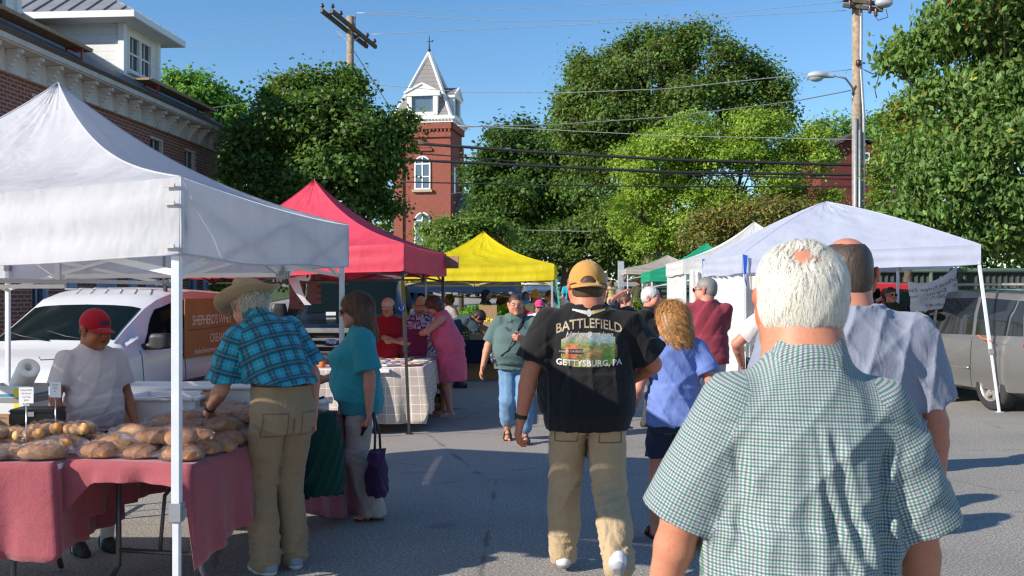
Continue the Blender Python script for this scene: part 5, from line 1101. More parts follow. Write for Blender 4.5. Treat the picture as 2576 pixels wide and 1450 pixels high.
def build_trees():
    G = "trees around the market street"
    tree("maple_tree", "dark green rounded maple standing before the brick bell tower", px(725, 26), 26, [LB(800, 320, 26, 130, 140), LB(705, 350, 26, 110, 110, dd=.5), LB(640, 430, 26, 80, 100), LB(870, 400, 26, 130, 130, dd=-.5), LB(1000, 345, 26, 56, 58), LB(925, 440, 26, 72, 90), LB(820, 490, 26, 170, 95), LB(690, 500, 26, 90, 70), LB(955, 530, 26, 50, 55), LB(862, 215, 26, 42, 40), LB(715, 250, 26, 60, 50)],
         78000, .115, (.058, .11, .024), tr=.2, seed=3, group=G, clump=.38, cn=34, aspect=.85, cvar=.28, accents=[((.25, .09, .03), .005, 3), ((.2, .2, .04), .1, 5.5)], tz=2.2)
    tree("maple_tree", "lighter green maple rising behind the brick building's roof", px(500, 44), 44, [LB(430, 235, 44, 48, 45), LB(500, 250, 44, 60, 60), LB(560, 290, 44, 50, 65), LB(470, 310, 44, 90, 60), LB(600, 320, 44, 40, 45), LB(540, 380, 44, 70, 70), LB(600, 430, 44, 60, 90), LB(560, 520, 44, 70, 60)], 15000, .24, (.09, .19, .035), tr=.25, seed=4, group=G, clump=.5, cn=24, cvar=.22, tz=4)
    tree("oak_tree", "dark green oak between the bell tower and the tall maple", px(1330, 72), 72, [LB(1290, 370, 72, 80, 75), LB(1370, 390, 72, 90, 85), LB(1230, 460, 72, 70, 90), LB(1340, 500, 72, 150, 110), LB(1440, 480, 72, 90, 130), LB(1220, 560, 72, 60, 50), LB(1400, 590, 72, 120, 70)], 38000, .34, (.04, .085, .016), tr=.45, seed=5, group=G, clump=.9, cn=28, cvar=.3, tz=4)
    tree("maple_tree", "tallest broad maple, dark green with olive patches", px(1640, 58), 58, [LB(1620, 190, 58, 130, 110), LB(1500, 240, 58, 100, 90), LB(1760, 190, 58, 120, 110), LB(1870, 240, 58, 100, 100), LB(1930, 280, 58, 70, 70), LB(1450, 320, 58, 70, 80), LB(1560, 340, 58, 150, 120), LB(1740, 330, 58, 170, 120), LB(1500, 460, 58, 110, 120), LB(1680, 110, 58, 55, 40), LB(1560, 560, 58, 90, 90), LB(1470, 190, 58, 40, 50)],
         90000, .22, (.062, .11, .022), tr=.5, seed=6, group=G, clump=.75, cn=28, cvar=.3, accents=[((.16, .15, .045), .14, 3)], tz=6)
    tree("locust_tree", "bright yellow-green tree spreading above the curtained stall", px(1830, 40), 40, [LB(1740, 385, 40, 130, 85), LB(1880, 370, 40, 120, 80), LB(1650, 440, 40, 110, 95), LB(1990, 420, 40, 100, 80), LB(1850, 470, 40, 170, 95), LB(1600, 540, 40, 95, 95), LB(1740, 560, 40, 140, 85), LB(1640, 620, 40, 90, 50), LB(2030, 370, 40, 60, 50), LB(2010, 520, 40, 90, 60)],
         76000, .15, (.14, .215, .03), tr=.25, seed=7, group=G, clump=.42, cn=26, cvar=.24, aspect=.5, accents=[((.35, .10, .03), .012, 2)], tz=2.5)
    tree("beech_shrub", "rusty orange-brown shrub behind the right-hand tents", px(1940, 27), 27, [LB(1830, 570, 27, 75, 55), LB(1930, 555, 27, 90, 60), LB(2040, 560, 27, 90, 55), LB(1760, 610, 27, 70, 50), LB(2120, 590, 27, 60, 45)], 16000, .095, (.13, .12, .03), tr=.08, seed=8, cat="shrub", group=G, clump=.3, cn=20, aspect=.6, accents=[((.28, .12, .045), .25, 1), ((.1, .15, .03), .5, 1)], tz=1.0)
    tree("leafy_tree", "large-leaved tree filling the right edge above the grey minivan", px(2780, 17.2), 17.4, [LB(2480, 60, 17, 130, 110, 1.0), LB(2560, 200, 17, 160, 130, 1.1), LB(2420, 260, 17.4, 110, 100, .8), LB(2350, 130, 17.5, 80, 70, .6), LB(2480, 380, 17.2, 150, 110, 1.0), LB(2400, 480, 17.2, 120, 90, .9), LB(2540, 540, 17.2, 130, 90, 1.0), LB(2320, 420, 17.5, 80, 80, .6), LB(2300, 560, 17.4, 70, 45, .5), LB(2460, 610, 17.6, 130, 45, .7), LB(2700, 300, 17.4, 170, 300, 1.2), LB(2270, 170, 17.6, 45, 45, .4), LB(2620, 20, 17.4, 130, 120, 1)],
         56000, .135, (.07, .13, .03), tr=.13, seed=9, group=G, shell=.3, clump=.34, cn=16, aspect=.5, droop=.9, up=.3, cvar=.3, accents=[((.35, .08, .03), .006, 1), ((.26, .28, .05), .05, 1), ((.14, .22, .07), .15, 1)], tz=3.0, matname="glossy_leaf")
    tree("young_tree", "slender yellowing tree between the pole and the large-leaved tree", px(2280, 24), 24, [LB(2280, 290, 24, 45, 50), LB(2290, 370, 24, 70, 60), LB(2260, 440, 24, 70, 50), LB(2330, 460, 24, 60, 60)], 9000, .11, (.09, .14, .025), tr=.1, seed=10, group=G, clump=.3, cn=18, accents=[((.3, .24, .04), .25, 1)], tz=2.5)
    tree("arborvitae", "small pointed evergreen at the red house corner", px(2215, 30), 30, [LB(2215, 470, 30, 20, 40), LB(2213, 540, 30, 30, 60), LB(2215, 620, 30, 36, 60)], 5000, .09, (.11, .17, .03), tr=.08, seed=11, cat="evergreen", group=G, clump=.2, cn=16, tz=.8)
    for i, (a, b, c, d_, lab) in enumerate(((2110, 350, 70, 55, "far round tree just left of the tall lamp pole"), (2215, 350, 70, 60, "far tree right behind the tall lamp pole"), (2030, 400, 60, 60, "far low tree left of the red house"), (2330, 360, 90, 70, "far tree beyond the slender yellowing tree"))):
        tree("far_tree", lab, px(a, 90), 90, [LB(a, b, 90, c, d_), LB(a - 30, b + 60, 90, c, d_ + 20), LB(a + 30, b + 130, 90, c + 20, d_ + 40)], 7000, .42, (.085, .16, .03), tr=.3, seed=20 + i, group=G, clump=1.0, cn=20, cvar=.2, tz=4)
    tree("dogwood_tree", "low spreading dogwood between the red and yellow tents", px(1160, 33), 33, [LB(1110, 590, 33, 70, 35), LB(1190, 585, 33, 80, 38), LB(1250, 600, 33, 50, 35), LB(1150, 640, 33, 110, 45), LB(1100, 680, 33, 60, 40)], 13000, .13, (.09, .15, .03), tr=.1, seed=12, group=G, clump=.35, cn=20, tz=1.5)
    tree("shade_tree", "dark tree overhanging the street end above the parked cars", px(1420, 62), 62, [LB(1390, 640, 62, 90, 55), LB(1480, 650, 62, 90, 60), LB(1560, 640, 62, 90, 60), LB(1330, 660, 62, 60, 60), LB(1500, 600, 62, 120, 50)], 14000, .28, (.045, .085, .018), tr=.3, seed=13, group=G, clump=.6, cn=22, tz=3.5)
    tree("garden_bush", "sunlit bush seen under the red tent beside the building", px(640, 27), 27, [LB(580, 690, 27, 50, 50), LB(640, 700, 27, 50, 50), LB(560, 620, 27, 40, 80), LB(700, 690, 27, 50, 50), LB(560, 740, 27, 50, 50)], 9000, .1, (.12, .17, .03), tr=.06, seed=14, cat="bush", group=G, clump=.3, cn=18, tz=.6)
    tree("flowering_shrub", "shrub with deep pink blossoms behind the black pickup", px(905, 22), 22, [LB(880, 705, 22, 55, 35), LB(930, 700, 22, 45, 35), LB(900, 740, 22, 60, 45)], 5000, .07, (.05, .09, .02), tr=.05, seed=15, cat="shrub", group=G, clump=.25, cn=16, accents=[((.6, .02, .12), .3, 1)], tz=.8)
    # far woods that read as one mass
    rs = np.random.RandomState(5); lob = [(x, 108 + rs.uniform(-4, 4), 3.5 + rs.uniform(0, 4.0), 6, 5, rs.uniform(4, 6.5)) for x in np.arange(-70, 80, 5.0)]
    w = tree("woods", None, 0, 108, lob, 42000, .7, (.045, .085, .018), seed=16, cat=None, clump=1.8, cn=20, limbs=False); ch = w.children[0]; ch.parent = None; ch.location = w.location; ch.name = "woods"; tag(ch, kind="stuff"); bpy.data.objects.remove(w)
# ------------------------------------------------------------------ poles and wires
def wire(label, pts, d=33.5, r=.012, mat=None, sag=0.0):
    P = [Vector((px(a, d), d, px(a, d, b)[1])) for a, b in pts]; out = []
    for i in range(len(P) - 1):
        for k in range(14):
            t = k / 14; p = P[i].lerp(P[i + 1], t); p.z -= sag * 4 * t * (1 - t); out.append(p)
    out.append(P[-1])
    m = MB(); o = out[0].copy(); m.tube([tuple(p - o) for p in out], r, 6); w = m.build("power_line", mat, None, fix=False); w.location = o; tag(w, label, "power line", "power and phone lines strung between the poles")
def build_poles():
    wd_ = plain("pole_wood", (.30, .235, .17), .9, var=.35, scale=6, bump=.6, bscale=25); arm = plain("arm_wood", (.13, .105, .07), .9, var=.3); ins = plain("insulator", (.07, .03, .025), .3); galv = plain("galvanised", (.42, .44, .46), .45, .5); blk = plain("cable_black", (.02, .02, .022), .6); lit = plain("cable_sunlit", (.42, .43, .44), .5, .2)  # pale wires: sunlight on them is put into this lighter colour
    d = 34; x = px(881, d); H = lambda y, dd=34: CH + (YH - y) / FP * dd; r = empty("utility_pole", (x, d, 0), R(0), "weathered wooden utility pole with two crossarms behind the dark maple", "utility pole", "wooden utility poles")
    m = MB(); m.tube([(0, 0, 0), (0, 0, H(42))], [.16, .12], 12); m.build("pole", wd_, r)
    for k, (yy, off, sl_) in enumerate(((40, -.1, 0), (75, .0, 0))):
        m = MB(); z = H(66 if k else 68); a = (-.72, -.95, H(50)) if k == 0 else (-.40, -.9, H(48)); b = (.45, .8, H(106)) if k == 0 else (.72, .8, H(106))
        # arms run towards the street and away: seen foreshortened
        a, b = ((-.75, -1.2, H(72, 32.8)), (.45, .9, H(76, 34.9))) if k == 0 else ((-.42, -1.15, H(68, 32.9)), (.75, .95, H(72, 34.9)))
        a = (a[0], a[1], H(52)); b = (b[0], b[1], H(102)); m.bar(a, b, .1, .13); c_ = m.build("crossarm", arm, r); m = MB()
        for t in (.02, .2, .8, .97): m = MB(); p = Vector(a).lerp(Vector(b), t); m.lathe(tuple(p + Vector((0, 0, .06))), [(.015, 0), (.02, .06), (.06, .08), (.065, .13), (.03, .15), (.045, .19), (.001, .21)], 10); m.build("insulator", ins, c_)
        m = None
    m = MB(); m.bar((-.45, -.1, H(82)), (0, -.12, H(110)), .03); m.bar((.3, .2, H(88)), (0, 0, H(112)), .03); m.tube([(.14, 0, H(40)), (.14, 0, H(70))], .05, 8); m.build("brace", galv, r)
    d = 33; x = px(2155, d); r = empty("utility_pole", (x, d, 0), 0, "tall wooden pole with grey conduits and an arched street lamp", "utility pole", "wooden utility poles"); H = lambda y: CH + (YH - y) / FP * 33
    m = MB(); m.tube([(.05, 0, 0), (-.02, 0, H(-90))], [.2, .14], 14); m.build("pole", wd_, r)
    m = MB(); m.tube([(.2, -.1, 0), (.2, -.08, H(290)), (.1, -.1, H(180)), (.12, -.1, H(-80))], .055, 10); m.tube([(-.12, -.16, 0), (-.1, -.16, H(300))], .06, 10); m.tube([(.03, -.2, 0), (.03, -.19, H(330))], .035, 8); m.build("conduit", galv, r)
    m = MB(); X = lambda a: px(a, 33) - x
    m.tube([(X(2150), -.05, H(245)), (X(2140), -.15, H(222)), (X(2118), -.35, H(203)), (X(2085), -.5, H(199))], .035, 8); m.tube([(X(2150), -.05, H(270)), (X(2140), -.1, H(235))], .02, 6); la = m.build("lamp_arm", galv, r)
    v = Vox((X(2015), -.95, H(222)), (X(2095), -.05, H(178)), .02); v.el((X(2045), -.5, H(198)), (.33, .2, .14), k=0).rc((X(2060), -.5, H(200)), (X(2082), -.5, H(201)), .13, .08, k=.05); v.half((0, 0, -1), (0, 0, H(204))); cloth_obj("lamp_head", v.mesh(), plain("lamp_grey", (.55, .57, .6), .35, .3), la)
    v = Vox((X(2015), -.95, H(222)), (X(2095), -.05, H(190)), .02); v.el((X(2042), -.5, H(203)), (.24, .17, .15), k=0); v.half((0, 0, 1), (0, 0, H(204.5))); cloth_obj("lamp_lens", v.mesh(), see_through("lens", mixv=.3, refl=(.5, .52, .55), rough=.2), la)
    m = MB()
    for yy in (8, 22): m.bar((X(2115), -.2, H(yy - 4)), (X(2215), -.2, H(yy + 8)), .1, .12)
    m.build("crossarm", arm, r); m = MB()
    for a, b in ((2118, -2), (2130, 18), (2180, 30), (2195, 38), (2212, 15), (2180, 10)): m = MB(); m.lathe((X(a), -.3, H(b)), [(.02, -.15), (.07, -.1), (.04, -.05), (.08, 0), (.04, .05), (.07, .1), (.001, .15)], 10); m.build("insulator", ins, r)
    m = MB(); m.tube([(X(2190), -.3, H(40)), (X(2200), -.3, H(58)), (X(2225), -.3, H(50)), (X(2220), -.3, H(30))], .015, 6); m.tube([(X(2165), -.2, H(178)), (X(2190), -.2, H(190)), (X(2210), -.2, H(180)), (X(2195), -.2, H(230)), (X(2200), -.2, H(250))], .018, 6); m.lathe((X(2153), -.25, H(163)), [(.001, -.12), (.09, -.08), (.09, .08), (.001, .12)], 10); m.build("cable_loops", ins, r)
    v = Vox((X(2195), -.8, H(40)), (X(2235), .1, H(-5)), .025); v.el((X(2215), -.3, H(14)), (.3, .2, .17), k=0); cloth_obj("floodlight", v.mesh(), plain("lamp_grey", (.55, .57, .6), .35, .3), r)
    d = 75; x = px(1207, d); z0 = gz(0, d); r = empty("utility_pole", (x, d, z0), 0, "distant slim pole with a grey transformer and small street lamp", "utility pole", "wooden utility poles"); H = lambda y: CH + (YH - y) / FP * 75 - z0
    m = MB(); m.tube([(0, 0, 0), (0, 0, H(420))], [.16, .11], 10); m.build("pole", wd_, r); m = MB(); m.lathe((-.28, -.1, H(478)), [(.001, 0), (.2, .02), (.22, .1), (.22, .62), (.15, .7), (.001, .72)], 14); m.build("transformer", galv, r)
    m = MB(); m.tube([(.1, 0, H(500)), (.4, 0, H(483)), (.75, 0, H(475)), (1.15, 0, H(474))], .05, 6); m.box((1.15, 0, H(474)), (.35, .2, .1)); m.build("lamp_arm", galv, r)
    W = [("thin pale wire from the left pole top rising out of the frame", [(897, 33), (1300, 22), (1677, 3), (1800, -6)], lit, .008, 0), ("pale wire sagging highest across the sky", [(897, 33), (1250, 54), (1677, 48), (2128, 4)], lit, .010, 0), ("pale wire from the lower crossarm to the right pole top", [(936, 87), (1300, 70), (1677, 51), (2128, 27)], lit, .010, 0),
         ("faint wire left of the left pole, upper of three", [(380, 80), (600, 62), (835, 40)], lit, .005, 0), ("faint wire left of the left pole, middle of three", [(390, 120), (650, 85), (840, 50)], lit, .005, 0), ("faint wire left of the left pole, lowest of three", [(380, 122), (600, 108), (860, 93)], lit, .005, 0), ("faint short wire behind the maple by the roof", [(480, 280), (560, 268), (660, 255)], lit, .005, 0),
         ("pale wire crossing the tower spire", [(930, 212), (1160, 232), (1420, 234), (1677, 224), (2145, 175)], lit, .012, 0), ("wire from the tower cornice up to the street lamp", [(1160, 320), (1400, 314), (1677, 295), (2000, 255), (2140, 228)], plain("cable_mid", (.2, .2, .21), .5), .018, 0), ("pale wire over the yellow-green tree to the right edge", [(1150, 316), (1400, 328), (1677, 342), (2100, 351), (2600, 352)], lit, .012, 0),
         ("thick upper black cable bundle before the tower", [(1050, 362), (1350, 383), (1677, 402), (2150, 416), (2600, 418)], blk, .05, 0), ("thick lower black cable bundle before the tower", [(1010, 402), (1350, 418), (1677, 433), (2150, 441), (2600, 442)], blk, .045, 0), ("black cable between the two thick bundles", [(1030, 385), (1250, 402), (1400, 420), (1677, 437), (2150, 452)], blk, .022, 0), ("lowest long black cable before the trees", [(1005, 458), (1350, 466), (1677, 470), (2180, 470)], blk, .022, 0),
         ("thin pale wire right of the distant pole", [(1240, 480), (1350, 492), (1470, 508)], lit, .012, 0), ("thin wire low across the dark oak", [(1250, 578), (1360, 580), (1490, 583)], lit, .01, 0), ("guy wire slanting from the left pole behind the maple", [(888, 125), (985, 277)], blk, .012, 0), ("thin wire from the distant pole to the tower", [(1010, 500), (1110, 492), (1200, 478)], plain("cable_mid", (.2, .2, .21), .5), .008, 0)]
    for lab, p, mt, r_, s_ in W: wire(lab, p, 33.5 if 'distant' not in lab else 74, r_ if 'distant' not in lab else r_ * 2, mt, s_)
    for i, (x0, z_) in enumerate(((545, 399), (545, 418), (545, 438))): wire(("upper", "middle", "lower")[i] + " dark cable between the building corner and the maple", [(520, z_ + 2), (640, z_ - 3)], 29, .03, blk)
# ------------------------------------------------------------------ tents
def build_tents():
    mt = lambda n, c, r=.35, m=.6: plain(n, c, r, m, var=.06)
    fw = dict(post=mt("post_white", (.74, .76, .8), .35, .1), bar=mt("bar_white", (.68, .68, .66), .4, .1), joint=mt("joint_grey", (.3, .31, .33), .4, .2))
    fb = dict(post=mt("post_black", (.05, .05, .055), .4, .3), bar=mt("bar_black", (.06, .06, .065), .4, .3), joint=mt("joint_black", (.03, .03, .03), .4, .1))
    fy = dict(post=mt("post_grey", (.5, .52, .55), .4, .4), bar=mt("bar_yellowed", (.5, .42, .2), .4, .2), joint=mt("joint_ochre", (.4, .33, .12), .4, .1))
    white = cloth_mat("white_canopy", (.72, .72, .76), .46, .7); red = cloth_mat("coral_canopy", (.76, .075, .13), .3, .6); yel = cloth_mat("yellow_canopy", (.80, .66, .01), .35, .6)
    blu = cloth_mat("bluish_canopy", (.62, .66, .80), .38, .35); cur = cloth_mat("cream_canopy", (.78, .78, .76), .3, .5); grn = cloth_mat("green_canopy", (.03, .46, .26), .4, .3); bei = cloth_mat("beige_canopy", (.55, .51, .44), .3, .3); gry = cloth_mat("slate_canopy", (.26, .33, .48), .35, .3)
    t1 = tent("big white canopy in the left corner over the bread tables", (-1.31, 3.93), (-1.22, 7.4), (-4.32, 5.05), (-4.26, 8.4), 2.05, 2.93, white, fw, val=.306, sag=.07, conc=.55, postw=.035, zes=(2.075, 2.12, 2.05, 2.02), peak=(-2.84, 6.23), seed=2, legs='ABCD', joint=.76)
    o = t1.location
    for a, b, c in ((-.012, -.006, 2.04), (-.012, -.006, 1.97), (-.012, -.012, 1.8)): m = MB(); m.box((-1.31 + a - o.x - .03, 3.93 + b - o.y, c - o.z), (.055, .006, .014), -.36); m.build("strap", plain("strap_grey", (.45, .42, .4), .8), t1)
    tent("coral red canopy with black poles between the white and yellow ones", (-1.2, 11.0), (-.92, 13.9), (-4.23, 12.0), (-3.95, 14.9), 2.15, 3.08, red, fb, val=.305, sag=.05, zes=(2.156, 2.147, 2.12, 2.12), seed=3, legfoot={'A': (-1.17, 11.35)}, joint=1.0)
    tent("bright yellow canopy in the middle of the left row", (.76, 18.1), (.95, 21.1), (-2.1, 18.7), (-1.9, 21.7), 2.126, 2.83, yel, fy, val=.29, sag=.05, seed=4)
    tent("slate blue canopy low behind the yellow one", (.05, 23), (.2, 26), (-3.2, 23.4), (-3.0, 26.4), 1.87, 2.5, gry, fy, val=.24, seed=5)
    t5 = tent("wide bluish-white canopy on slanting legs at the right", (3.31, 14.3), (3.33, 17.4), (6.4, 13.6), (6.5, 16.7), 2.2, 3.03, blu, fw, val=.27, sag=.03, flat=.3, zes=(2.165, 2.158, 2.27, 2.25), seed=6, legfoot={'C': (6.55, 13.38), 'A': (3.33, 14.25)}, joint=.83, scissor=False)
    tent("white canopy with floral curtains behind the bluish-white one", (3.1, 18.0), (3.25, 21.0), (6.2, 17.8), (6.35, 20.9), 2.2, 2.99, cur, fw, val=.25, sag=.05, seed=7)
    tent("small green canopy beyond the curtained stall", (3.34, 24), (3.5, 27), (6.4, 23.8), (6.5, 26.8), 2.12, 2.87, grn, fw, val=.24, seed=8)
    tent("beige canopy farthest down the right row", (3.8, 33), (3.95, 36), (6.8, 33), (6.95, 36), 2.42, 2.9, bei, fw, val=.2, seed=9, fz=gz(0, 34))
    m = MB(); m.box((0, 0, 0), (.3, .02, .17), -.3); m.box((0, -.012, .02), (.2, .004, .03), -.3); o = m.build("cardboard_sign", plain("sign_tan", (.33, .19, .11), .8, var=.4, scale=30)); o.location = (-.88, 13.75, 2.03); tag(o, "small brown sign clipped to the coral canopy's far right corner", "sign")
    # ribbons
    rb = plain("blue_ribbon", (.02, .09, .55), .6)
    for i, (x, y, z, lab) in enumerate(((3.30, 14.26, 2.16, "blue strap tied at the near left corner of the bluish-white canopy"), (3.31, 17.36, 2.2, "blue strap at the far left corner of the bluish-white canopy"))):
        m = MB(); m.add([(0, 0, 0), (.07, 0, -.02), (.05, 0, -.27), (.015, 0, -.3)], [(0, 1, 2, 3)]); m.tube([(.02, -.01, -.25), (.03, -.02, -.36), (.05, -.01, -.45), (.03, 0, -.36)], .008, 5); o = m.build("strap", rb); o.location = (x, y - .03, z); tag(o, lab, "strap", "blue tie straps")
    m = MB(); m.tube([(px(1010, 11.1), 11.12, 1.8), (px(1012, 11.1), 11.14, 1.6), (px(1010, 11.1), 11.12, 1.5)], .006, 5); m.tube([(px(1010, 11.1) + .03 * math.sin(a), 11.12, 1.46 + .045 * math.cos(a)) for a in [i * .5 for i in range(10)]], .007, 5); tag(m.build("bungee_cord", rb), "blue cord with a pale hook dangling from the coral canopy pole", "cord")
    m = MB(); g = plain("green_strap", (.03, .42, .28), .6); m.bar((.80, 18.0, 1.85), (.98, 17.7, .05), .03, .006); tag(m.build("guy_strap", g), "green strap running down the yellow canopy's right pole", "strap")
# ------------------------------------------------------------------ tables and cloths
def drape(name, label, corners, z, drops, mat, seed=1, wave=.018, cat="tablecloth", group=None, n=14, flare=.05):
    """corners ccw; drops: one length per side and per corner blend"""
    rs = random.Random(seed); P = [Vector((*c, 0)) for c in corners]; c0 = sum(P, Vector()) / len(P); L = len(P); per = []
    for i in range(L):
        a, b = P[i], P[(i + 1) % L]; e = (b - a); nrm = Vector((e.y, -e.x, 0)).normalized()
        if (a.lerp(b, .5) - c0).dot(nrm) < 0: nrm = -nrm
        k = max(6, int(e.length / .035))
        for j in range(k): t = j / k; per.append((a.lerp(b, t), nrm, i, t, e.length))
    N = len(per); V = [(c0.x, c0.y, z)]; M_ = n
    for r_ in (.5, .85, .97): V += [tuple(c0.lerp(p[0], r_) + Vector((0, 0, z + .001 * (1 - r_)))) for p in per]
    rows = 3; acc = 0
    for j in range(M_ + 1):
        q = j / M_; acc = 0
        for (p, nr, i, t, el) in per:
            d = drops[i](t) if callable(drops[i]) else drops[i]; cn = min(t, 1 - t) * el; f = math.exp(-(cn / .12) ** 2); acc += .035
            w = wave * q * (math.sin(acc * 19 + seed) + .6 * math.sin(acc * 43 + 2 * seed) * q) + flare * (q ** .8) * d + .05 * f * q
            nn = nr
            if cn < .12: oi = (i - 1) % L if t < .5 else (i + 1) % L; a, b = P[oi], P[(oi + 1) % L]; e2 = b - a; n2 = Vector((e2.y, -e2.x, 0)).normalized(); n2 = -n2 if (a.lerp(b, .5) - c0).dot(n2) < 0 else n2; nn = nr.lerp(n2, .5 * f).normalized()
            rr = .012; V.append(tuple(Vector((p.x, p.y, 0)) + nn * (w + rr * min(1, q * 6)) + Vector((0, 0, z - .004 * min(1, q * 8) - q * d))))
    F3 = [(0, 1 + i, 1 + (i + 1) % N) for i in range(N)]; F4 = []
    for r_ in range(rows + M_): b0 = 1 + r_ * N; b1 = b0 + N; F4 += [(b0 + i, b1 + i, b1 + (i + 1) % N, b0 + (i + 1) % N) for i in range(N)]
    mb = MB(); mb.add(V, F3 + F4, True); o = mb.build(name, mat); md = o.modifiers.new("s", 'SOLIDIFY'); md.thickness = .003; return tag(o, label, cat, group)
def fold_table(label, cx, cy, rz, L_, W_, z=.735, top=None, leg=None, cat="table", group="folding tables", skew=0):
    r = empty("folding_table", (cx, cy, 0), rz, label, cat, group); m = MB(); m.box((0, 0, z - .022), (L_, W_, .044)); m.build("tabletop", top, r, bevel=.008)
    for sx in (-1, 1):
        x = sx * (L_ / 2 - .28); m = MB(); w = W_ / 2 - .1
        m.tube([(x, -w, z - .05), (x, -w, .25), (x + sx * .0, -w - .0, .12), (x, -w - .06, .015)], .0155, 10); m.tube([(x, w, z - .05), (x, w, .25), (x, w, .12), (x, w + .06, .015)], .0155, 10); m.tube([(x, -w, .2), (x, w, .2)], .013, 8); m.tube([(x, -w, z - .07), (x, w, z - .07)], .013, 8); m.tube([(x, 0, .2), (x - sx * .05, 0, .5), (x - sx * .42, 0, z - .06)], .011, 8)
        m.build("leg_frame", leg, r)
    return r
def mat_redcloth():
    t = NT("red_chambray"); co = t.coord(); w = t.noise(t.map(co, (1, 1, 1)), 420, 2, .7); n = t.noise(co, 5, 5, .6)
    c = t.ramp(w, [(.35, (.21, .032, .048)), (.6, (.46, .13, .15))]); c = t.mix(t.math('MULTIPLY', n, .35), c, (.33, .07, .10)); wr = t.noise(co, 7, 4, .55, .5)
    t.set(color=c, rough=.92, sheen=.3, normal=t.bump(w, .1, .002, t.bump(wr, .3, .03)), spec=.15); t.translucent(c, .12); return t.m
def mat_check(name, base, line, per=.11, lw=.07, axis2='Z'):
    t = NT(name); S_ = t.sep(t.coord()); u = t.math('ADD', S_[0], t.math('MULTIPLY', S_[1], .9)); v = t.math('SUBTRACT', S_[2], t.math('MULTIPLY', S_[1], .12))
    a = t.math('LESS_THAN', t.math('FRACT', t.math('MULTIPLY', u, 1 / per)), lw); b = t.math('LESS_THAN', t.math('FRACT', t.math('MULTIPLY', v, 1 / per)), lw)
    a2 = t.math('GREATER_THAN', t.math('FRACT', t.math('MULTIPLY', u, .5 / per)), .5); b2 = t.math('GREATER_THAN', t.math('FRACT', t.math('MULTIPLY', v, .5 / per)), .5)
    c = t.mix(t.math('MULTIPLY', t.math('ADD', a2, b2), .12), base, tuple(x * .6 for x in base)); c = t.mix(t.math('MAXIMUM', a, b), c, line); t.set(color=c, rough=.9, normal=t.bump(t.noise(t.coord(), 6, 4, .5, .5), .3, .03)); return t.m
# ------------------------------------------------------------------ bread
def bread_mats():
    t = NT("crust"); co = t.coord(); z = t.sep(co)[2]; n = t.noise(co, 14, 5, .65); n2 = t.noise(co, 60, 4, .6); sc = t.attr("Col")
    c = t.ramp(t.math('ADD', t.math('MULTIPLY', z, 5), t.math('MULTIPLY', n, .75)), [(.2, (.74, .46, .20)), (.48, (.80, .45, .15)), (.75, (.62, .25, .06)), (.98, (.40, .13, .03))])
    c = t.mix(t.ramp(n2, [(.5, (0, 0, 0)), (.75, (.6, .6, .6))]), c, (.8, .62, .38)); c = t.mix(1.0, c, sc, 'MULTIPLY'); t.set(color=c, rough=.6, normal=t.bump(t.math('ADD', n, n2), .4, .01)); cr = t.m
    p = NT("clear_bag"); co = p.coord(); w = p.noise(p.map(co, (3, 14, 10)), 6, 5, .65, 1.8); w2 = p.noise(co, 30, 4, .6, 2.0); nm = p.bump(w2, .5, .008, p.bump(w, .9, .02)); p.set(color=(.75, .75, .78), rough=.09, spec=.8, normal=nm)
    tr = p.n("ShaderNodeBsdfTransparent"); gl = p.n("ShaderNodeBsdfGlossy"); gl.inputs['Roughness'].default_value = .1; p.put(gl.inputs['Normal'], nm); gl.inputs[0].default_value = (.9, .9, .95, 1)
    lw = p.n("ShaderNodeLayerWeight"); lw.inputs[0].default_value = .32; p.put(lw.inputs['Normal'], nm); f = p.math('MULTIPLY_ADD', lw.outputs['Fresnel'], .7, .06); mx = p.n("ShaderNodeMixShader"); p.put(mx.inputs[0], f)
    p.t.links.new(tr.outputs[0], mx.inputs[1]); p.t.links.new(gl.outputs[0], mx.inputs[2])
    df = p.n("ShaderNodeBsdfDiffuse"); df.inputs[0].default_value = (.8, .8, .84, 1); mx2 = p.n("ShaderNodeMixShader"); p.put(mx2.inputs[0], p.ramp(w, [(.56, (.0, .0, .0)), (.72, (.22, .22, .22))])); p.t.links.new(mx.outputs[0], mx2.inputs[1]); p.t.links.new(df.outputs[0], mx2.inputs[2]); p.t.links.new(mx2.outputs[0], p.out.inputs[0]); return cr, p.m
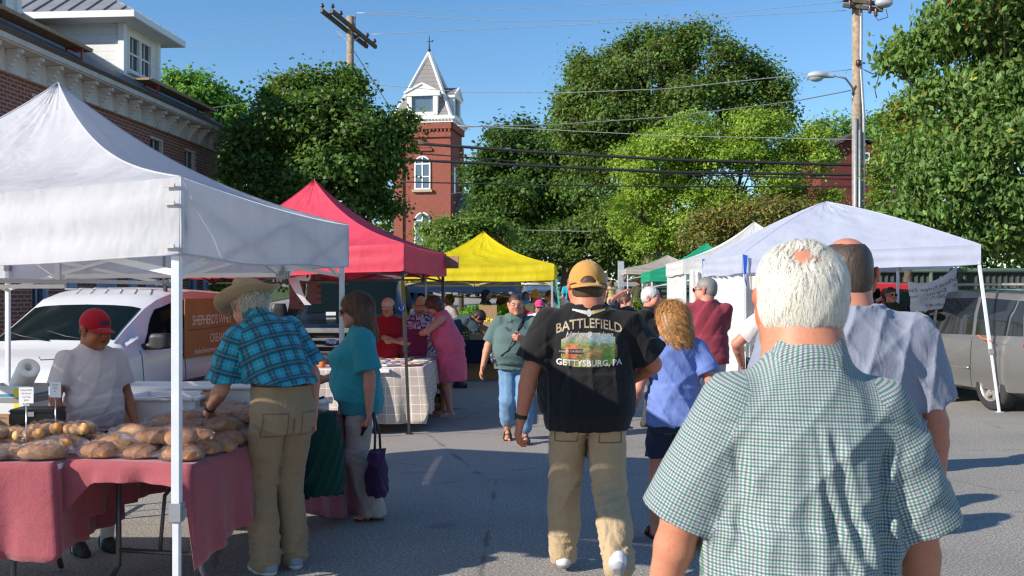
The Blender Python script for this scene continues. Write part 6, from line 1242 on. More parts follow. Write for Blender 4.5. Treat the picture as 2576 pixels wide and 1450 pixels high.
def loaf_proto(name, L_, W_, H_, seed, crust, bag, tone=(1, 1, 1), slash=3, rolls=False, cat="bread"):
    r = empty(name, (0, 0, 0), 0, "x", cat); rs = np.random.RandomState(seed)
    v = Vox((-L_ / 2 - .04, -W_ / 2 - .04, -.01), (L_ / 2 + .04, W_ / 2 + .04, H_ + .04), .0055)
    if rolls:
        for i in range(3):
            for j in range(2): v.el(((i - 1) * L_ * .31, (j - .5) * W_ * .46, H_ * .47), (L_ * .19, W_ * .27, H_ * .5), k=.006)
    else: v.el((0, 0, H_ * .42), (L_ / 2, W_ / 2, H_ * .6), k=0).el((L_ * .12, .005, H_ * .44), (L_ * .34, W_ * .5, H_ * .55), k=.03); v.disp(folds(seed, .004, 25, 25, 25, 3))
    for k in range(slash): x = (k - (slash - 1) / 2) * L_ * .2; v.rc((x - .03, -W_ * .3, H_ * 1.0), (x + .03, W_ * .3, H_ * 1.0), .007, k=.006, sub=True, lab=1)
    v.half((0, 0, -1), (0, 0, .003)); V, F, Lb = v.mesh(); me = fastmesh("loaf", V, F, True); c = np.tile(np.array(tone, float), (len(V), 1)); c[Lb == 1] *= (1.45, 1.7, 1.9); color_attr(me, np.clip(c, 0, 2)); link("loaf", me, r, crust)
    v = Vox((-L_ / 2 - .12, -W_ / 2 - .04, -.01), (L_ / 2 + .08, W_ / 2 + .04, H_ + .05), .0065); v.el((0, 0, H_ * .45), (L_ / 2 + .014, W_ / 2 + .01, H_ * .66), k=0); v.rc((-L_ / 2 + .03, 0, H_ * .4), (-L_ / 2 - .055, .01 * seed % .03, H_ * .35), .028, .012, k=.05).rc((-L_ / 2 - .05, 0, H_ * .35), (-L_ / 2 - .09, .02, H_ * .5), .01, .026, k=.01)
    v.disp(folds(seed + 3, .009, 26, 50, 40, 5, 2.2)); v.half((0, 0, -1), (0, 0, .001)); cloth_obj("plastic_bag", v.mesh(), bag, r); return r
def build_bread():
    cr, bag = bread_mats(); A = loaf_proto("bread_loaf", .27, .14, .10, 1, cr, bag, (1.15, 1.15, 1.2)); B = loaf_proto("bread_loaf", .25, .13, .095, 2, cr, bag, (.85, .75, .75), 4); Cc = loaf_proto("bread_loaf", .29, .12, .085, 3, cr, bag, (1.1, 1.15, 1.2), 2); D = loaf_proto("roll_bag", .24, .16, .085, 4, cr, bag, (1.05, 1.05, .95), 0, True)
    rnd = random.Random(11); protos = [A, B, Cc, D]; used = [False] * 4; look = ["golden wrapped loaf", "dark brown wrapped loaf", "long pale wrapped loaf", "bag of golden rolls"]; on = ["first", "second", "third", "fourth", "fifth", "sixth", "seventh", "eighth", "ninth", "tenth", "eleventh"]
    def put(k, x, y, z, rz, lab):
        o = protos[k] if not used[k] else copy_tree(protos[k]); used[k] = True; o.location = (x, y, z); o.rotation_euler = (rnd.uniform(-.06, .06), rnd.uniform(-.09, .09), R(rz)); s_ = rnd.uniform(.68, .86); o.scale = (s_, s_, s_ * rnd.uniform(.9, 1.1)); tag(o, lab, "bread", "wrapped bread on the red cloths")
    cs = ["at the aisle edge", "second from the aisle edge", "third from the aisle edge"]; al = R(-12); ux = Vector((math.cos(al), math.sin(al), 0)); uy = Vector((-math.sin(al), math.cos(al), 0)); c = Vector((-1.74, 6.28, 0))
    for j in range(11):
        for i in range(3):
            p = c + ux * (.26 - .235 * i + rnd.uniform(-.02, .02)) + uy * (-1.08 + .165 * j + rnd.uniform(-.02, .02)); k = rnd.choice([0, 0, 1, 1, 2]); put(k, p.x, p.y, .748, rnd.uniform(-25, 20), f"{look[k]}, {on[j]} row from the front, {cs[i]}, underneath")
            if j < 9 and rnd.random() < .9: k = rnd.choice([0, 1, 1, 2]); put(k, p.x + .05 * (1 if i else -.6), p.y + .06, .815, rnd.uniform(-35, 25), f"{look[k]}, {on[j]} row from the front, {cs[i]}, on top")
    for j in range(4):
        for i in range(6):
            k = 3 if rnd.random() < .75 else 0; x, y = -2.46 - .2 * i + rnd.uniform(-.02, .02), 5.2 + .165 * j; put(k, x, y, .748, rnd.uniform(-30, 40), f"{look[k]}, left table, {on[j]} row, {on[i]} from the right, bottom layer")
            if i > 2 and j < 3: put(3, x + .02, y + .02, .885, rnd.uniform(-30, 40), f"bag of golden rolls, left table, {on[j]} row, {on[i]} from the right, topmost")
            if i > 1 or j > 0:
                if rnd.random() < .85: put(3, x + .05, y + .05, .82, rnd.uniform(-30, 40), f"bag of golden rolls, left table, {on[j]} row, {on[i]} from the right, on top")
def card_sign(label, x, y, z, h, rz, txt):
    r = empty("card_holder", (x, y, z), R(rz), label, "sign", "price cards among the bread"); wm = plain("wire_steel", (.45, .45, .47), .3, .8); m = MB(); m.tube([(0, 0, 0), (0, 0, h)], .004, 6); m.tube([(.016 * math.cos(a), .004, h + .012 + .016 * math.sin(a)) for a in [2 * PI * i / 14 for i in range(15)]], .0022, 5); m.lathe((0, 0, 0), [(.03, 0), (.03, .008), (.001, .01)], 12); m.build("stand", wm, r)
    m = MB(); m.box((0, -.002, h + .055), (.075, .0025, .085)); c = m.build("card", plain("white_card", (.8, .8, .82), .6, var=.03), r); ink = plain("ink", (.05, .05, .12), .7)
    for i, t in enumerate(txt): letter("writing", t, .011 if i else .0125, ink, c, frame((0, -.0045, h + .08 - i * .018), (1, 0, 0), (0, 0, 1)))
def build_stall_left():
    rc = mat_redcloth(); wt = plain("white_plastic", (.78, .79, .82), .45, var=.05); lg = plain("leg_steel", (.10, .10, .11), .4, .6)
    fold_table("folding table end-on under the nearer red cloth", -1.98 + .24, 6.28, R(90 - 12), 2.3, .7, top=wt, leg=lg)
    fold_table("folding table along the left edge under a red cloth", -3.3, 5.5, 0, 1.9, .7, top=wt, leg=lg)
    al = R(-12); ux = Vector((math.cos(al), math.sin(al), 0)); uy = Vector((-math.sin(al), math.cos(al), 0)); c = Vector((-1.74, 6.28, 0)); cn = [c - ux * .36 - uy * 1.17, c + ux * .36 - uy * 1.17, c + ux * .36 + uy * 1.17, c - ux * .36 + uy * 1.17]
    drape("tablecloth", "red woven cloth hanging deep on the aisle side of the bread table", [(p.x, p.y) for p in cn], .742, [lambda t: .10 + .25 * math.exp(-(t / .13) ** 2) + .42 * math.exp(-((1 - t) / .05) ** 2), lambda t: .52 - .13 * math.sin(t * 5) + .08 * t, .25, .35], rc, seed=2, group="red tablecloths", wave=.022)
    drape("tablecloth", "red woven cloth reaching almost to the ground on the leftmost table", [(-4.3, 5.12), (-2.36, 5.12), (-2.36, 5.88), (-4.3, 5.88)], .742, [.49, .46, .2, .4], rc, seed=3, group="red tablecloths", wave=.02)
    build_bread(); card_sign("white price card on a coil stand left of the rolls", px(78, 5.35), 5.3, .745, .27, 5, ["Sweet Rolls", "soft & fresh", "6 per bag", "$5.00"]); card_sign("tilted price card on a coil stand by the vendor's arm", px(140, 5.6), 5.6, .745, .27, -14, ["Country", "White", "$6"])
    # white table with bins behind
    fold_table("white folding table behind the vendor holding the bins", -2.55, 7.15, 0, 1.8, .7, top=wt, leg=lg)
    def bin_(lab, x, y, z, w, d, h, rz=0, name="plastic_bin", mat=wt):
        r = empty(name, (x, y, z), R(rz), lab, "bin", "white plastic bins"); m = MB(); t = .012
        for sx in (-1, 1): m.box((sx * (w / 2 - t / 2), 0, h / 2), (t, d, h)); m.box((0, sx * (d / 2 - t / 2), h / 2), (w - 2 * t, t, h))
        m.box((0, 0, t / 2), (w - 2 * t, d - 2 * t, t)); m.build("body", mat, r, bevel=.003); m = MB()
        for sx in (-1, 1): m.box((sx * (w / 2 + .01), 0, h - .008), (.035, d + .05, .022)); m.box((0, sx * (d / 2 + .01), h - .008), (w - .02, .035, .022))
        m.build("rim", mat, r, bevel=.004); return r
    bb = bin_("white plastic bin with a paper card on its rim", px(418, 6.75), 6.85, .745, .46, .4, .17); m = MB(); m.box((.05, -.215, .165), (.13, .004, .045), 0, Matrix.Rotation(R(50), 3, 'X')); m.build("card", plain("white_card", (.8, .8, .82), .6), bb)
    bin_("long shallow white bin behind the carded one", -2.3, 7.3, .745, 1.15, .32, .2); bin_("small white foam box at the far end of the red cloth", -1.42, 7.0, .745, .26, .2, .12, 10, "foam_box")
    cb = plain("cardboard", (.40, .25, .13), .85, var=.12, scale=10, bump=.2)
    def carton(lab, x, y, z, w, d, h, rz=0, mat=cb, flaps=True, grp="cardboard cartons"):
        r = empty("carton", (x, y, z), R(rz), lab, "box", grp); m = MB(); t = .006
        for sx in (-1, 1): m.box((sx * (w / 2 - t / 2), 0, h / 2), (t, d, h)); m.box((0, sx * (d / 2 - t / 2), h / 2), (w - 2 * t, t, h))
        m.box((0, 0, t / 2), (w - 2 * t, d - 2 * t, t)); m.build("body", mat, r)
        if flaps:
            m = MB(); m.add([(-w / 2, -d / 2, h), (w / 2, -d / 2, h), (w / 2, -d / 2 - .05, h - .09), (-w / 2, -d / 2 - .05, h - .09)], [(0, 1, 2, 3)]); m.add([(w / 2, -d / 2, h), (w / 2, d / 2, h), (w / 2 + .08, d / 2, h + .04), (w / 2 + .08, -d / 2, h + .04)], [(0, 1, 2, 3)]); m.build("flap", mat, r)
        return r
    carton("tall open cardboard carton standing by the plaid man's hand", px(520, 6.8), 6.9, .745, .12, .2, .19, 12); carton("low cardboard tray of loaves beside the tall carton", px(590, 7.0), 7.1, .745, .3, .3, .08, 5); carton("narrow cardboard carton left of the carded bin", px(322, 6.6), 6.6, .745, .07, .3, .14, 0, flaps=False)
    carton("brown cardboard tray under the cash box", px(105, 5.72), 5.7, .745, .42, .28, .12, 4, flaps=False); carton("brown cardboard tray half hidden behind the rolls", px(20, 5.75), 5.72, .745, .3, .25, .16, 0, flaps=False)
    r = empty("cash_box", (px(100, 5.7), 5.68, .872), R(3), "black metal cash box resting on a cardboard tray", "cash box"); bm_ = plain("black_enamel", (.012, .012, .014), .25, .2); m = MB(); m.box((0, 0, .033), (.25, .18, .066)); m.build("body", bm_, r, bevel=.006); m = MB(); m.box((0, 0, .077), (.255, .185, .022)); m.build("lid", bm_, r, bevel=.008); m = MB(); m.box((0, -.094, .062), (.035, .006, .026)); m.build("latch", plain("chrome", (.6, .6, .62), .2, .9), r)
    bw = NT("printed_carton"); co = bw.coord(); S_ = bw.sep(co); z_ = S_[2]; x_ = S_[0]; tape = bw.math('MULTIPLY', bw.math('GREATER_THAN', z_, .085), bw.math('LESS_THAN', z_, .12)); band = bw.math('MULTIPLY', bw.math('GREATER_THAN', z_, .122), bw.math('LESS_THAN', z_, .14)); yb = bw.math('MULTIPLY', bw.math('LESS_THAN', bw.math('ABSOLUTE', bw.math('SUBTRACT', x_, .07)), .018), bw.math('LESS_THAN', bw.math('ABSOLUTE', bw.math('SUBTRACT', z_, .1)), .075))
    c_ = bw.mix(band, (.66, .67, .68), (.05, .25, .42)); c_ = bw.mix(yb, c_, (.75, .62, .03)); c_ = bw.mix(tape, c_, (.22, .22, .24)); bw.set(color=c_, rough=.7)
    b = carton("blue and white printed carton with grey tape holding a paper roll", px(50, 6.2), 6.15, .86, .30, .22, .19, -4, mat=bw.m, flaps=False); ink = plain("ink_blue", (.04, .2, .42), .7)
    letter("print", "13.6 kg", .02, ink, b, frame((-.1, -.1125, .155), (1, 0, 0), (0, 0, 1))); letter("print", "ON", .024, ink, b, frame((-.12, -.1125, .058), (1, 0, 0), (0, 0, 1))); letter("print", "ATS", .026, ink, b, frame((-.11, -.1125, .02), (1, 0, 0), (0, 0, 1)))
    carton("plain brown carton propping up the printed carton", px(50, 6.2), 6.17, .745, .32, .24, .112, -4, flaps=False)
    pt = plain("paper_white", (.82, .80, .78), .9, var=.03, bump=.3, bscale=120); r = empty("paper_towel_roll", (px(68, 6.15), 6.12, 1.1), 0, "roll of white paper towels tilted on top of the printed carton", "paper roll"); Mx = Matrix.Rotation(R(60), 3, 'X') @ Matrix.Rotation(R(0), 3, 'Y'); Mx = Vector((.45, -.55, .42)).normalized().to_track_quat('Z', 'Y').to_matrix(); m = MB(); m.lathe((0, 0, 0), [(.021, -.12), (.062, -.12), (.065, -.115), (.065, .115), (.062, .12), (.021, .12), (.019, .0), (.021, -.12)], 30, M=Mx); m.build("paper", pt, r); m = MB(); m.lathe((0, 0, 0), [(.021, -.118), (.021, .118)], 20, M=Mx); m.build("core", cb, r)
    r = empty("bag_rack", (px(165, 6.6), 6.65, .745), 0, "wire rack with pale plastic bags behind the vendor's shoulder", "rack"); wm = plain("wire_steel", (.45, .45, .47), .3, .8); m = MB(); m.tube([(.0, .04, 0), (0, .04, .34), (0, .02, .43), (-.16, -.06, .425), (-.17, -.06, .445)], .004, 6); m.tube([(.1, .04, 0), (.1, .04, .34), (.1, .02, .45), (-.06, -.0, .445), (-.07, 0, .46)], .004, 6); m.build("wire", wm, r)
    v = Vox((-.2, -.12, .2), (.18, .15, .5), .009); v.el((.01, 0, .38), (.085, .04, .055), k=0); v.rc((.0, 0, .37), (.03, .0, .29), .03, .015, k=.03); v.disp(folds(4, .012, 40, 40, 30, 4)); cloth_obj("bags", v.mesh(), cloth_mat("thin_bag", (.75, .68, .68), .4), r)
    # banner on the van
    og = NT("orange_banner"); co = og.coord(); og.set(color=og.ramp(og.noise(co, 2, 4), [(.3, (.30, .115, .03)), (.7, (.37, .15, .04))]), rough=.5); x0 = -3.93
    r = empty("banner", (0, 0, 0), 0, "orange creamery banner covering the white van's side windows", "banner"); m = MB(); a, b_, z0, z1 = Vector((-3.86, 11.75, 0)), Vector((-3.68, 13.75, 0)), .83, 1.54; m.prism([(a.x, a.y), (b_.x, b_.y), (b_.x - .012, b_.y + .001), (a.x - .012, a.y + .001)], z0, z1, 'Z'); m.build("sheet", og.m, r)
    d_ = (b_ - a).normalized(); n_ = Vector((d_.y, -d_.x, 0)); fr = lambda t, z: frame(tuple(a + d_ * t + n_ * .006 + Vector((0, 0, z))), d_, (0, 0, 1)); wl = plain("lettering_cream", (.78, .72, .62), .6, var=.02)
    letter("lettering", "SHEPHERD'S WHEY", .17, wl, r, fr(.84, 1.22), space=.86); letter("lettering", "CREAMERY", .155, wl, r, fr(1.1, .99), space=.9); letter("lettering", "shepherdswheycreamery.com", .095, wl, r, fr(.72, .87), space=.8); letter("lettering", "304-", .1, wl, r, fr(1.8, .875)); m = MB(); m.add([tuple(a + d_ * t + n_ * .007 + Vector((0, 0, z))) for t, z in ((.1, 1.165), (1.55, 1.185), (1.55, 1.175), (.1, 1.155))], [(0, 1, 2, 3)]); m.build("underline", plain("line_brown", (.16, .06, .03), .7), r)
def build_stall_red():
    ck = mat_check("beige_check", (.50, .42, .37), (.74, .68, .62), .105, .07); wt = plain("white_plastic", (.78, .79, .82), .45); lg = plain("leg_steel", (.10, .10, .11), .4, .6)
    fold_table("folding table across the front of the coral canopy", -2.35, 11.75, 0, 1.9, .75, top=wt, leg=lg); fold_table("folding table running back under the coral canopy", -1.42, 13.0, R(90), 2.1, .6, top=wt, leg=lg)
    g = "beige checked tablecloths"; drape("tablecloth", "beige checked cloth on the table facing the aisle", [(-3.4, 11.35), (-1.6, 11.35), (-1.6, 12.0), (-3.4, 12.0)], .744, [.66, .62, .3, .6], ck, seed=5, group=g); drape("tablecloth", "beige checked cloth on the table behind the black pole", [(-1.75, 11.4), (-1.02, 11.5), (-.95, 13.95), (-1.7, 13.95)], .752, [.64, lambda t: .45 + .15 * math.sin(9 * t), .5, .5], ck, seed=6, group=g)
    rnd = random.Random(4); pk = [plain("pack_%d" % i, c, .35) for i, c in enumerate(((.5, .42, .42), (.62, .62, .66), (.45, .2, .2), (.65, .55, .2), (.3, .35, .5)))]; names = ["reddish", "silver-white", "maroon", "yellow-topped", "blue-grey"]
    for i in range(18):
        k = i % 5; x = -1.62 + .24 * (i % 3) + rnd.uniform(-.03, .03); y = 11.65 + .27 * (i // 3); r = empty("snack_pack", (x, y, .758), R(rnd.uniform(30, 70)), f"{names[k]} flat wrapped packet, {['aisle-far', 'middle', 'aisle-side'][i % 3]} of row {['one', 'two', 'three', 'four', 'five', 'six'][i // 3]} on the checked cloth behind the black pole", "packet", "flat packets on the checked cloth")
        m = MB(); m.box((0, 0, .01), (.26, .12, .018)); m.build("packet", pk[k], r, bevel=.006); m = MB(); m.box((.09, 0, .0205), (.05, .115, .003)); m.build("tag", pk[1], r)
    for i in range(6):
        r = empty("jar", (-1.98 - .11 * i, 11.55 + .05 * (i % 2), .75), 0, f"{['red', 'blue', 'orange', 'red', 'white', 'blue'][i]} lidded jar, number {['one', 'two', 'three', 'four', 'five', 'six'][i]} from the teal blouse", "jar", "small jars on the checked cloth"); m = MB(); m.lathe((0, 0, 0), [(.001, 0), (.035, 0), (.038, .02), (.038, .07), (.03, .08)], 14); m.build("glass", plain("jar_fill%d" % i, [(.6, .03, .02), (.03, .1, .5), (.6, .15, .02), (.6, .02, .02), (.7, .7, .7), (.04, .12, .6)][i], .2), r); m = MB(); m.lathe((0, 0, .08), [(.035, 0), (.035, .02), (.001, .021)], 14); m.build("lid", plain("lid_silver", (.6, .6, .62), .3, .7), r)
    bk = NT("wicker"); z = bk.sep(bk.coord())[2]; bk.set(color=bk.ramp(bk.math('FRACT', bk.math('MULTIPLY', z, 9)), [(.0, (.36, .2, .08)), (.45, (.42, .24, .1)), (.5, (.3, .05, .03)), (.8, (.12, .16, .05))]), rough=.8, normal=bk.bump(bk.noise(bk.coord(), 60, 3), .8, .02))
    r = empty("basket", (px(1092, 13.3), 13.3, 0), 0, "striped wicker basket on the ground beside the woman in pink", "basket"); m = MB(); m.lathe((0, 0, 0), [(.001, 0), (.17, 0), (.22, .1), (.23, .24), (.215, .24), (.2, .1), (.001, .03)], 24); m.build("bowl", bk.m, r); m = MB(); m.tube([(.22 * math.cos(a), 0, .22 + .26 * math.sin(a)) for a in [PI * i / 14 for i in range(15)]], .012, 6); m.build("handle", bk.m, r)
    pt = plain("paper_white", (.82, .80, .78), .9); d = 11.75; x, z = px(756, d, 693); r = empty("paper_towel_roll", (x, d, z), 0, "hanging paper towel roll with a loose strip under the coral canopy", "paper roll"); Mx = Vector((.85, -.5, -.1)).normalized().to_track_quat('Z', 'Y').to_matrix(); m = MB(); m.lathe((0, 0, 0), [(.02, -.11), (.06, -.11), (.06, .11), (.02, .11)], 22, M=Mx); m.build("paper", pt, r); m = MB(); m.tube([(0, 0, .03), (0, .02, .3)], .004, 5); m.build("hanger", plain("wire_steel", (.45, .45, .47), .3, .8), r)
    m = MB(); P = [(-.09, 0, .0), (-.07, -.02, -.08), (-.02, -.03, -.19), (.04, -.03, -.29), (.09, -.02, -.35)]; W_ = [.07, .06, .045, .03, .04]; V = []
    for p, w in zip(P, W_): V += [(p[0] - w, p[1], p[2]), (p[0] + w, p[1] + .015, p[2])]
    m.add(V, [(2 * i, 2 * i + 1, 2 * i + 3, 2 * i + 2) for i in range(4)], True); m.build("loose_strip", pt, r)
    wd = plain("weathered_board", (.22, .19, .18), .85, var=.3); ink = plain("ink_dark", (.02, .02, .02), .8)
    for i, (a, y0, y1, tx) in enumerate(((746, 700, 778, "TIAL"), (790, 688, 765, "FREE"))):
        x, zt = px(a, 14.2, y0); _, zb = px(a, 14.2, y1); r = empty("hanging_board", (x, 14.2, zb), 0, ("grey hanging board lettered downwards behind the paper strip", "grey hanging board with black letters beside the pickup's windscreen")[i], "sign", "vertical lettered boards"); m = MB(); m.box((0, 0, (zt - zb) / 2), (.2, .02, zt - zb)); b = m.build("board", wd, r, bevel=.004); m = MB(); m.tube([(0, 0, zt - zb), (0, 0, 2.2 - zb)], .004, 5); m.build("cord", ink, r)
        for j, c in enumerate(tx): letter("letter", c, .09, ink, b, frame((.04, -.0125, (zt - zb) - .1 - j * .09), (0, 0, -1), (1, 0, 0)))
    return
def produce(label, name, x, y, z, w, d, n, r_, col, seed, cat="produce", parent_mat=None):
    """a crate heaped with fruit: one thing, crate and heap"""
    rs = random.Random(seed); e = empty(name, (x, y, z), R(rs.uniform(-8, 8)), label, cat, "crates of produce"); m = MB(); h = .1; t = .01
    for sx in (-1, 1): m.box((sx * w / 2, 0, h / 2), (t, d + t, h)); m.box((0, sx * d / 2, h / 2), (w - t, t, h))
    m.box((0, 0, .006), (w - t, d - t, .01)); m.build("crate", parent_mat or plain("crate_wood", (.35, .24, .13), .8), e); m = MB()
    for i in range(n): m.lathe((rs.uniform(-w / 2 + r_, w / 2 - r_), rs.uniform(-d / 2 + r_, d / 2 - r_), h - .02 + rs.uniform(0, .06)), [(.001, -r_), (r_ * .7, -r_ * .7), (r_, 0), (r_ * .7, r_ * .7), (.001, r_ * .9)], 8)
    o = m.build("heap", plain("fruit%02d%02d%02d" % tuple(int(c * 99) for c in col), col, .35, var=.3, scale=20), e); tag(o, kind="stuff"); return e
def build_stall_yellow():
    navy = fabric("navy_cloth", (.012, .016, .04)); wt = plain("white_plastic", (.78, .79, .82), .45); lg = plain("leg_steel", (.10, .10, .11), .4, .6); cb = plain("cardboard", (.40, .25, .13), .85)
    fold_table("folding table under the yellow canopy with a navy cloth", -.35, 18.5, 0, 1.5, .7, top=wt, leg=lg); drape("tablecloth", "navy cloth hanging short on the table under the yellow canopy", [(-1.1, 18.1), (.4, 18.1), (.4, 18.9), (-1.1, 18.9)], .745, [.42, .4, .3, .4], navy, seed=7)
    fold_table("folding table of tomatoes beyond the yellow canopy's poles", -.4, 21.4, 0, 3.6, .7, z=.9, top=wt, leg=lg); drape("tablecloth", "black and white checked cloth on the tomato table", [(-2.3, 21.0), (1.4, 21.0), (1.4, 21.8), (-2.3, 21.8)], .91, [.35, .3, .3, .3], mat_check("bw_check", (.6, .6, .6), (.03, .03, .03), .06, .5), seed=8)
    P = [("ripe red tomatoes in a crate, leftmost on the checked cloth", (.6, .06, .02)), ("orange-red tomatoes in the second crate from the left", (.65, .13, .02)), ("deep red tomatoes in the third crate from the left", (.5, .03, .02)), ("peaches in a crate left of the man in blue", (.7, .28, .08)), ("red peppers in a crate behind the green-shirted woman", (.55, .04, .02)), ("potatoes in the crate at the right end of the cloth", (.4, .28, .13))]
    for i, (lab, c) in enumerate(P): produce(lab, "produce_crate", -2.0 + .6 * i, 21.3, .915, .5, .4, 26, .05, c, i)
    def box(lab, x, y, z, w, d, h, mat=cb, rz=0): r = empty("carton", (x, y, z), R(rz), lab, "box", "cardboard cartons"); m = MB(); m.box((0, 0, h / 2), (w, d, h)); m.build("body", mat, r, bevel=.004); m = MB(); m.box((0, 0, h + .003), (w * .12, d, .004)); m.build("tape", plain("tape_tan", (.5, .38, .22), .4), r); return r
    box("brown carton on the navy cloth by the bending man", px(1197, 18.3), 18.4, .75, .28, .25, .36); box("pale green carton on the navy cloth", px(1235, 18.3), 18.3, .75, .36, .22, .24, plain("pale_green_card", (.5, .52, .33), .8)); box("tall brown bag-like carton behind the pale green one", px(1228, 18.6), 18.62, .75, .33, .2, .62)
    produce("yellow beans heaped in a low box on the navy cloth", "produce_crate", px(1232, 18.2), 18.2, .985, .3, .2, 40, .025, (.75, .5, .02), 31); produce("golden squash in the low box at the cloth's front edge", "produce_crate", px(1203, 18.15), 18.2, .752, .28, .2, 26, .035, (.5, .42, .1), 32); produce("small yellow squash near the right end of the navy cloth", "produce_crate", px(1255, 18.15), 18.15, .752, .3, .18, 26, .03, (.6, .42, .03), 33)
    for i, (a, d, w) in enumerate(((1200, 18.75, .3), (1262, 19.2, .35), (1185, 19.2, .3))):
        x = px(a, d); tree("herb_bunch", ["bushy green herbs in front of the bending man's face", "tall leafy greens left of the green-shirted woman's shoulder", "low leafy greens behind the brown carton"][i], x, d, [(x, d, 1.13 - .04 * i, w * .7, .2, .24)], 1800, .05, (.09, .22, .03), seed=40 + i, cat="greens", group="bunches of greens", clump=.07, cn=14, limbs=False, zb=.75)
    for i, (a, d, lab) in enumerate(((1215, 18.7, "large brown carton on the ground under the navy cloth"), (1188, 18.8, "small brown carton on the ground at the navy table's left leg"))): box(lab, px(a, d), d, 0, .55 if i == 0 else .25, .4, .42 if i == 0 else .25)
    r = empty("tote_bag", (px(1366, 13.5), 13.5, 0), R(10), "off-white cloth shopping bag with orange print left of the man in black", "bag"); v = Vox((-.2, -.12, 0), (.2, .12, .45), .012); v.loft(Mat4((0, 0, 0), Matrix.Identity(3)), [(.1, .13, .07, 0), (.14, .15, .08, 0), (.4, .12, .05, 0)], k=0); v.disp(folds(3, .012, 20, 20, 12, 3)); cloth_obj("bag", v.mesh(), fabric("tote_cream", (.6, .52, .42)), r); m = MB(); m.tube([(-.08, 0, .38), (-.05, 0, .62), (.05, 0, .62), (.08, 0, .38)], .008, 5); m.build("handles", fabric("tote_cream", (.6, .52, .42)), r); r["label"] = r["label"]
    r.location.z = .12; box("pale carton standing behind the cloth shopping bag", px(1386, 15), 15, 0, .2, .2, .5, plain("cream_card", (.6, .52, .36), .8))
def build_right_side():
    # floral curtains
    t = NT("floral_curtain"); co = t.coord(); v = t.vor(t.map(co, (1, .4, 1)), 6.5); pa = t.ramp(v, [(.10, (1, 1, 1)), (.17, (0, 0, 0))]); n = t.noise(co, 16, 4, .7); c = t.mix(t.math('MULTIPLY', pa, t.ramp(n, [(.45, (0, 0, 0)), (.55, (1, 1, 1))])), (.74, .74, .74), (.62, .50, .12)); v2 = t.vor(co, 11); c = t.mix(t.math('MULTIPLY', t.ramp(v2, [(.08, (1, 1, 1)), (.12, (0, 0, 0))]), .6), c, (.5, .35, .4)); t.set(color=c, rough=.85); t.translucent(c, .35)
    def curtain(label, a, b, z0, z1, k, amp, gather, seed):
        a = Vector((*a, 0)); b = Vector((*b, 0)); d = b - a; n_ = Vector((-d.y, d.x, 0)).normalized(); V = []; F = []; NU, NV = 110, 26; rs = random.Random(seed)
        for j in range(NV + 1):
            q = j / NV
            for i in range(NU + 1):
                u = i / NU; uu = u + gather * math.sin(2 * PI * u * 2.5) * (1 - abs(2 * q - 1)) * .03; p = a.lerp(b, uu) + n_ * amp * (math.sin(k * u * 2 * PI + 1.2 * math.sin(3 * q + seed)) * (.35 + .65 * q) + .3 * math.sin(k * 2.3 * u * 2 * PI + seed)); V.append((p.x, p.y, z1 - (z1 - z0) * q - .05 * abs(math.sin(PI * u * 4)) * (1 - q)))
        for j in range(NV):
            for i in range(NU): s_ = j * (NU + 1) + i; F.append((s_, s_ + 1, s_ + NU + 2, s_ + NU + 1))
        tag(link("curtain", fastmesh("curtain", V, F, True), None, t.m), label, "curtain", "white floral curtains")
    curtain("white floral curtain drawn across the front of the curtained stall", (3.2, 17.95), (5.1, 17.75), .45, 2.02, 9, .05, 1, 1); curtain("white floral curtain along the aisle side of the stall", (3.14, 18.05), (3.26, 20.9), .35, 2.0, 8, .04, 1, 2); curtain("white floral curtain bunched behind the maroon-shirted man", (3.36, 14.6), (3.4, 17.3), .2, 1.9, 6, .09, 1, 5)
    bn = NT("vinyl_banner"); co = bn.coord(); bn.set(color=(.66, .65, .68), rough=.45, normal=bn.bump(bn.noise(bn.map(co, (1, 1, .6)), 4, 4, .5, 1), .5, .06)); bn.translucent((.7, .7, .72), .35)
    d = 14.9; x0 = px(2283, d); x1 = px(2408, d); zt0 = px(0, d, 708)[1]; zt1 = px(0, d, 668)[1]; zb0 = px(0, d, 790)[1]; zb1 = px(0, d, 775)[1]; r = empty("banner", (x0, d, 0), 0, "sagging white farm banner seen from behind, hung under the bluish-white canopy", "banner"); V = []; F = []; N = 30; Mv = 20
    hgt = lambda u, v: (zt0 + (zt1 - zt0) * u - .12 * math.sin(PI * u) * (1 - v)) * (1 - v) + (zb0 + .03 + (zb1 - zb0 - .02) * u) * v
    dep = lambda u, v: .05 * math.sin(6 * u + 7 * v) * math.sin(PI * v) + .03 * math.sin(14 * u - 6 * v) * (1 - u)
    for j in range(Mv + 1):
        for i in range(N + 1): u, v = i / N, j / Mv; V.append(((x1 - x0) * u + .05 * v * (1 - u), dep(u, v), hgt(u, v)))
    for j in range(Mv):
        for i in range(N): s_ = j * (N + 1) + i; F.append((s_, s_ + 1, s_ + N + 2, s_ + N + 1))
    link("sheet", fastmesh("sheet", V, F, True), r, bn.m); ink = plain("ink_grey", (.09, .09, .1), .7)
    def wr(txt, size, u, v, al='CENTER', mt=ink):
        Vt, Ft = text_tris(txt, size, 0, 0, 1, al); out = []
        for X, Y, Z in Vt: uu = u - X / (x1 - x0); vv = v - Y / .62; out.append(((x1 - x0) * uu, dep(uu, vv) - .006, hgt(uu, vv)))
        m = MB(); m.add(out, Ft); m.build("lettering", mt, r, fix=False)
    wr("Redbud Ridge Farm", .115, .5, .36); wr("Engineering our", .095, .4, .55); wr("WV 240-71 1785", .08, .6, .70); wr("@redbudfarm", .07, .72, .91)
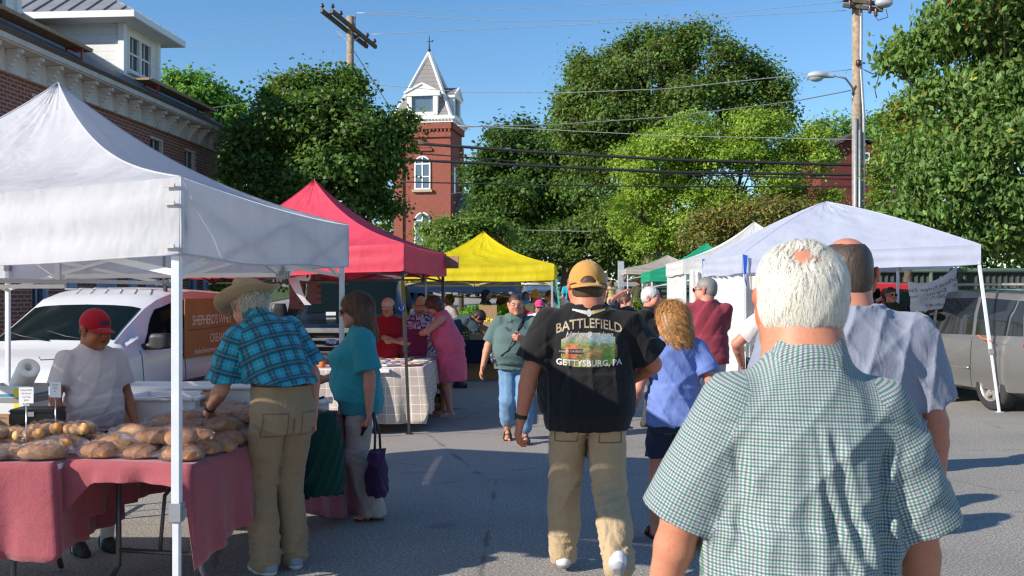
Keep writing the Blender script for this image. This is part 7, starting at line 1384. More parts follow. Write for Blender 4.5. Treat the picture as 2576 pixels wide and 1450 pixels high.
    for c, u in (((.05, .12, .4), .38), ((.6, .2, .12), .47)): m = MB(); m.add([((x1 - x0) * (u + a), dep(u, .86) - .008, hgt(u, .9 + b)) for a, b in ((-.035, -.06), (.035, -.06), (.035, .06), (-.035, .06))], [(0, 1, 2, 3)]); m.build("emblem", plain("emblem%d" % int(c[0] * 99), c, .5), r)
    og = plain("bungee_orange", (.75, .16, .04), .6); a = Vector((*px(2413, 14.8)[:0], )) if False else None
    P = [(px(x, dd), dd, px(x, dd, y)[1]) for x, y, dd in ((2408, 775, 14.8), (2420, 795, 14.6), (2445, 830, 14.2), (2470, 852, 13.8), (2494, 858, 13.4))]; m = MB(); m.tube(P, .011, 6); m.tube([P[0], (P[0][0] - .04, P[0][1], P[0][2] + .05)], .006, 5); tag(m.build("bungee_cord", og), "orange bungee cord stretched from the white banner to the slanting pole", "cord")
    wt = plain("white_plastic", (.78, .79, .82), .45); r = empty("water_drum", (px(2374, 14.8), 14.8, 0), 0, "white plastic drum on the ground behind the man in the grey t-shirt", "drum"); m = MB(); m.lathe((0, 0, 0), [(.001, 0), (.15, .0), (.17, .04), (.17, .22), (.162, .24), (.17, .26), (.17, .44), (.15, .5), (.06, .53), (.05, .56), (.001, .56)], 28); m.build("body", wt, r); m = MB(); m.lathe((0, 0, .32), [(.171, 0), (.174, .005), (.171, .01)], 28); m.build("band", plain("band_yellow", (.6, .55, .25), .6), r)
    fm = NT("corrugated_fence"); co = fm.coord(); s_ = fm.math('SINE', fm.math('MULTIPLY', fm.sep(co)[0], 42)); fm.set(color=fm.ramp(fm.noise(co, 2, 5), [(.3, (.035, .045, .038)), (.7, (.06, .07, .058))]), rough=.9, normal=fm.bump(s_, .3, .02)); r = empty("metal_fence", (10.5, 25, 0), 0, "dull green corrugated fence with a top rail behind the grey minivan", "fence"); m = MB(); V = []; N = 160
    for i in range(N + 1): x = -4 + 12 * i / N; V += [(x, .03 * math.sin(x * 42), 0), (x, .03 * math.sin(x * 42), 2.14)]
    m.add(V, [(2 * i, 2 * i + 2, 2 * i + 3, 2 * i + 1) for i in range(N)]); m.build("sheet", fm.m, r); m = MB(); m.tube([(-4, -.06, 2.16), (8, -.06, 2.16)], .06, 8); m.build("rail", plain("rail_green", (.08, .12, .1), .6), r)
    for x in (-4, 0, 4, 8): m = MB(); m.tube([(x, -.06, 0), (x, -.06, 2.16)], .05, 8); m.build("post", plain("rail_green", (.08, .12, .1), .6), r)
    for i, (a, dd) in enumerate(((1600, 27), (1622, 28))):
        x = px(a, dd); tree("flower_stand", ["leafy flowering plants on the ground before the beige canopy", "taller flowering plants beside the green canopy"][i], x, dd, [(x, dd, .75 + gz(0, dd), .55, .4, .5)], 3500, .07, (.1, .19, .04), seed=60 + i, cat="plants", group="potted flowering plants", clump=.14, cn=16, accents=[((.6, .1, .12), .12, .5), ((.7, .6, .1), .1, .5)], limbs=False)
    x, zt = px(1562, 36, 657); r = empty("steel_column", (x, 36, gz(0, 36)), 0, "pale steel column left of the beige canopy", "column"); m = MB(); m.box((0, 0, (zt - gz(0, 36)) / 2), (.2, .3, zt - gz(0, 36))); m.build("shaft", plain("pale_steel", (.5, .53, .56), .4, .3), r, bevel=.01); m = MB(); m.box((0, 0, .05), (.35, .4, .06)); m.build("base_plate", plain("pale_steel", (.5, .53, .56), .4, .3), r)
    for i, (a, dd, y0) in enumerate(((1520, 62, 700), (1485, 64, 704))): x, z = px(a, dd, y0); m = MB(); r = empty("road_sign", (x, dd, gz(0, dd)), 0, ["small white road sign on a post at the street end", "smaller pale road sign left of the other one"][i], "road sign", "distant road signs"); m.box((0, 0, z - gz(0, dd)), (.45, .03, .6)); m.build("plate", plain("sign_white", (.8, .8, .8), .5), r); m = MB(); m.tube([(0, .03, 0), (0, .03, z - gz(0, dd) + .2)], .04, 6); m.build("post", plain("galvanised", (.42, .44, .46), .45, .5), r)
# ------------------------------------------------------------------ vehicles
def build_vehicles():
    dk = plain("dark_plastic", (.015, .015, .017), .5, var=.05); gl = glassy("car_glass", (.006, .012, .014), .07, .06); gl.node_tree.nodes["Principled BSDF"].inputs["IOR"].default_value = 1.3; ty = plain("tyre", (.03, .03, .032), .85, bump=.4); al = plain("alloy", (.55, .52, .48), .3, .7); ch = plain("chrome", (.6, .6, .62), .2, .9); hl = glassy("headlamp", (.55, .58, .6), .08, .8); rd = glassy("taillight", (.45, .01, .015), .12, .6); gap = plain("panel_gap", (.03, .03, .03), .8)
    def seams(c, ys, z0, z1, side):
        for y in ys:
            m = MB(); m.tube([(c.surf(y, z, side) + side * .001, y, z) for z in np.linspace(z0, z1, 14)], .006, 4, cap=False); m.build("door_seam", gap, c.root)
    van = [(-2.4, .4, .98, 1.42, .84, .66), (-2.32, .26, 1.0, 1.54, .89, .72), (-1.9, .22, 1.0, 1.62, .915, .75), (-.6, .22, .98, 1.66, .92, .76), (-.1, .22, .975, 1.64, .92, .75), (.3, .22, .97, 1.56, .92, .73), (.55, .22, .97, 1.46, .92, .70), (1.0, .22, .965, 1.245, .92, .7), (1.35, .23, .96, 1.075, .915, .72), (1.5, .24, .95, 1.01, .91, .72), (1.9, .25, .87, .93, .90, .7), (2.2, .27, .76, .83, .86, .66), (2.33, .3, .66, .72, .80, .6), (2.4, .36, .56, .62, .72, .55)]
    def minivan(label, name, x, y, rz, mat, z=0, front=True, cls="van", rack=False, tint=gl, full=True, g=None):
        c = Car(name, label, cls, x, y, rz, z, g); c.body(van, mat, wells=((1.5, .36), (-1.45, .36)), wellr=.40, dark=dk)
        c.top_patch("windshield", 1.33, .57, .97, .95, tint, .008)
        for sd in (-1, 1):
            c.side_patch("front_window", [(.02, 1.0), (.98, 1.0), (.42, 1.42), (.02, 1.5)], tint, sd); c.side_patch("sliding_window", [(-1.0, 1.02), (-.08, 1.0), (-.08, 1.52), (-1.0, 1.54)], tint, sd); c.side_patch("rear_window", [(-2.08, 1.04), (-1.08, 1.02), (-1.08, 1.54), (-2.0, 1.5)], tint, sd)
            seams(c, (1.08, .0, -1.03), .3, .98, sd); m = MB(); m.tube([(c.surf(q, .55, sd) + sd * .008, q, .55) for q in np.linspace(-1.02, 1.05, 20)], .022, 6); m.build("rub_strip", dk if front else mat, c.root)
            c.mirror(sd * 1.04, .92, 1.08, dk, ch)
            for q in (.14, -.12):
                m = MB(); X = c.surf(q, .88, sd) + sd * .012; m.tube([(X, q - .08, .88), (X + sd * .02, q - .06, .88), (X + sd * .02, q + .06, .88), (X, q + .08, .88)], .011, 6); m.build("door_handle", dk if front else mat, c.root)
            for wy in (1.5, -1.45): c.wheel(sd * .80, wy, .345, ty, al, .21, 7 if front else 6)
            c.side_patch("tail_lamp", [(-2.385, .84), (-2.12, .9), (-2.22, 1.2), (-2.36, 1.2)], rd, sd, .01); c.side_patch("headlamp", [(2.05, .58), (2.36, .56), (2.34, .66), (2.0, .76)], hl, sd, .012)
        # face
        m = MB(); m.box((0, 2.385, .57), (.62, .06, .1)); m.build("grille", dk, c.root, bevel=.02); m = MB(); m.box((0, 2.37, .38), (1.42, .14, .2)); m.build("bumper", mat, c.root, bevel=.05)
        m = MB(); m.box((0, 2.43, .4), (.3, .015, .14)); m.build("number_plate", plain("plate_white", (.7, .7, .72), .5), c.root)
        m = MB(); m.box((0, -2.37, .42), (1.6, .16, .22)); m.build("rear_bumper", mat, c.root, bevel=.05)
        m = MB()
        for q in (-.25, .25): m.tube([(q - .25, 1.36, 1.10), (q + .1, 1.30, 1.145), (q + .35, 1.22, 1.2)], .009, 5)
        m.build("wiper", dk, c.root)
        if rack:
            for sd in (-1, 1): m = MB(); m.tube([(sd * .62, .2, 1.66), (sd * .62, .1, 1.73), (sd * .62, -1.9, 1.72), (sd * .62, -2.0, 1.64)], .022, 8); m.build("roof_rail", al, c.root)
            m = MB()
            for q in (-.3, -1.3): m.tube([(-.62, q, 1.73), (.62, q, 1.73)], .016, 6)
            m.build("crossbar", dk, c.root)
        else:
            m = MB()
            for q in (-.45, -.27, -.09, .09, .27, .45): m.tube([(q, .25, 1.665 - abs(q) * .02), (q, -1.9, 1.645 - abs(q) * .02)], .008, 4)
            m.build("roof_rib", mat, c.root)
        return c
    v1 = minivan("white minivan parked facing the camera behind the bread stall", "minivan", -4.82, 12.0, 174.5, paint("white_paintwork", (.72, .71, .70), 0, .35))
    m = MB(); m.box((0, 0, 0), (.7, .01, .05)); o = m.build("visor_strip", plain("pale_green_card2", (.35, .5, .3), .6), v1.root); o.location = (.25, .68, 1.5); o.rotation_euler = (R(-30), 0, 0); bpy.data.objects.remove(o)
    c = minivan("taupe grey minivan with roof rails parked behind the slanting pole", "minivan", 7.22, 15.2, 8.6, paint("taupe_metal", (.25, .245, .24), .6, .3, .6), front=False, rack=True, tint=glassy("sky_glass", (.012, .018, .022), .04, .6))
    minivan("red van parked side-on behind the phone woman", "van", 6.2, 20.3, 92, paint("red_paintwork", (.5, .03, .04), 0, .35), cls="van", front=False).root.scale = (1.05, .98, 1.1)
    s_ = minivan("silver minivan behind the coral canopy, seen between the poles", "minivan", -3.0, 24.5, 178, paint("silver_metal", (.35, .36, .37), .6, .3)); s_.root.scale = (1.05, 1, 1.12)
    # pickup
    bk = paint("black_paintwork", (.012, .014, .018), .2, .22); P = Car("pickup_truck", "black pickup truck with a broad chrome grille facing the coral canopy stall", "pickup truck", -2.66, 17.2, 180.5)
    P.body([(-2.7, .5, 1.0, 1.12, .95, .9), (-.95, .5, 1.02, 1.14, .98, .92), (-.9, .5, 1.1, 1.8, .98, .74), (-.6, .5, 1.12, 1.86, .99, .76), (.2, .5, 1.12, 1.86, .99, .75), (.5, .5, 1.12, 1.7, .99, .75), (.85, .5, 1.12, 1.34, .99, .8), (1.0, .5, 1.12, 1.2, .99, .85), (1.6, .5, 1.12, 1.18, 1.0, .85), (2.5, .5, 1.05, 1.12, .99, .85), (2.62, .5, .95, 1.03, .96, .85)], bk, wells=((1.75, .42), (-1.6, .42)), wellr=.47, dark=dk)
    P.top_patch("windshield", .92, .3, .9, .97, gl, .01)
    for sd in (-1, 1):
        P.side_patch("side_window", [(-.75, 1.18), (.6, 1.18), (.25, 1.72), (-.7, 1.74)], gl, sd); P.mirror(sd * 1.2, .72, 1.22, dk, ch, (.13, .09, .42))
        for wy in (1.75, -1.6): P.wheel(sd * .87, wy, .41, ty, al, .25, 8)
        m = MB(); m.box((sd * .77, 2.6, .88), (.34, .12, .24)); m.build("headlamp", hl, P.root, bevel=.03); seams(P, (.78, -.82), .55, 1.1, sd)
    m = MB(); m.box((0, 2.6, .88), (1.16, .1, .36)); g = m.build("grille", dk, P.root, bevel=.02); m = MB()
    for q in (.74, .835, .93): m.box((0, 2.67, q), (1.12, .05, .035))
    m.box((0, 2.66, 1.06), (1.9, .08, .07)); m.build("grille_bar", ch, g, bevel=.008); m = MB(); m.lathe((0, 2.71, .885), [(.001, .012), (.075, .01), (.085, 0)], 24, 'Y', Matrix.Diagonal((1.5, 1, .62)).to_3x3()); e = m.build("emblem", plain("emblem_blue", (.03, .08, .25), .3, .2), g); e.location = (0, 0, .0); letter("lettering", "Ford", .075, ch, g, frame((0, 2.725, .865), (-1, 0, 0), (0, 0, 1)), shear=.3)
    m = MB(); m.box((0, 2.68, .6), (2.0, .22, .22)); m.build("bumper", ch, P.root, bevel=.04); m = MB()
    for q in (-.5, -.25, 0, .25, .5): m.box((q, .1, 1.9), (.1, .08, .035))
    m.build("roof_marker", plain("amber", (.6, .2, .03), .3), P.root, bevel=.008); m = MB(); m.box((.3, .97, 1.24), (.16, .01, .11)); m.build("dash_paper", plain("white_card", (.8, .8, .82), .6), P.root)
    # parked cars up the street
    car = [(-2.2, .35, .85, .93, .8, .66), (-1.8, .2, .92, 1.02, .88, .7), (-1.2, .2, .92, 1.36, .89, .6), (-.3, .2, .9, 1.44, .9, .6), (.3, .2, .88, 1.38, .9, .6), (.95, .2, .86, 1.0, .9, .68), (1.7, .22, .78, .86, .87, .66), (2.1, .3, .62, .7, .76, .6), (2.2, .38, .52, .58, .66, .5)]
    for i, (lab, x, y, rz, mat) in enumerate((("white car parked facing the market beyond the yellow canopy", 1.62, 55, 176, paint("white_paintwork", (.74, .75, .79))), ("dark blue car far up the street on the left", 3.1, 74, 178, paint("navy_paintwork", (.03, .05, .1))), ("pale blue car parked next to the dark blue one", 4.6, 78, 178, paint("pale_blue_paintwork", (.25, .36, .45))), ("silver car half hidden behind the maple's shade", -1.6, 60, 170, paint("silver_metal", (.35, .36, .37))))):
        c = Car("parked_car", lab, "car", x, y, rz, gz(0, y), "cars parked along the street"); c.body(car, mat, wells=((1.35, .32), (-1.35, .32)), wellr=.36, dark=dk); c.top_patch("windshield", .9, .3, .95, .95, gl, .01)
        for sd in (-1, 1):
            c.side_patch("side_window", [(-1.1, .95), (.7, .92), (.25, 1.3), (-.9, 1.3)], gl, sd); c.side_patch("headlamp", [(1.85, .55), (2.15, .55), (2.13, .64), (1.8, .72)], hl, sd, .012); c.mirror(sd * .98, .72, .98, mat, ch, (.09, .07, .11))
            for wy in (1.35, -1.35): c.wheel(sd * .79, wy, .31, ty, al, .2, 6)
        m = MB(); m.box((0, 2.16, .46), (.8, .08, .12)); m.build("grille", dk, c.root)
# ------------------------------------------------------------------ patterned shirts
def shirt_uv(A=.36, yoke=.30):
    def mk(I):
        Mi = np.array(I['Mc'].inverted()); s = I['s']; sh, el = I['sh'], I['el']
        def f(lab, P):
            if lab in (2, 3):
                k = -1 if lab == 2 else 1; a = np.array(sh[k]); b = np.array(el[k]); ax = (b - a) / np.linalg.norm(b - a); q = P - a; t = q @ ax; r = q - np.outer(t, ax); ref = np.cross(ax, [1, 0, 0.2]); ref /= np.linalg.norm(ref); r2 = np.cross(ax, ref); an = np.arctan2(r @ r2, -(r @ ref)); return np.stack([an * .085 * s, -t], 1)
            p = P @ Mi[:3, :3].T + Mi[:3, 3]; x = p[:, 0] / s; y = p[:, 1] / s; z = p[:, 2] / s
            u = A * np.arcsin(np.clip(x / A, -.98, .98)); v = z + np.clip((z - yoke) * 8, 0, 1) * np.clip(y + .12, 0, 1) * 1.0
            if lab == 4: u = .07 * np.arctan2(p[:, 0], -p[:, 1] / 1.0 + .0)
            return np.stack([u * s, v * s], 1)
        return f
    return mk
def line_mask(t, u, per, off, w, soft=.12):
    """1 inside a band of relative width w centred on off of each period"""
    f = t.math('FRACT', t.math('ADD', t.math('MULTIPLY', u, 1 / per), 10.5 - off)); d = t.math('ABSOLUTE', t.math('SUBTRACT', f, .5)); return t.math('SMOOTH_MIN', t.math('MAXIMUM', t.math('MULTIPLY', t.math('SUBTRACT', w / 2, d), 1 / (soft * w)), 0), 1, .01)
def gingham():
    t = NT("gingham_shirt"); uv = t.n("ShaderNodeUVMap").outputs[0]; S_ = t.sep(uv); p = .0148; grn, nav = (.008, .13, .07), (.03, .035, .09)
    n = t.noise(t.coord(), 5, 4); gu, gv = line_mask(t, S_[0], p, 0, .30), line_mask(t, S_[1], p, 0, .30); nu, nv = line_mask(t, S_[0], p, .5, .26), line_mask(t, S_[1], p, .5, .26)
    c = t.ramp(n, [(.3, (.43, .46, .47)), (.7, (.51, .54, .55))])
    for m_, col, a in ((gu, grn, .66), (gv, grn, .8), (nu, nav, .6), (nv, nav, .6)): c = t.mix(t.math('MULTIPLY', m_, a), c, col)
    wv = t.noise(t.map(uv, (1, 1, 1)), 2600, 1, .5); wr = t.noise(t.map(t.coord(), (1, 1, .4)), 9, 4, .55, .7); t.set(color=c, rough=.85, sheen=.15, spec=.2, normal=t.bump(wv, .08, .001, t.bump(wr, .35, .02))); t.translucent(c, .08); return t.m
def plaid():
    t = NT("turquoise_plaid"); uv = t.n("ShaderNodeUVMap").outputs[0]; S_ = t.sep(uv); p = .092; c = (.02, .31, .45); c = t.mix(0.0, c, c)
    for ax in (0, 1):
        for off, w, col, a in ((0, .5, (.012, .12, .19), .6), (0, .40, (.014, .024, .045), .55), (.0, .03, (.3, .5, .52), .55), (.07, .02, (.3, .5, .52), .5), (.5, .03, (.4, .68, .7), .35)): c = t.mix(t.math('MULTIPLY', line_mask(t, S_[ax], p, off, w, .12), a), c, col)
    wr = t.noise(t.map(t.coord(), (1, 1, .5)), 10, 4, .55, .7); t.set(color=c, rough=.85, sheen=.15, spec=.2, normal=t.bump(wr, .35, .02)); t.translucent(c, .08); return t.m
def bvh_of(o): me = o.data; return BVHTree.FromPolygons([v.co[:] for v in me.vertices], [tuple(p.vertices) for p in me.polygons])
def onto(b, x, z, y0, dy, off=.003):
    h = b.ray_cast(Vector((x, y0, z)), Vector((0, dy, 0)))
    return Vector((x, (h[0].y if h[0] else 0) - dy * off, z))
def print_text(I, b, txt, size, cx, cz, mat, y0=-.8, dy=1, bend=0, shear=0, bold=0, space=1, xs=1.0, off=.003):
    """face away from +y side: mirrored so it reads from behind the back"""
    V, F = text_tris(txt, size, bold, shear, space); me = MB(); me.add([(a * xs, c, 0) for a, c, _ in V], F); bm = bmesh.new(); vs = [bm.verts.new(v) for v in me.V]
    for f in me.F:
        try: bm.faces.new([vs[i] for i in f])
        except Exception: pass
    bmesh.ops.triangulate(bm, faces=bm.faces); bmesh.ops.subdivide_edges(bm, edges=[e for e in bm.edges if e.calc_length() > .012], cuts=1, use_grid_fill=False); bmesh.ops.triangulate(bm, faces=bm.faces)
    for v in bm.verts: x = v.co.x; z = v.co.y + bend * x * x; v.co = onto(b, cx + (x if dy > 0 else -x), cz + z, y0, dy, off)
    m = bpy.data.meshes.new("lettering"); bm.to_mesh(m); bm.free(); return link("lettering", m, I['top'], mat)
def print_patch(I, b, cx, cz, w, h, mat, name="print", y0=-.8, dy=1, n=26, off=.0022, shape=None):
    V, F = [], []
    for j in range(n + 1):
        for i in range(n + 1): V.append(tuple(onto(b, cx + w * (i / n - .5), cz + h * (j / n - .5), y0, dy, off)))
    for j in range(n):
        for i in range(n):
            if shape and not shape((i + .5) / n * 2 - 1, (j + .5) / n * 2 - 1): continue
            k = j * (n + 1) + i; F.append((k, k + 1, k + n + 2, k + n + 1))
    me = bpy.data.meshes.new(name); me.from_pydata(V, [], F); uv = me.uv_layers.new(name="UVMap")
    for p in me.polygons:
        p.use_smooth = True
        for li in p.loop_indices: vi = me.loops[li].vertex_index; uv.data[li].uv = ((vi % (n + 1)) / n, (vi // (n + 1)) / n)
    return link(name, me, I['top'], mat)
def strands(I, n=3000, ln=.09, col=(.5, .3, .1), rw=.0008, seed=1, lift=.004, wave=.3, wf=60, down=1.0, inw=0.0, tone=.22, cz=None):
    """thin hairs combed down over the hair's surface"""
    rs = np.random.RandomState(seed); o = I['hair']; b = bvh_of(o); vs = o.data.vertices; Mh = I['Mh']; c0 = Mh.translation; V, F, Cc = [], [], []
    for i in range(n):
        v = vs[rs.randint(len(vs))]; p = v.co.copy()
        if 'crown' in I and rs.uniform() < .88 * math.exp(-((p - Vector(I['crown'])).length / .05) ** 2) * (.75 + .4 * math.sin(p.x * 110)): continue
        pts = [p]; L = ln * rs.uniform(.5, 1.3); ph = rs.uniform(0, .9); lf = lift * rs.uniform(.3, 1.6); jit = Vector(rs.normal(0, .16, 3))
        for k in range(5):
            q = pts[-1]; h = b.find_nearest(q)
            if h[0] is None: break
            nn = h[1]; rad = Vector((q.x - c0.x, q.y - c0.y, 0)); d = Vector((0, 0, -down)) + jit + Vector((wave * math.sin(q.z * wf + 6 * ph + q.x * 25), wave * .6 * math.cos(q.z * wf * .8 + 5 * ph), 0)) - rad * inw * 10
            if nn.z > .35: d += Vector((nn.x, nn.y, 0)) * 1.6 + Vector((.25 * math.sin(q.x * 80), -.5, 0))
            d = d - nn * d.dot(nn); d.normalize(); q2 = q + d * L / 5; h = b.find_nearest(q2); pts.append((h[0] + h[1] * lf * (1 + .25 * k)) if h[0] else q2)
        if len(pts) < 6: continue
        w = rw * rs.uniform(.6, 1.5); cl = np.array(col) * math.exp(rs.normal(0, tone)) * np.array([1, rs.uniform(.95, 1.02), rs.uniform(.85, 1.05)]); bb = len(V)
        for k, q in enumerate(pts):
            t = pts[min(k + 1, 5)] - pts[max(k - 1, 0)]; s_ = t.cross(Vector((q.x - c0.x, q.y - c0.y, (q.z - c0.z) * .6))); s_.normalize(); ww = w * (1 - .8 * (k / 5) ** 2); V += [tuple(q - s_ * ww), tuple(q + s_ * ww)]; Cc += [cl, cl]
        F += [(bb + 2 * k, bb + 2 * k + 1, bb + 2 * k + 3, bb + 2 * k + 2) for k in range(5)]
    me = fastmesh("hair_strands", V, F, True); color_attr(me, np.clip(np.array(Cc), 0, .95))
    if "strand" not in _M: t = NT("strand"); t.set(color=t.attr("Col"), rough=.42, spec=.5); t.translucent(t.attr("Col"), .2); _M["strand"] = t.m
    ob = link("hair_strands", me, I['root'], _M["strand"]); ob.parent = o; return ob
def pock(I, mat, cs, w=.13, h=.14):
    b = bvh_of(I['bottom']); t = I['top']; I['top'] = I['bottom']
    for x, z in cs: print_patch(I, b, x, z, w, h, mat, "pocket", off=.002, n=20, shape=lambda a, c: abs(a) > .86 or c < -.86 or c > .9)
    print_patch(I, b, 0, .80, .012, .22, mat, "seam", off=.0015, n=10); I['top'] = t
def bag(label, x, y, z, w, d, h, mat, straps, rz=0, hmat=None, seed=1, cat="bag", name="handbag", wr=.01, top=.8):
    r = empty(name, (x, y, z), R(rz), label, cat); v = Vox((-w, -d - .05, -.02), (w, d + .05, h + .05), max(.006, y * .0011)); v.loft(Mat4((0, 0, 0), Matrix.Identity(3)), [(0, w * .42, d * .42, 0), (h * .12, w * .5, d * .5, 0), (h * .6, w * .48, d * .42, 0), (h, w * .5 * top, d * .22, 0)], k=0, p=3); v.disp(folds(seed, wr, 20, 20, 12, 4)); cloth_obj("bag_body", v.mesh(), mat, r)
    for P in straps: m = MB(); m.tube([tuple(Vector(p)) for p in P], .009, 6); m.build("strap", hmat or mat, r)
    return r
# ------------------------------------------------------------------ the people
def build_people():
    F = fabric; khaki = F("khaki", (.42, .31, .19), wrinkle=.5, wscale=18); khaki2 = F("dark_khaki", (.28, .20, .12), wrinkle=.5, wscale=16); khaki_d = F("khaki_seam", (.17, .12, .07)); black = F("black_tee", (.012, .012, .013), wrinkle=.4); navy = F("navy_denim", (.02, .03, .065)); lt = plain("dark_leather", (.02, .014, .011), .45); wh = plain("shoe_white", (.72, .72, .72), .5); gs = plain("shoe_grey", (.22, .26, .30), .7); rub = plain("rubber", (.025, .025, .025), .7); cream = plain("sole_cream", (.6, .58, .53), .6); dg = dict(mat=glassy("sunglass", (.012, .01, .01), .08), dark=True); cg = dict(mat=plain("wire_steel", (.45, .45, .47), .3, .8), dark=False)
    # 1 the white-haired man in front
    def pleat(I):
        W, s = I['W'], I['s']
        lines = [((.0, .30), (.01, .16), (.05, .02), (.12, -.14), .011, .011), ((.0, .30), (.005, .12), (.0, -.06), (-.02, -.22), -.008, .014), ((.035, .28), (.07, .10), (.12, -.04), (.17, -.16), .009, .012), ((.13, .12), (.155, .0), (.15, -.1), (.17, -.22), .014, .016), ((.10, .22), (.12, .12), (.11, .0), (.12, -.2), -.007, .02), ((-.13, .14), (-.15, .0), (-.14, -.12), (-.16, -.2), .009, .016), ((-.05, .26), (-.06, .1), (-.05, -.05), (-.07, -.22), -.005, .02), ((-.165, .24), (-.15, .16), (-.16, .05), (-.19, -.05), .009, .012), ((.17, .25), (.155, .16), (.165, .06), (.2, -.04), .012, .012)]
        def fn(X, Y, Z):
            o = 0; x = (X - W.x) / s; z = (Z - W.z) / s
            for *P, A, w in lines:
                zz = np.array([p[1] for p in P])[::-1]; xx = np.array([p[0] for p in P])[::-1]; xc = np.interp(z, zz, xx); fade = np.clip((z - zz[0]) / .06, 0, 1) * np.clip((zz[-1] - z) / .04 + .3, 0, 1); ww = w * (1 + .8 * np.clip(.2 - z, 0, 1)); dx = (x - xc) / ww
                o = o + A * fade * (np.exp(-dx * dx) - .6 * np.exp(-(dx - 1.7) ** 2)) * (Y < .02)
            yk = np.exp(-(((z - .305 + .25 * x * x) / .006) ** 2)) * (Y < 0.02); return o + .003 * yk
        return fn
    gm = gingham()
    I = person("elderly white-haired man in a green gingham shirt, largest and closest to the camera", .655, 2.25, 0, 1.73, vox=.0055, skin=(.55, .245, .15), girth=.09, wid=.95, shw=.97, arms=1.18, heads=1.17, nk=.0, shz=.318, hroll=2, side=2, fwd=.02, lean=4, hyaw=-8, hpitch=4, neckr=1.32, L=(-.34, .13, .78), Rr=(.34, .10, .76), pL=(-1, -.6, 0), pR=(1, -.6, 0),
               fL=(-.12, .1, 5, 0, 0), fR=(.14, -.15, -8, .04, 25), top=dict(mat=gm, t=.022, loose=.01, sleeve=.98, flare=.03, hem=-.30, uv=shirt_uv(), collar=True, colh=.34, fn=pleat, wr=.006, vox=.0055), bottom=dict(mat=khaki, name="trousers"), shoes=dict(mat=wh, sole=cream), hair=dict(kind='back', color=(.60, .56, .49), th=.012, amp=.002, low=-.084, freq=110, crown=(-.002, -.088, .092), strands=dict(n=15000, ln=.062, col=(.80, .78, .72), rw=.00048, seed=3, lift=.0026, wave=.22, wf=60, inw=.6, tone=.10)), z0=0, seed=5)
    # 2 man in the grey tee
    I = person("dark-haired balding man in a heather grey t-shirt behind the white-haired man", 1.13, 3.35, -4, 1.85, skin=(.56, .25, .17), girth=.09, wid=1.08, arms=1.15, hyaw=-6, Rr=(.36, .16, .80), L=(-.34, .1, .8), pR=(1, -.7, 0), fR=(.13, .1, -6, 0, 0), fL=(-.12, -.1, 6, .03, 20), top=dict(mat=F("heather_grey", (.25, .275, .36), heather=.5, wrinkle=.35), t=.022, sleeve=.72, flare=.02, hem=-.2), bottom=dict(mat=F("stone_shorts", (.4, .33, .24)), kind='shorts', end=.5, name="shorts"), shoes=dict(mat=gs, sole=cream), hair=dict(kind='bald', color=(.075, .052, .04), th=.003, amp=.0015), z0=0, seed=7, neckr=1.15, nk=.035)
    # 3 man in black
    I = person("big man in a black printed t-shirt, khaki cargo trousers and tan cap, walking away", .42, 5.55, 0, 1.83, skin=(.56, .235, .14), girth=.10, wid=1.08, shw=1.04, arms=1.18, L=(-.39, .02, .84), Rr=(.27, .30, 1.10), pL=(-1, -.5, 0), pR=(1, -.55, -.4), heads=1.12, neckr=1.3, nk=.05, fL=(-.12, .26, 4, 0, 0), fR=(.14, -.26, -12, .10, 48), legs=1.02, curlL=.5,
               top=dict(mat=black, t=.028, loose=.016, sleeve=.78, flare=.03, hem=-.23, wr=.009), bottom=dict(mat=khaki, r=(.105, .088, .08), wr=.012, name="trousers"), shoes=dict(mat=wh, sole=plain("sole_mix", (.4, .4, .42), .5)), hair=dict(kind='short', color=(.10, .055, .03), th=.006, amp=.001, low=-.07, beard=(.45, .43, .4), hat=dict(kind='capback', mat=F("tan_cap", (.52, .265, .07)), off=.018)), watch=(-1, rub), z0=0, seed=11)
    b = bvh_of(I['top']); gold = plain("print_gold", (.42, .32, .15), .7, var=.25, scale=60); whp = plain("print_white", (.5, .49, .46), .7, var=.12, scale=60); nvp = plain("print_navy", (.03, .04, .09), .7); org = plain("print_orange", (.5, .13, .04), .7, var=.3, scale=60)
    zc = lambda y: CH + (YH - y) / FP * 5.5
    print_text(I, b, "BATTLEFIELD", .072, 0, zc(823), nvp, bend=-1.0, bold=.0036, xs=.86, off=.003); print_text(I, b, "BATTLEFIELD", .072, 0, zc(823), gold, bend=-1.0, xs=.86, off=.0045, bold=.0004); print_text(I, b, "Harley-Davidson", .038, .0, zc(845) , whp, shear=.3, off=.0045)
    print_text(I, b, "GETTYSBURG, PA", .046, .0, zc(918), whp, bend=.25, off=.004, bold=.0014)
    t = NT("shirt_picture"); uv = t.n("ShaderNodeUVMap").outputs[0]; S_ = t.sep(uv); n = t.noise(t.map(uv, (1, 1, 1)), 9, 6, .75, .8); n2 = t.noise(t.map(uv, (1, 1, 1), (3, 1, 0)), 16, 5, .8); h = t.math('ADD', S_[1], t.math('MULTIPLY', t.math('SUBTRACT', n, .5), .6))
    c = t.ramp(h, [(.1, (.16, .24, .05)), (.28, (.03, .03, .03)), (.42, (.32, .12, .05)), (.52, (.10, .2, .06)), (.62, (.04, .05, .05)), (.7, (.12, .3, .16)), (.8, (.22, .38, .55)), (.95, (.45, .5, .55))]); c2 = t.ramp(n2, [(.38, (.02, .025, .02)), (.48, (.16, .26, .05)), (.56, (.42, .14, .06)), (.66, (.62, .5, .3))]); m_ = t.math('LESS_THAN', S_[0], .48); c = t.mix(t.math('MULTIPLY_ADD', m_, .35, .35), c, c2); t.set(color=c, rough=.75)
    print_patch(I, b, .0, zc(878), .305, .185, t.m, shape=lambda x, y: abs(x) ** 3.5 + abs(y) ** 3.5 < 1.0 + .12 * math.sin(9 * x + 7 * y)); m2 = MB()
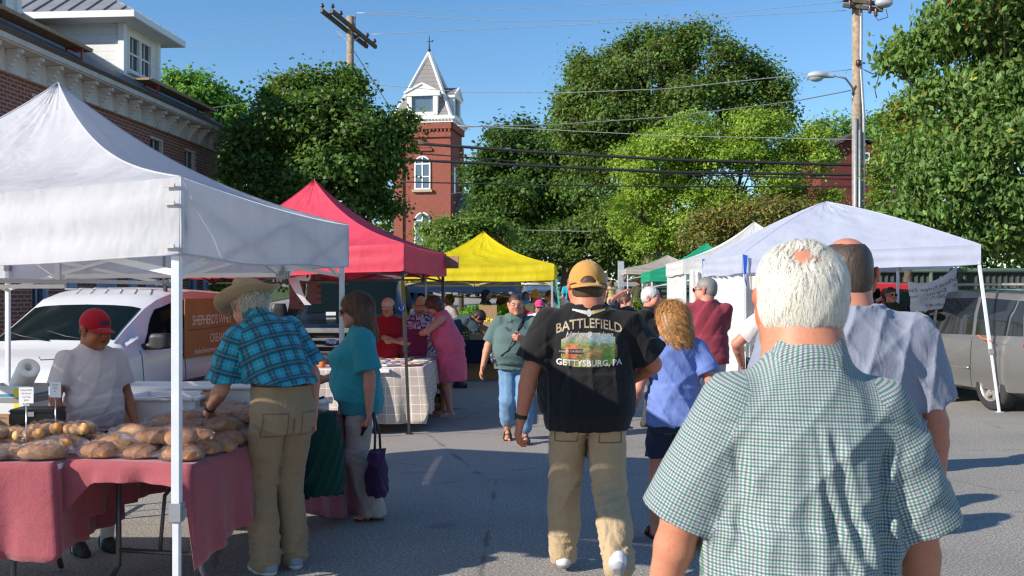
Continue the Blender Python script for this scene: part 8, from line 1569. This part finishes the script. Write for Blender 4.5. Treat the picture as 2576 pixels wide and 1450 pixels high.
    print_patch(I, b, -.095, zc(882), .115, .026, plain("print_black", (.02, .018, .018), .7), off=.004, n=6); print_text(I, b, "HARLEY-DAVIDSON", .0155, -.095, zc(884), whp, off=.0065); print_patch(I, b, -.095, zc(882), .07, .075, org, off=.0034, n=14, shape=lambda x, y: abs(x) < 1 - .35 * abs(y) ** 2 and abs(y) < .95)
    print_patch(I, b, .10, zc(895), .075, .1, plain("print_green", (.07, .15, .03), .8, var=.4, scale=40), off=.0034, n=14, shape=lambda x, y: x * x + y * y < 1)
    wg = lambda sx: (lambda x, y: (y < .75 - .25 * x * sx + .0) and (y > -.2 + 1.0 * (sx * x) ** 2 * .9 - .5) and (sx * x > -1))
    for sx in (-1, 1): print_patch(I, b, sx * .048, zc(785), .085, .036, gold if sx > 0 else whp, name="print", off=.004, n=16, shape=(lambda s_: (lambda x, y: (y > -.9 + .9 * (s_ * x + 1) * .8) and (y < .35 + .33 * (s_ * x + 1))))(sx))
    print_patch(I, b, 0, zc(787), .026, .04, whp, off=.0045, n=10, shape=lambda x, y: x * x + y * y < 1)
    pock(I, khaki_d, ((-.12, .86), (.12, .86))); bt = bvh_of(I['bottom'])
    for sx in (-1, 1): print_patch(I, bvh_side(I['bottom'], sx), 0, 0, 0, 0, khaki_d) if False else None
    # 4 blonde woman
    I = person("woman with wavy blonde hair in a periwinkle t-shirt and navy shorts, walking away", 1.05, 6.45, 4, 1.575, skin=(.58, .28, .2), girth=.0, wid=.96, hyaw=38, hpitch=8, L=(-.27, .1, .82), Rr=(.27, .02, .80), fL=(-.11, .14, 6, 0, 0), fR=(.11, -.16, -4, .04, 20), bust=.02, top=dict(mat=F("periwinkle", (.145, .215, .52), wrinkle=.35), t=.02, sleeve=.62, flare=.02, hem=-.20, vneck=False, wr=.008), bottom=dict(mat=navy, kind='shorts', end=.60, name="shorts", r=(.1, .095, .08)), shoes=dict(kind='sandal', mat=lt), hair=dict(kind='wavy', color=(.30, .155, .045), th=.016, len=.13, amp=.004, freq=60, strands=dict(n=3500, ln=.11, col=(.50, .26, .09), rw=.0014, seed=4, lift=.011, wave=1.5, wf=70, tone=.32)), glasses=dg, z0=0, seed=13)
    cw = lambda p, rs: np.array([.46, .26, .09]) * rs.uniform(.55, 1.5)
    # 5 maroon shirt
    person("grey-haired man in a maroon t-shirt and pale grey shorts standing with folded arms", 2.05, 10.5, 0, 1.80, skin='red', girth=.07, wid=1.06, arms=1.1, hyaw=62, L=(.05, .26, 1.12), Rr=(-.02, .30, 1.08), pL=(-1, .1, -.9), pR=(1, .1, -.9), top=dict(mat=F("maroon_tee", (.24, .035, .055)), t=.024, sleeve=.7, flare=.02, hem=-.2), bottom=dict(mat=F("pale_shorts", (.33, .35, .42)), kind='shorts', end=.52, name="shorts", r=(.11, .1, .09)), shoes=dict(mat=gs, sole=cream), hair=dict(kind='short', color=(.28, .27, .26), th=.008, amp=.0015), glasses=dg, seed=15)
    I = bag("blue folded bag tucked under the maroon-shirted man's arm", 1.80, 10.45, 1.12, .1, .09, .24, F("bright_blue", (.01, .08, .45)), [], 10, seed=3, name="folded_bag")
    # 6 white-haired woman in black
    person("woman with short white hair and a black top facing right", 1.66, 12.0, -118, 1.70, skin=(.6, .27, .19), girth=.09, bust=.03, hyaw=0, top=dict(mat=black, sleeve=1.2, t=.022, hem=-.24, vneck=True), bottom=dict(mat=F("charcoal", (.05, .05, .055))), shoes=dict(mat=rub, sole=rub), hair=dict(kind='short', color=(.55, .55, .53), th=.018, amp=.004, low=-.06), seed=17)
    # 7 pale tee man
    person("man in a pale pink-white t-shirt mostly hidden behind the white-haired man's neck", 2.28, 8.3, 5, 1.76, skin='red', girth=.06, wid=1.1, arms=1.15, L=(-.30, .22, 1.0), pL=(-1, -.3, 0), top=dict(mat=F("pale_tee", (.62, .55, .54)), t=.024, sleeve=.72, flare=.025), bottom=dict(mat=navy), shoes=dict(mat=gs, sole=cream), hair=dict(kind='short', color=(.2, .17, .14), th=.007), seed=19)
    # 8 woman in the green tee
    I = person("woman in glasses, a grey-green printed t-shirt and cropped jeans walking towards the camera", .04, 10.8, 182, 1.62, skin=(.58, .29, .19), girth=.14, wid=1.08, bust=.05, arms=1.2, legs=1.12, hyaw=4, L=(-.06, .30, 1.12), Rr=(.37, .06, .78), pR=(1, -.4, 0), pL=(-.8, -.2, -.9), curlL=1.0, nL=(.3, -.9, 0), mouth=.8, fL=(-.10, .20, 4, 0, -8), fR=(.09, -.12, -4, .03, 20), top=dict(mat=F("grey_green_tee", (.095, .15, .145), heather=.2), t=.026, loose=.014, sleeve=.88, flare=.02, hem=-.2), bottom=dict(mat=F("light_denim", (.15, .27, .44), heather=.3), kind='trousers', r=(.1, .09, .085), end=.25, name="cropped_jeans", cuff=.14, stack=0), shoes=dict(kind='sandal', mat=lt), hair=dict(kind='bun', color=(.09, .055, .04), th=.004, amp=.001), glasses=cg, watch=(-1, rub), seed=21)
    b = bvh_of(I['top']); pk = plain("print_dark", (.035, .055, .055), .9); rs = random.Random(3)
    for i in range(9): cx, cz = rs.uniform(-.09, .09), 1.24 + rs.uniform(-.10, .08); a = rs.uniform(0, 3); print_patch(I, b, cx, cz, rs.uniform(.04, .1), rs.uniform(.02, .06), pk, y0=.8, dy=-1, n=10, off=.003, shape=lambda x, y, a=a: abs(x * math.sin(a) + y * math.cos(a)) < .35 + .3 * math.sin(5 * x))
    m = MB(); P = [onto(b, x, z, .8, -1, .012) for x, z in ((-.13, 1.40), (-.06, 1.30), (.02, 1.15), (.10, 1.00), (.17, .94))]; m.tube([tuple(p) for p in P], .006, 5); st = m.build("strap", lt, I['root'])
    r = empty("crossbody_bag", (-.16, 10.68, .84), R(5), "small dark patterned crossbody bag at the green-shirted woman's hip", "bag"); v = Vox((-.12, -.06, -.02), (.12, .06, .2), .009); v.el((0, 0, .08), (.075, .035, .085), k=0); v.disp(folds(2, .004, 50, 50, 50, 3)); tt = NT("speckled"); tt.set(color=tt.ramp(tt.vor(tt.coord(), 45), [(.2, (.5, .45, .4)), (.3, (.03, .035, .05))]), rough=.6); cloth_obj("bag_body", v.mesh(), tt.m, r); m = MB(); m.box((0, -.038, .1), (.09, .008, .006)); m.build("zip", gold, r)
    # 9 pink dress
    I = person("woman in a pink sleeveless dress and pink flats leaning over her bag", -.83, 13.0, 88, 1.64, skin=(.58, .29, .2), girth=.12, bust=.04, arms=1.15, legs=1.1, lean=24, poff=(0, -.05, 0), hpitch=32, hyaw=10, L=(-.12, .40, 1.06), Rr=(.1, .42, 1.05), pL=(-1, -.1, -.2), pR=(1, -.1, -.2), fL=(-.09, -.03, 6, 0, 0), fR=(.1, .08, -4, 0, 0), top=dict(mat=F("pink_dress", (.72, .12, .2)), t=.024, sleeve=0, dress=.50, name="dress"), shoes=dict(kind='flat', mat=plain("pink_leather", (.6, .3, .28), .5)), hair=dict(kind='bob', color=(.10, .04, .022), th=.018, len=.02, amp=.005), seed=23)
    bag("dark red tote held open by the woman in pink", -1.27, 12.82, .80, .36, .15, .34, F("wine_tote", (.15, .012, .045)), [[(-.12, 0, .32), (-.08, 0, .45), (.08, 0, .45), (.12, 0, .32)]], 10, seed=4, top=.95, wr=.006, name="tote_bag")
    # 10 patterned hat woman
    pt = NT("blue_print"); pt.set(color=pt.ramp(pt.noise(pt.coord(), 28, 3, .7), [(.46, (.04, .05, .2)), (.54, (.62, .62, .68))]), rough=.85)
    person("woman in a straw hat and blue patterned blouse behind the woman in pink", -1.26, 14.1, 165, 1.56, skin='mid', girth=.05, bust=.03, hpitch=22, L=(-.2, .25, .9), Rr=(.2, .28, .95), top=dict(mat=pt.m, t=.02, sleeve=1.4, hem=-.3), bottom=dict(mat=navy), shoes=dict(mat=rub, sole=rub), hair=dict(kind='bob', color=(.3, .27, .22), th=.01, hat=dict(kind='sun', mat=F("straw", (.50, .35, .19)), brim=.055, drop=.03, tall=1, ch=.1, band=lt)), seed=25)
    # 11 red shirt woman
    person("woman in a dark red shirt and beige cap standing behind the checked table", -1.60, 12.85, 205, 1.555, skin=(.45, .22, .15), girth=.03, bust=.03, hpitch=12, hyaw=-30, L=(.02, .26, 1.0), Rr=(-.06, .3, .98), pL=(-1, -.1, -.8), pR=(1, -.1, -.8), top=dict(mat=F("deep_red", (.28, .008, .015)), t=.018, sleeve=.95, hem=-.18), bottom=dict(mat=F("mushroom", (.22, .19, .17))), shoes=dict(mat=rub, sole=rub), hair=dict(kind='bob', color=(.03, .022, .018), th=.014, len=.01, hat=dict(kind='cap', mat=F("beige_cap", (.5, .42, .33)))), seed=27)
    # 12 bending man
    person("man in a dark blue-green shirt bent over the boxes under the yellow canopy", -.92, 16.9, -88, 1.70, skin='brown', lean=68, poff=(0, -.15, -.02), hpitch=55, L=(-.15, .62, .86), Rr=(.15, .6, .84), pL=(-.3, -1, .5), pR=(.3, -1, .5), top=dict(mat=F("slate_tee", (.035, .065, .08)), t=.024, sleeve=.9), bottom=dict(mat=navy), shoes=dict(mat=rub, sole=rub), hair=dict(kind='short', color=(.035, .02, .012), th=.014, amp=.004), seed=29)
    # 13 teal blouse
    I = person("woman with long brown-grey hair in a teal blouse and pale trousers, looking left", -1.09, 7.15, 100, 1.635, skin=(.56, .28, .2), girth=.06, bust=.045, wid=1.02, arms=1.15, hpitch=8, hyaw=4, L=(-.22, -.06, .76), Rr=(.2, .26, .98), pL=(-.2, -1, 0), heads=1.05, curlL=1.1, nL=(0, 1, 0), fL=(-.10, -.10, 10, 0, 0), fR=(.10, .16, -6, 0, 0), top=dict(mat=F("teal_linen", (.03, .26, .31), wrinkle=.4), t=.024, loose=.016, sleeve=.85, flare=.03, hem=-.24, name="blouse", collar=False), bottom=dict(mat=F("linen_trousers", (.42, .36, .33), wrinkle=.5), r=(.105, .095, .10), stack=0, cuff=.0), shoes=dict(kind='sandal', mat=plain("brown_sandal", (.05, .03, .022), .5)), hair=dict(kind='long', color=(.11, .055, .03), th=.016, len=.17, amp=.004, freq=60, strands=dict(n=3500, ln=.12, col=(.19, .10, .055), rw=.0015, seed=5, lift=.008, wave=.5, wf=50, tone=.35)), glasses=dg, seed=31, z0=0)
    hx, hy = px(950, 6.95), 6.93; bag("purple quilted handbag hanging from the teal-bloused woman's hand", hx, hy, .21, .17, .13, .30, F("purple_bag", (.045, .015, .06)), [[(-.04, 0, .27), (-.03, 0, .42), (-.0, .03, .57)], [(.05, 0, .27), (.035, 0, .42), (.0, .03, .57)]], 70, hmat=plain("strap_dark", (.03, .035, .05), .6), seed=5, wr=.012)
    m = MB(); r = empty("sunglasses_case", (px(918, 7.0), 6.98, .68), 0, "dark glasses case held in the teal-bloused woman's fingers", "case"); v = Vox((-.05, -.04, -.11), (.06, .04, .08), .008); v.rc((0, 0, 0), (.03, 0, .06), .022, .014, k=0).rc((0, 0, 0), (-.02, 0, -.06), .022, .012, k=.01); cloth_obj("case", v.mesh(), lt, r)
    # 14 plaid
    hatc = F("hat_tan", (.47, .35, .21)); I = person("man in a turquoise plaid shirt, khaki trousers and wide sun hat bending over the bread", -1.33, 5.75, 38, 1.78, vox=.006, skin=(.55, .29, .21), girth=.02, wid=.93, arms=1.05, lean=27, side=-10, poff=(0, -.02, 0), hpitch=26, hyaw=18, neckr=1.1, L=(-.27, .40, .93), Rr=(.25, .1, .88), pL=(-.35, -1, -.3), pR=(.7, -1, .1), curlL=.7, curlR=.8, legs=.93, fL=(-.09, .02, 6, 0, 0), fR=(.10, .06, -10, 0, 0), top=dict(mat=plaid(), t=.022, loose=.016, sleeve=.85, flare=.035, hem=.03, uv=shirt_uv(.34, .33), collar=True, colh=.3, wr=.009), bottom=dict(mat=khaki2, r=(.112, .09, .074), wr=.009, top=.05, cuff=.03, name="trousers"), belt=lt, watch=(-1, rub), shoes=dict(mat=gs, sole=cream), hair=dict(kind='short', color=(.45, .42, .37), th=.016, amp=.004, low=-.08, strands=dict(n=1800, ln=.05, col=(.6, .57, .5), rw=.0014, seed=6, lift=.007, wave=.8, wf=120), hat=dict(kind='sun', mat=hatc, bmat=F("hat_brim", (.42, .32, .2)), brim=.085, drop=.012, up=.06, tall=1, ch=.11, dent=1, band=F("hat_ribbon", (.25, .22, .16)), off=.024)), glasses=cg, seed=33, z0=0)
    bag("dark green cloth bag hanging beside the plaid man's leg", px(800, 6.15), 6.25, .36, .28, .16, .50, F("bottle_green", (.006, .045, .035)), [[(-.05, 0, .46), (-.05, 0, .58), (.02, 0, .60)]], 20, seed=6, wr=.016, top=.6, name="cloth_bag")
    pock(I, khaki_d, ((-.10, .87), (.11, .87)))
    # 15 vendor
    I = person("vendor in a dark red lettered cap and pale polo shirt behind the bread", -2.62, 6.22, 222, 1.52, vox=.006, skin=(.36, .145, .075), girth=.05, wid=.98, hyaw=16, hpitch=12, arms=1.0, heads=1.1, neckr=1.1, L=(-.22, .14, .78), Rr=(.23, .16, .78), pR=(1, -.5, 0), top=dict(mat=F("pale_polo", (.58, .51, .52), wrinkle=.3), t=.016, sleeve=.7, flare=.02, hem=-.17, wr=.0045, collar=True, colh=.12, name="polo_shirt"), bottom=dict(mat=F("charcoal", (.05, .05, .055)), kind='shorts', end=.42, name="shorts", r=(.105, .1, .09)), shoes=dict(mat=rub, sole=rub, socks=plain("sock_white", (.7, .7, .7), .9), sockh=.35), hair=dict(kind='short', color=(.014, .012, .012), th=.007, amp=.001, hat=dict(kind='cap', mat=F("cap_red", (.38, .008, .025), wrinkle=.2), off=.02)), brow=(.02, .012, .01), seed=35, z0=0)
    Mh, hs = I['Mh'], I['hs']; V, Fc = text_tris("AERO", .042, .001, .0, 1.0); out = []
    for x, y, _ in V:
        ph = x / .108; zz = .052 + y * 1.1; e = math.sqrt(max(.05, 1 - ((zz - .04) / .105) ** 2)); d_ = Vector((-.094 * math.sin(ph) * e, .1 + (-.016 + .113 * math.cos(ph) * e - .1) + .0, zz)); out.append(Mh @ (d_ * hs))
    m = MB(); m.add(out, Fc); m.build("lettering", plain("letter_dark", (.02, .015, .05), .7), I['cap'], fix=False)
    # 16 phone woman
    I = person("dark-haired woman in sunglasses and an olive top holding a phone", 6.05, 15.9, 160, 1.72, skin=(.55, .28, .2), hyaw=22, bust=.03, L=(-.18, .2, 1.2), Rr=(.14, .18, 1.52), pR=(1, .1, -.7), top=dict(mat=F("olive_top", (.03, .035, .02)), t=.018, sleeve=1.6), bottom=dict(mat=navy), shoes=dict(mat=rub, sole=rub), hair=dict(kind='tail', color=(.045, .018, .012), th=.009, amp=.0015), glasses=dg, seed=37)
    r = empty("phone", (0, 0, 0), 0, "black phone held to the olive-topped woman's mouth", "phone"); p = I['root'].matrix_basis @ (I['wr'][1] + Vector((-.03, .06, .07))); r.location = p; m = MB(); m.box((0, 0, 0), (.075, .012, .15), R(25)); m.build("body", plain("phone_black", (.01, .01, .012), .2), r, bevel=.006); m = MB(); m.box((0, .008, 0), (.068, .002, .14), R(25)); m.build("screen", glassy("pane_glass"), r)
    # the crowd further off
    def c(lab, a, d, face, h, skin, tc, bc, hc, kind='short', hat=None, **k):
        tp = dict(mat=F("cloth%02d%02d%02d" % tuple(int(q * 99) for q in tc), tc), t=.02, sleeve=k.pop('sleeve', .7)); tp.update(k.pop('topx', {}))
        return person(lab, px(a, d), d, face, h, vox=min(.02, d * .0009), skin=skin, top=tp, bottom=k.pop('bot', None) or dict(mat=F("cloth%02d%02d%02d" % tuple(int(q * 99) for q in bc), bc)), shoes=dict(mat=rub, sole=rub), hair=dict(kind=kind, color=hc, hat=hat), group="shoppers further down the market", seed=int(a) % 97, **k)
    strw = F("straw_dark", (.42, .22, .08)); cap = lambda n, q: dict(kind='cap', mat=F(n, q))
    I = c("woman in a pink cap and white v-neck with a dark bag strap", 1357, 16.5, 180, 1.50, 'mid', (.62, .64, .7), (.1, .15, .3), (.05, .03, .02), 'bob', cap("pink_cap", (.62, .05, .2)), topx=dict(vneck=True), glasses=dg); b = bvh_of(I['top']); m = MB(); m.tube([tuple(onto(b, x, z, .8, -1, .01)) for x, z in ((-.13, 1.27), (0, 1.1), (.12, .95))], .014, 5); m.build("strap", navy, I['root'])
    c("woman in a brown straw sun hat behind the pink cap", 1348, 19.5, 175, 1.66, 'mid', (.6, .58, .55), (.3, .25, .2), (.12, .06, .03), 'long', dict(kind='sun', mat=strw, brim=.08, drop=.04, up=0, tall=1))
    c("slim woman in a white sleeveless top by the green strap", 1385, 20.5, 80, 1.68, 'mid', (.7, .68, .66), (.03, .03, .04), (.06, .035, .02), 'tail', sleeve=0); c("person stooping in a bright red shirt right of the green-shirted woman", 1338, 18.8, 140, 1.6, 'brown', (.5, .015, .06), (.04, .04, .05), (.03, .02, .015), lean=45, hpitch=30)
    c("woman in a pale blue tank top far behind the green-shirted woman", 1322, 26, 185, 1.58, 'mid', (.16, .38, .6), (.2, .2, .2), (.15, .1, .06), 'bob', sleeve=0); c("tall person in a grey shirt beside the pale blue tank top", 1306, 29, 178, 1.7, 'red', (.3, .3, .42), (.1, .1, .12), (.1, .08, .07)); c("person in a white shirt right of the pale blue tank top", 1338, 27, 170, 1.55, 'mid', (.6, .6, .62), (.1, .1, .12), (.1, .06, .04), 'bob')
    c("man in a bright teal shirt walking up the street", 1434, 33, 0, 1.78, 'red', (.02, .33, .45), (.04, .03, .07), (.2, .15, .12), bot=dict(mat=F("dark_shorts", (.05, .02, .04)), kind='shorts', end=.5, name="shorts")); c("man in a blue cap and cream shirt left of the man in black", 1438, 21, 150, 1.66, 'red', (.62, .58, .5), (.2, .2, .2), (.2, .2, .2), hat=cap("blue_cap", (.07, .18, .38))); c("person in a white bucket hat and pale shirt, low beside the cream shirt", 1420, 19.5, 120, 1.50, 'mid', (.62, .6, .58), (.2, .2, .2), (.2, .2, .2), hat=dict(kind='sun', mat=F("white_hat", (.62, .6, .52)), brim=.04, drop=.045, tall=1))
    c("man shading his eyes with a raised hand, sunglasses and navy shirt", 1562, 17.5, 215, 1.72, 'red', (.03, .04, .09), (.05, .05, .06), (.22, .2, .18), Rr=(.12, .2, 1.62), pR=(1, .2, -.2), glasses=dg); c("woman with tied brown hair below the shading hand", 1572, 15.5, 250, 1.60, 'mid', (.05, .05, .07), (.05, .05, .06), (.12, .05, .03), 'bun'); c("woman in a long wine-red dress walking far behind the tan cap", 1519, 38, 10, 1.62, 'mid', (.25, .02, .05), (.05, .03, .04), (.05, .03, .02), 'tail'); c("woman in a mustard dress walking beside the wine-red one", 1538, 37, 10, 1.62, 'mid', (.55, .42, .2), (.5, .4, .2), (.1, .05, .03), 'long')
    c("person in an olive shirt under the beige canopy", 1607, 34.5, 185, 1.72, 'mid', (.06, .07, .04), (.05, .05, .05), (.3, .18, .08)); c("person with red hair crouched low under the beige canopy", 1614, 31.5, 150, 1.45, 'red', (.2, .1, .06), (.1, .1, .1), (.35, .12, .04), 'bob')
    c("grey-shirted heavy-set person beyond the coral canopy's rear pole", 1132, 19.8, 120, 1.60, 'dark', (.28, .27, .29), (.05, .05, .06), (.015, .01, .01), girth=.1); c("dark-haired woman in a black top by the tomatoes", 1222, 22.6, 250, 1.70, 'mid', (.008, .01, .01), (.03, .03, .03), (.01, .01, .01), 'long'); c("person in a royal blue shirt bending at the tomato table", 1250, 20.4, 250, 1.56, 'brown', (.01, .09, .38), (.03, .03, .05), (.01, .01, .01), 'bob', lean=18); c("person in a bright red shirt behind the hanging tools", 1273, 27.5, 180, 1.7, 'mid', (.6, .02, .02), (.05, .05, .06), (.05, .03, .02))
build_ground(); build_brick_building(); build_tower(); build_red_house(); build_trees(); build_poles()
build_tents(); build_stall_left(); build_stall_red(); build_stall_yellow(); build_right_side(); build_vehicles(); build_people()
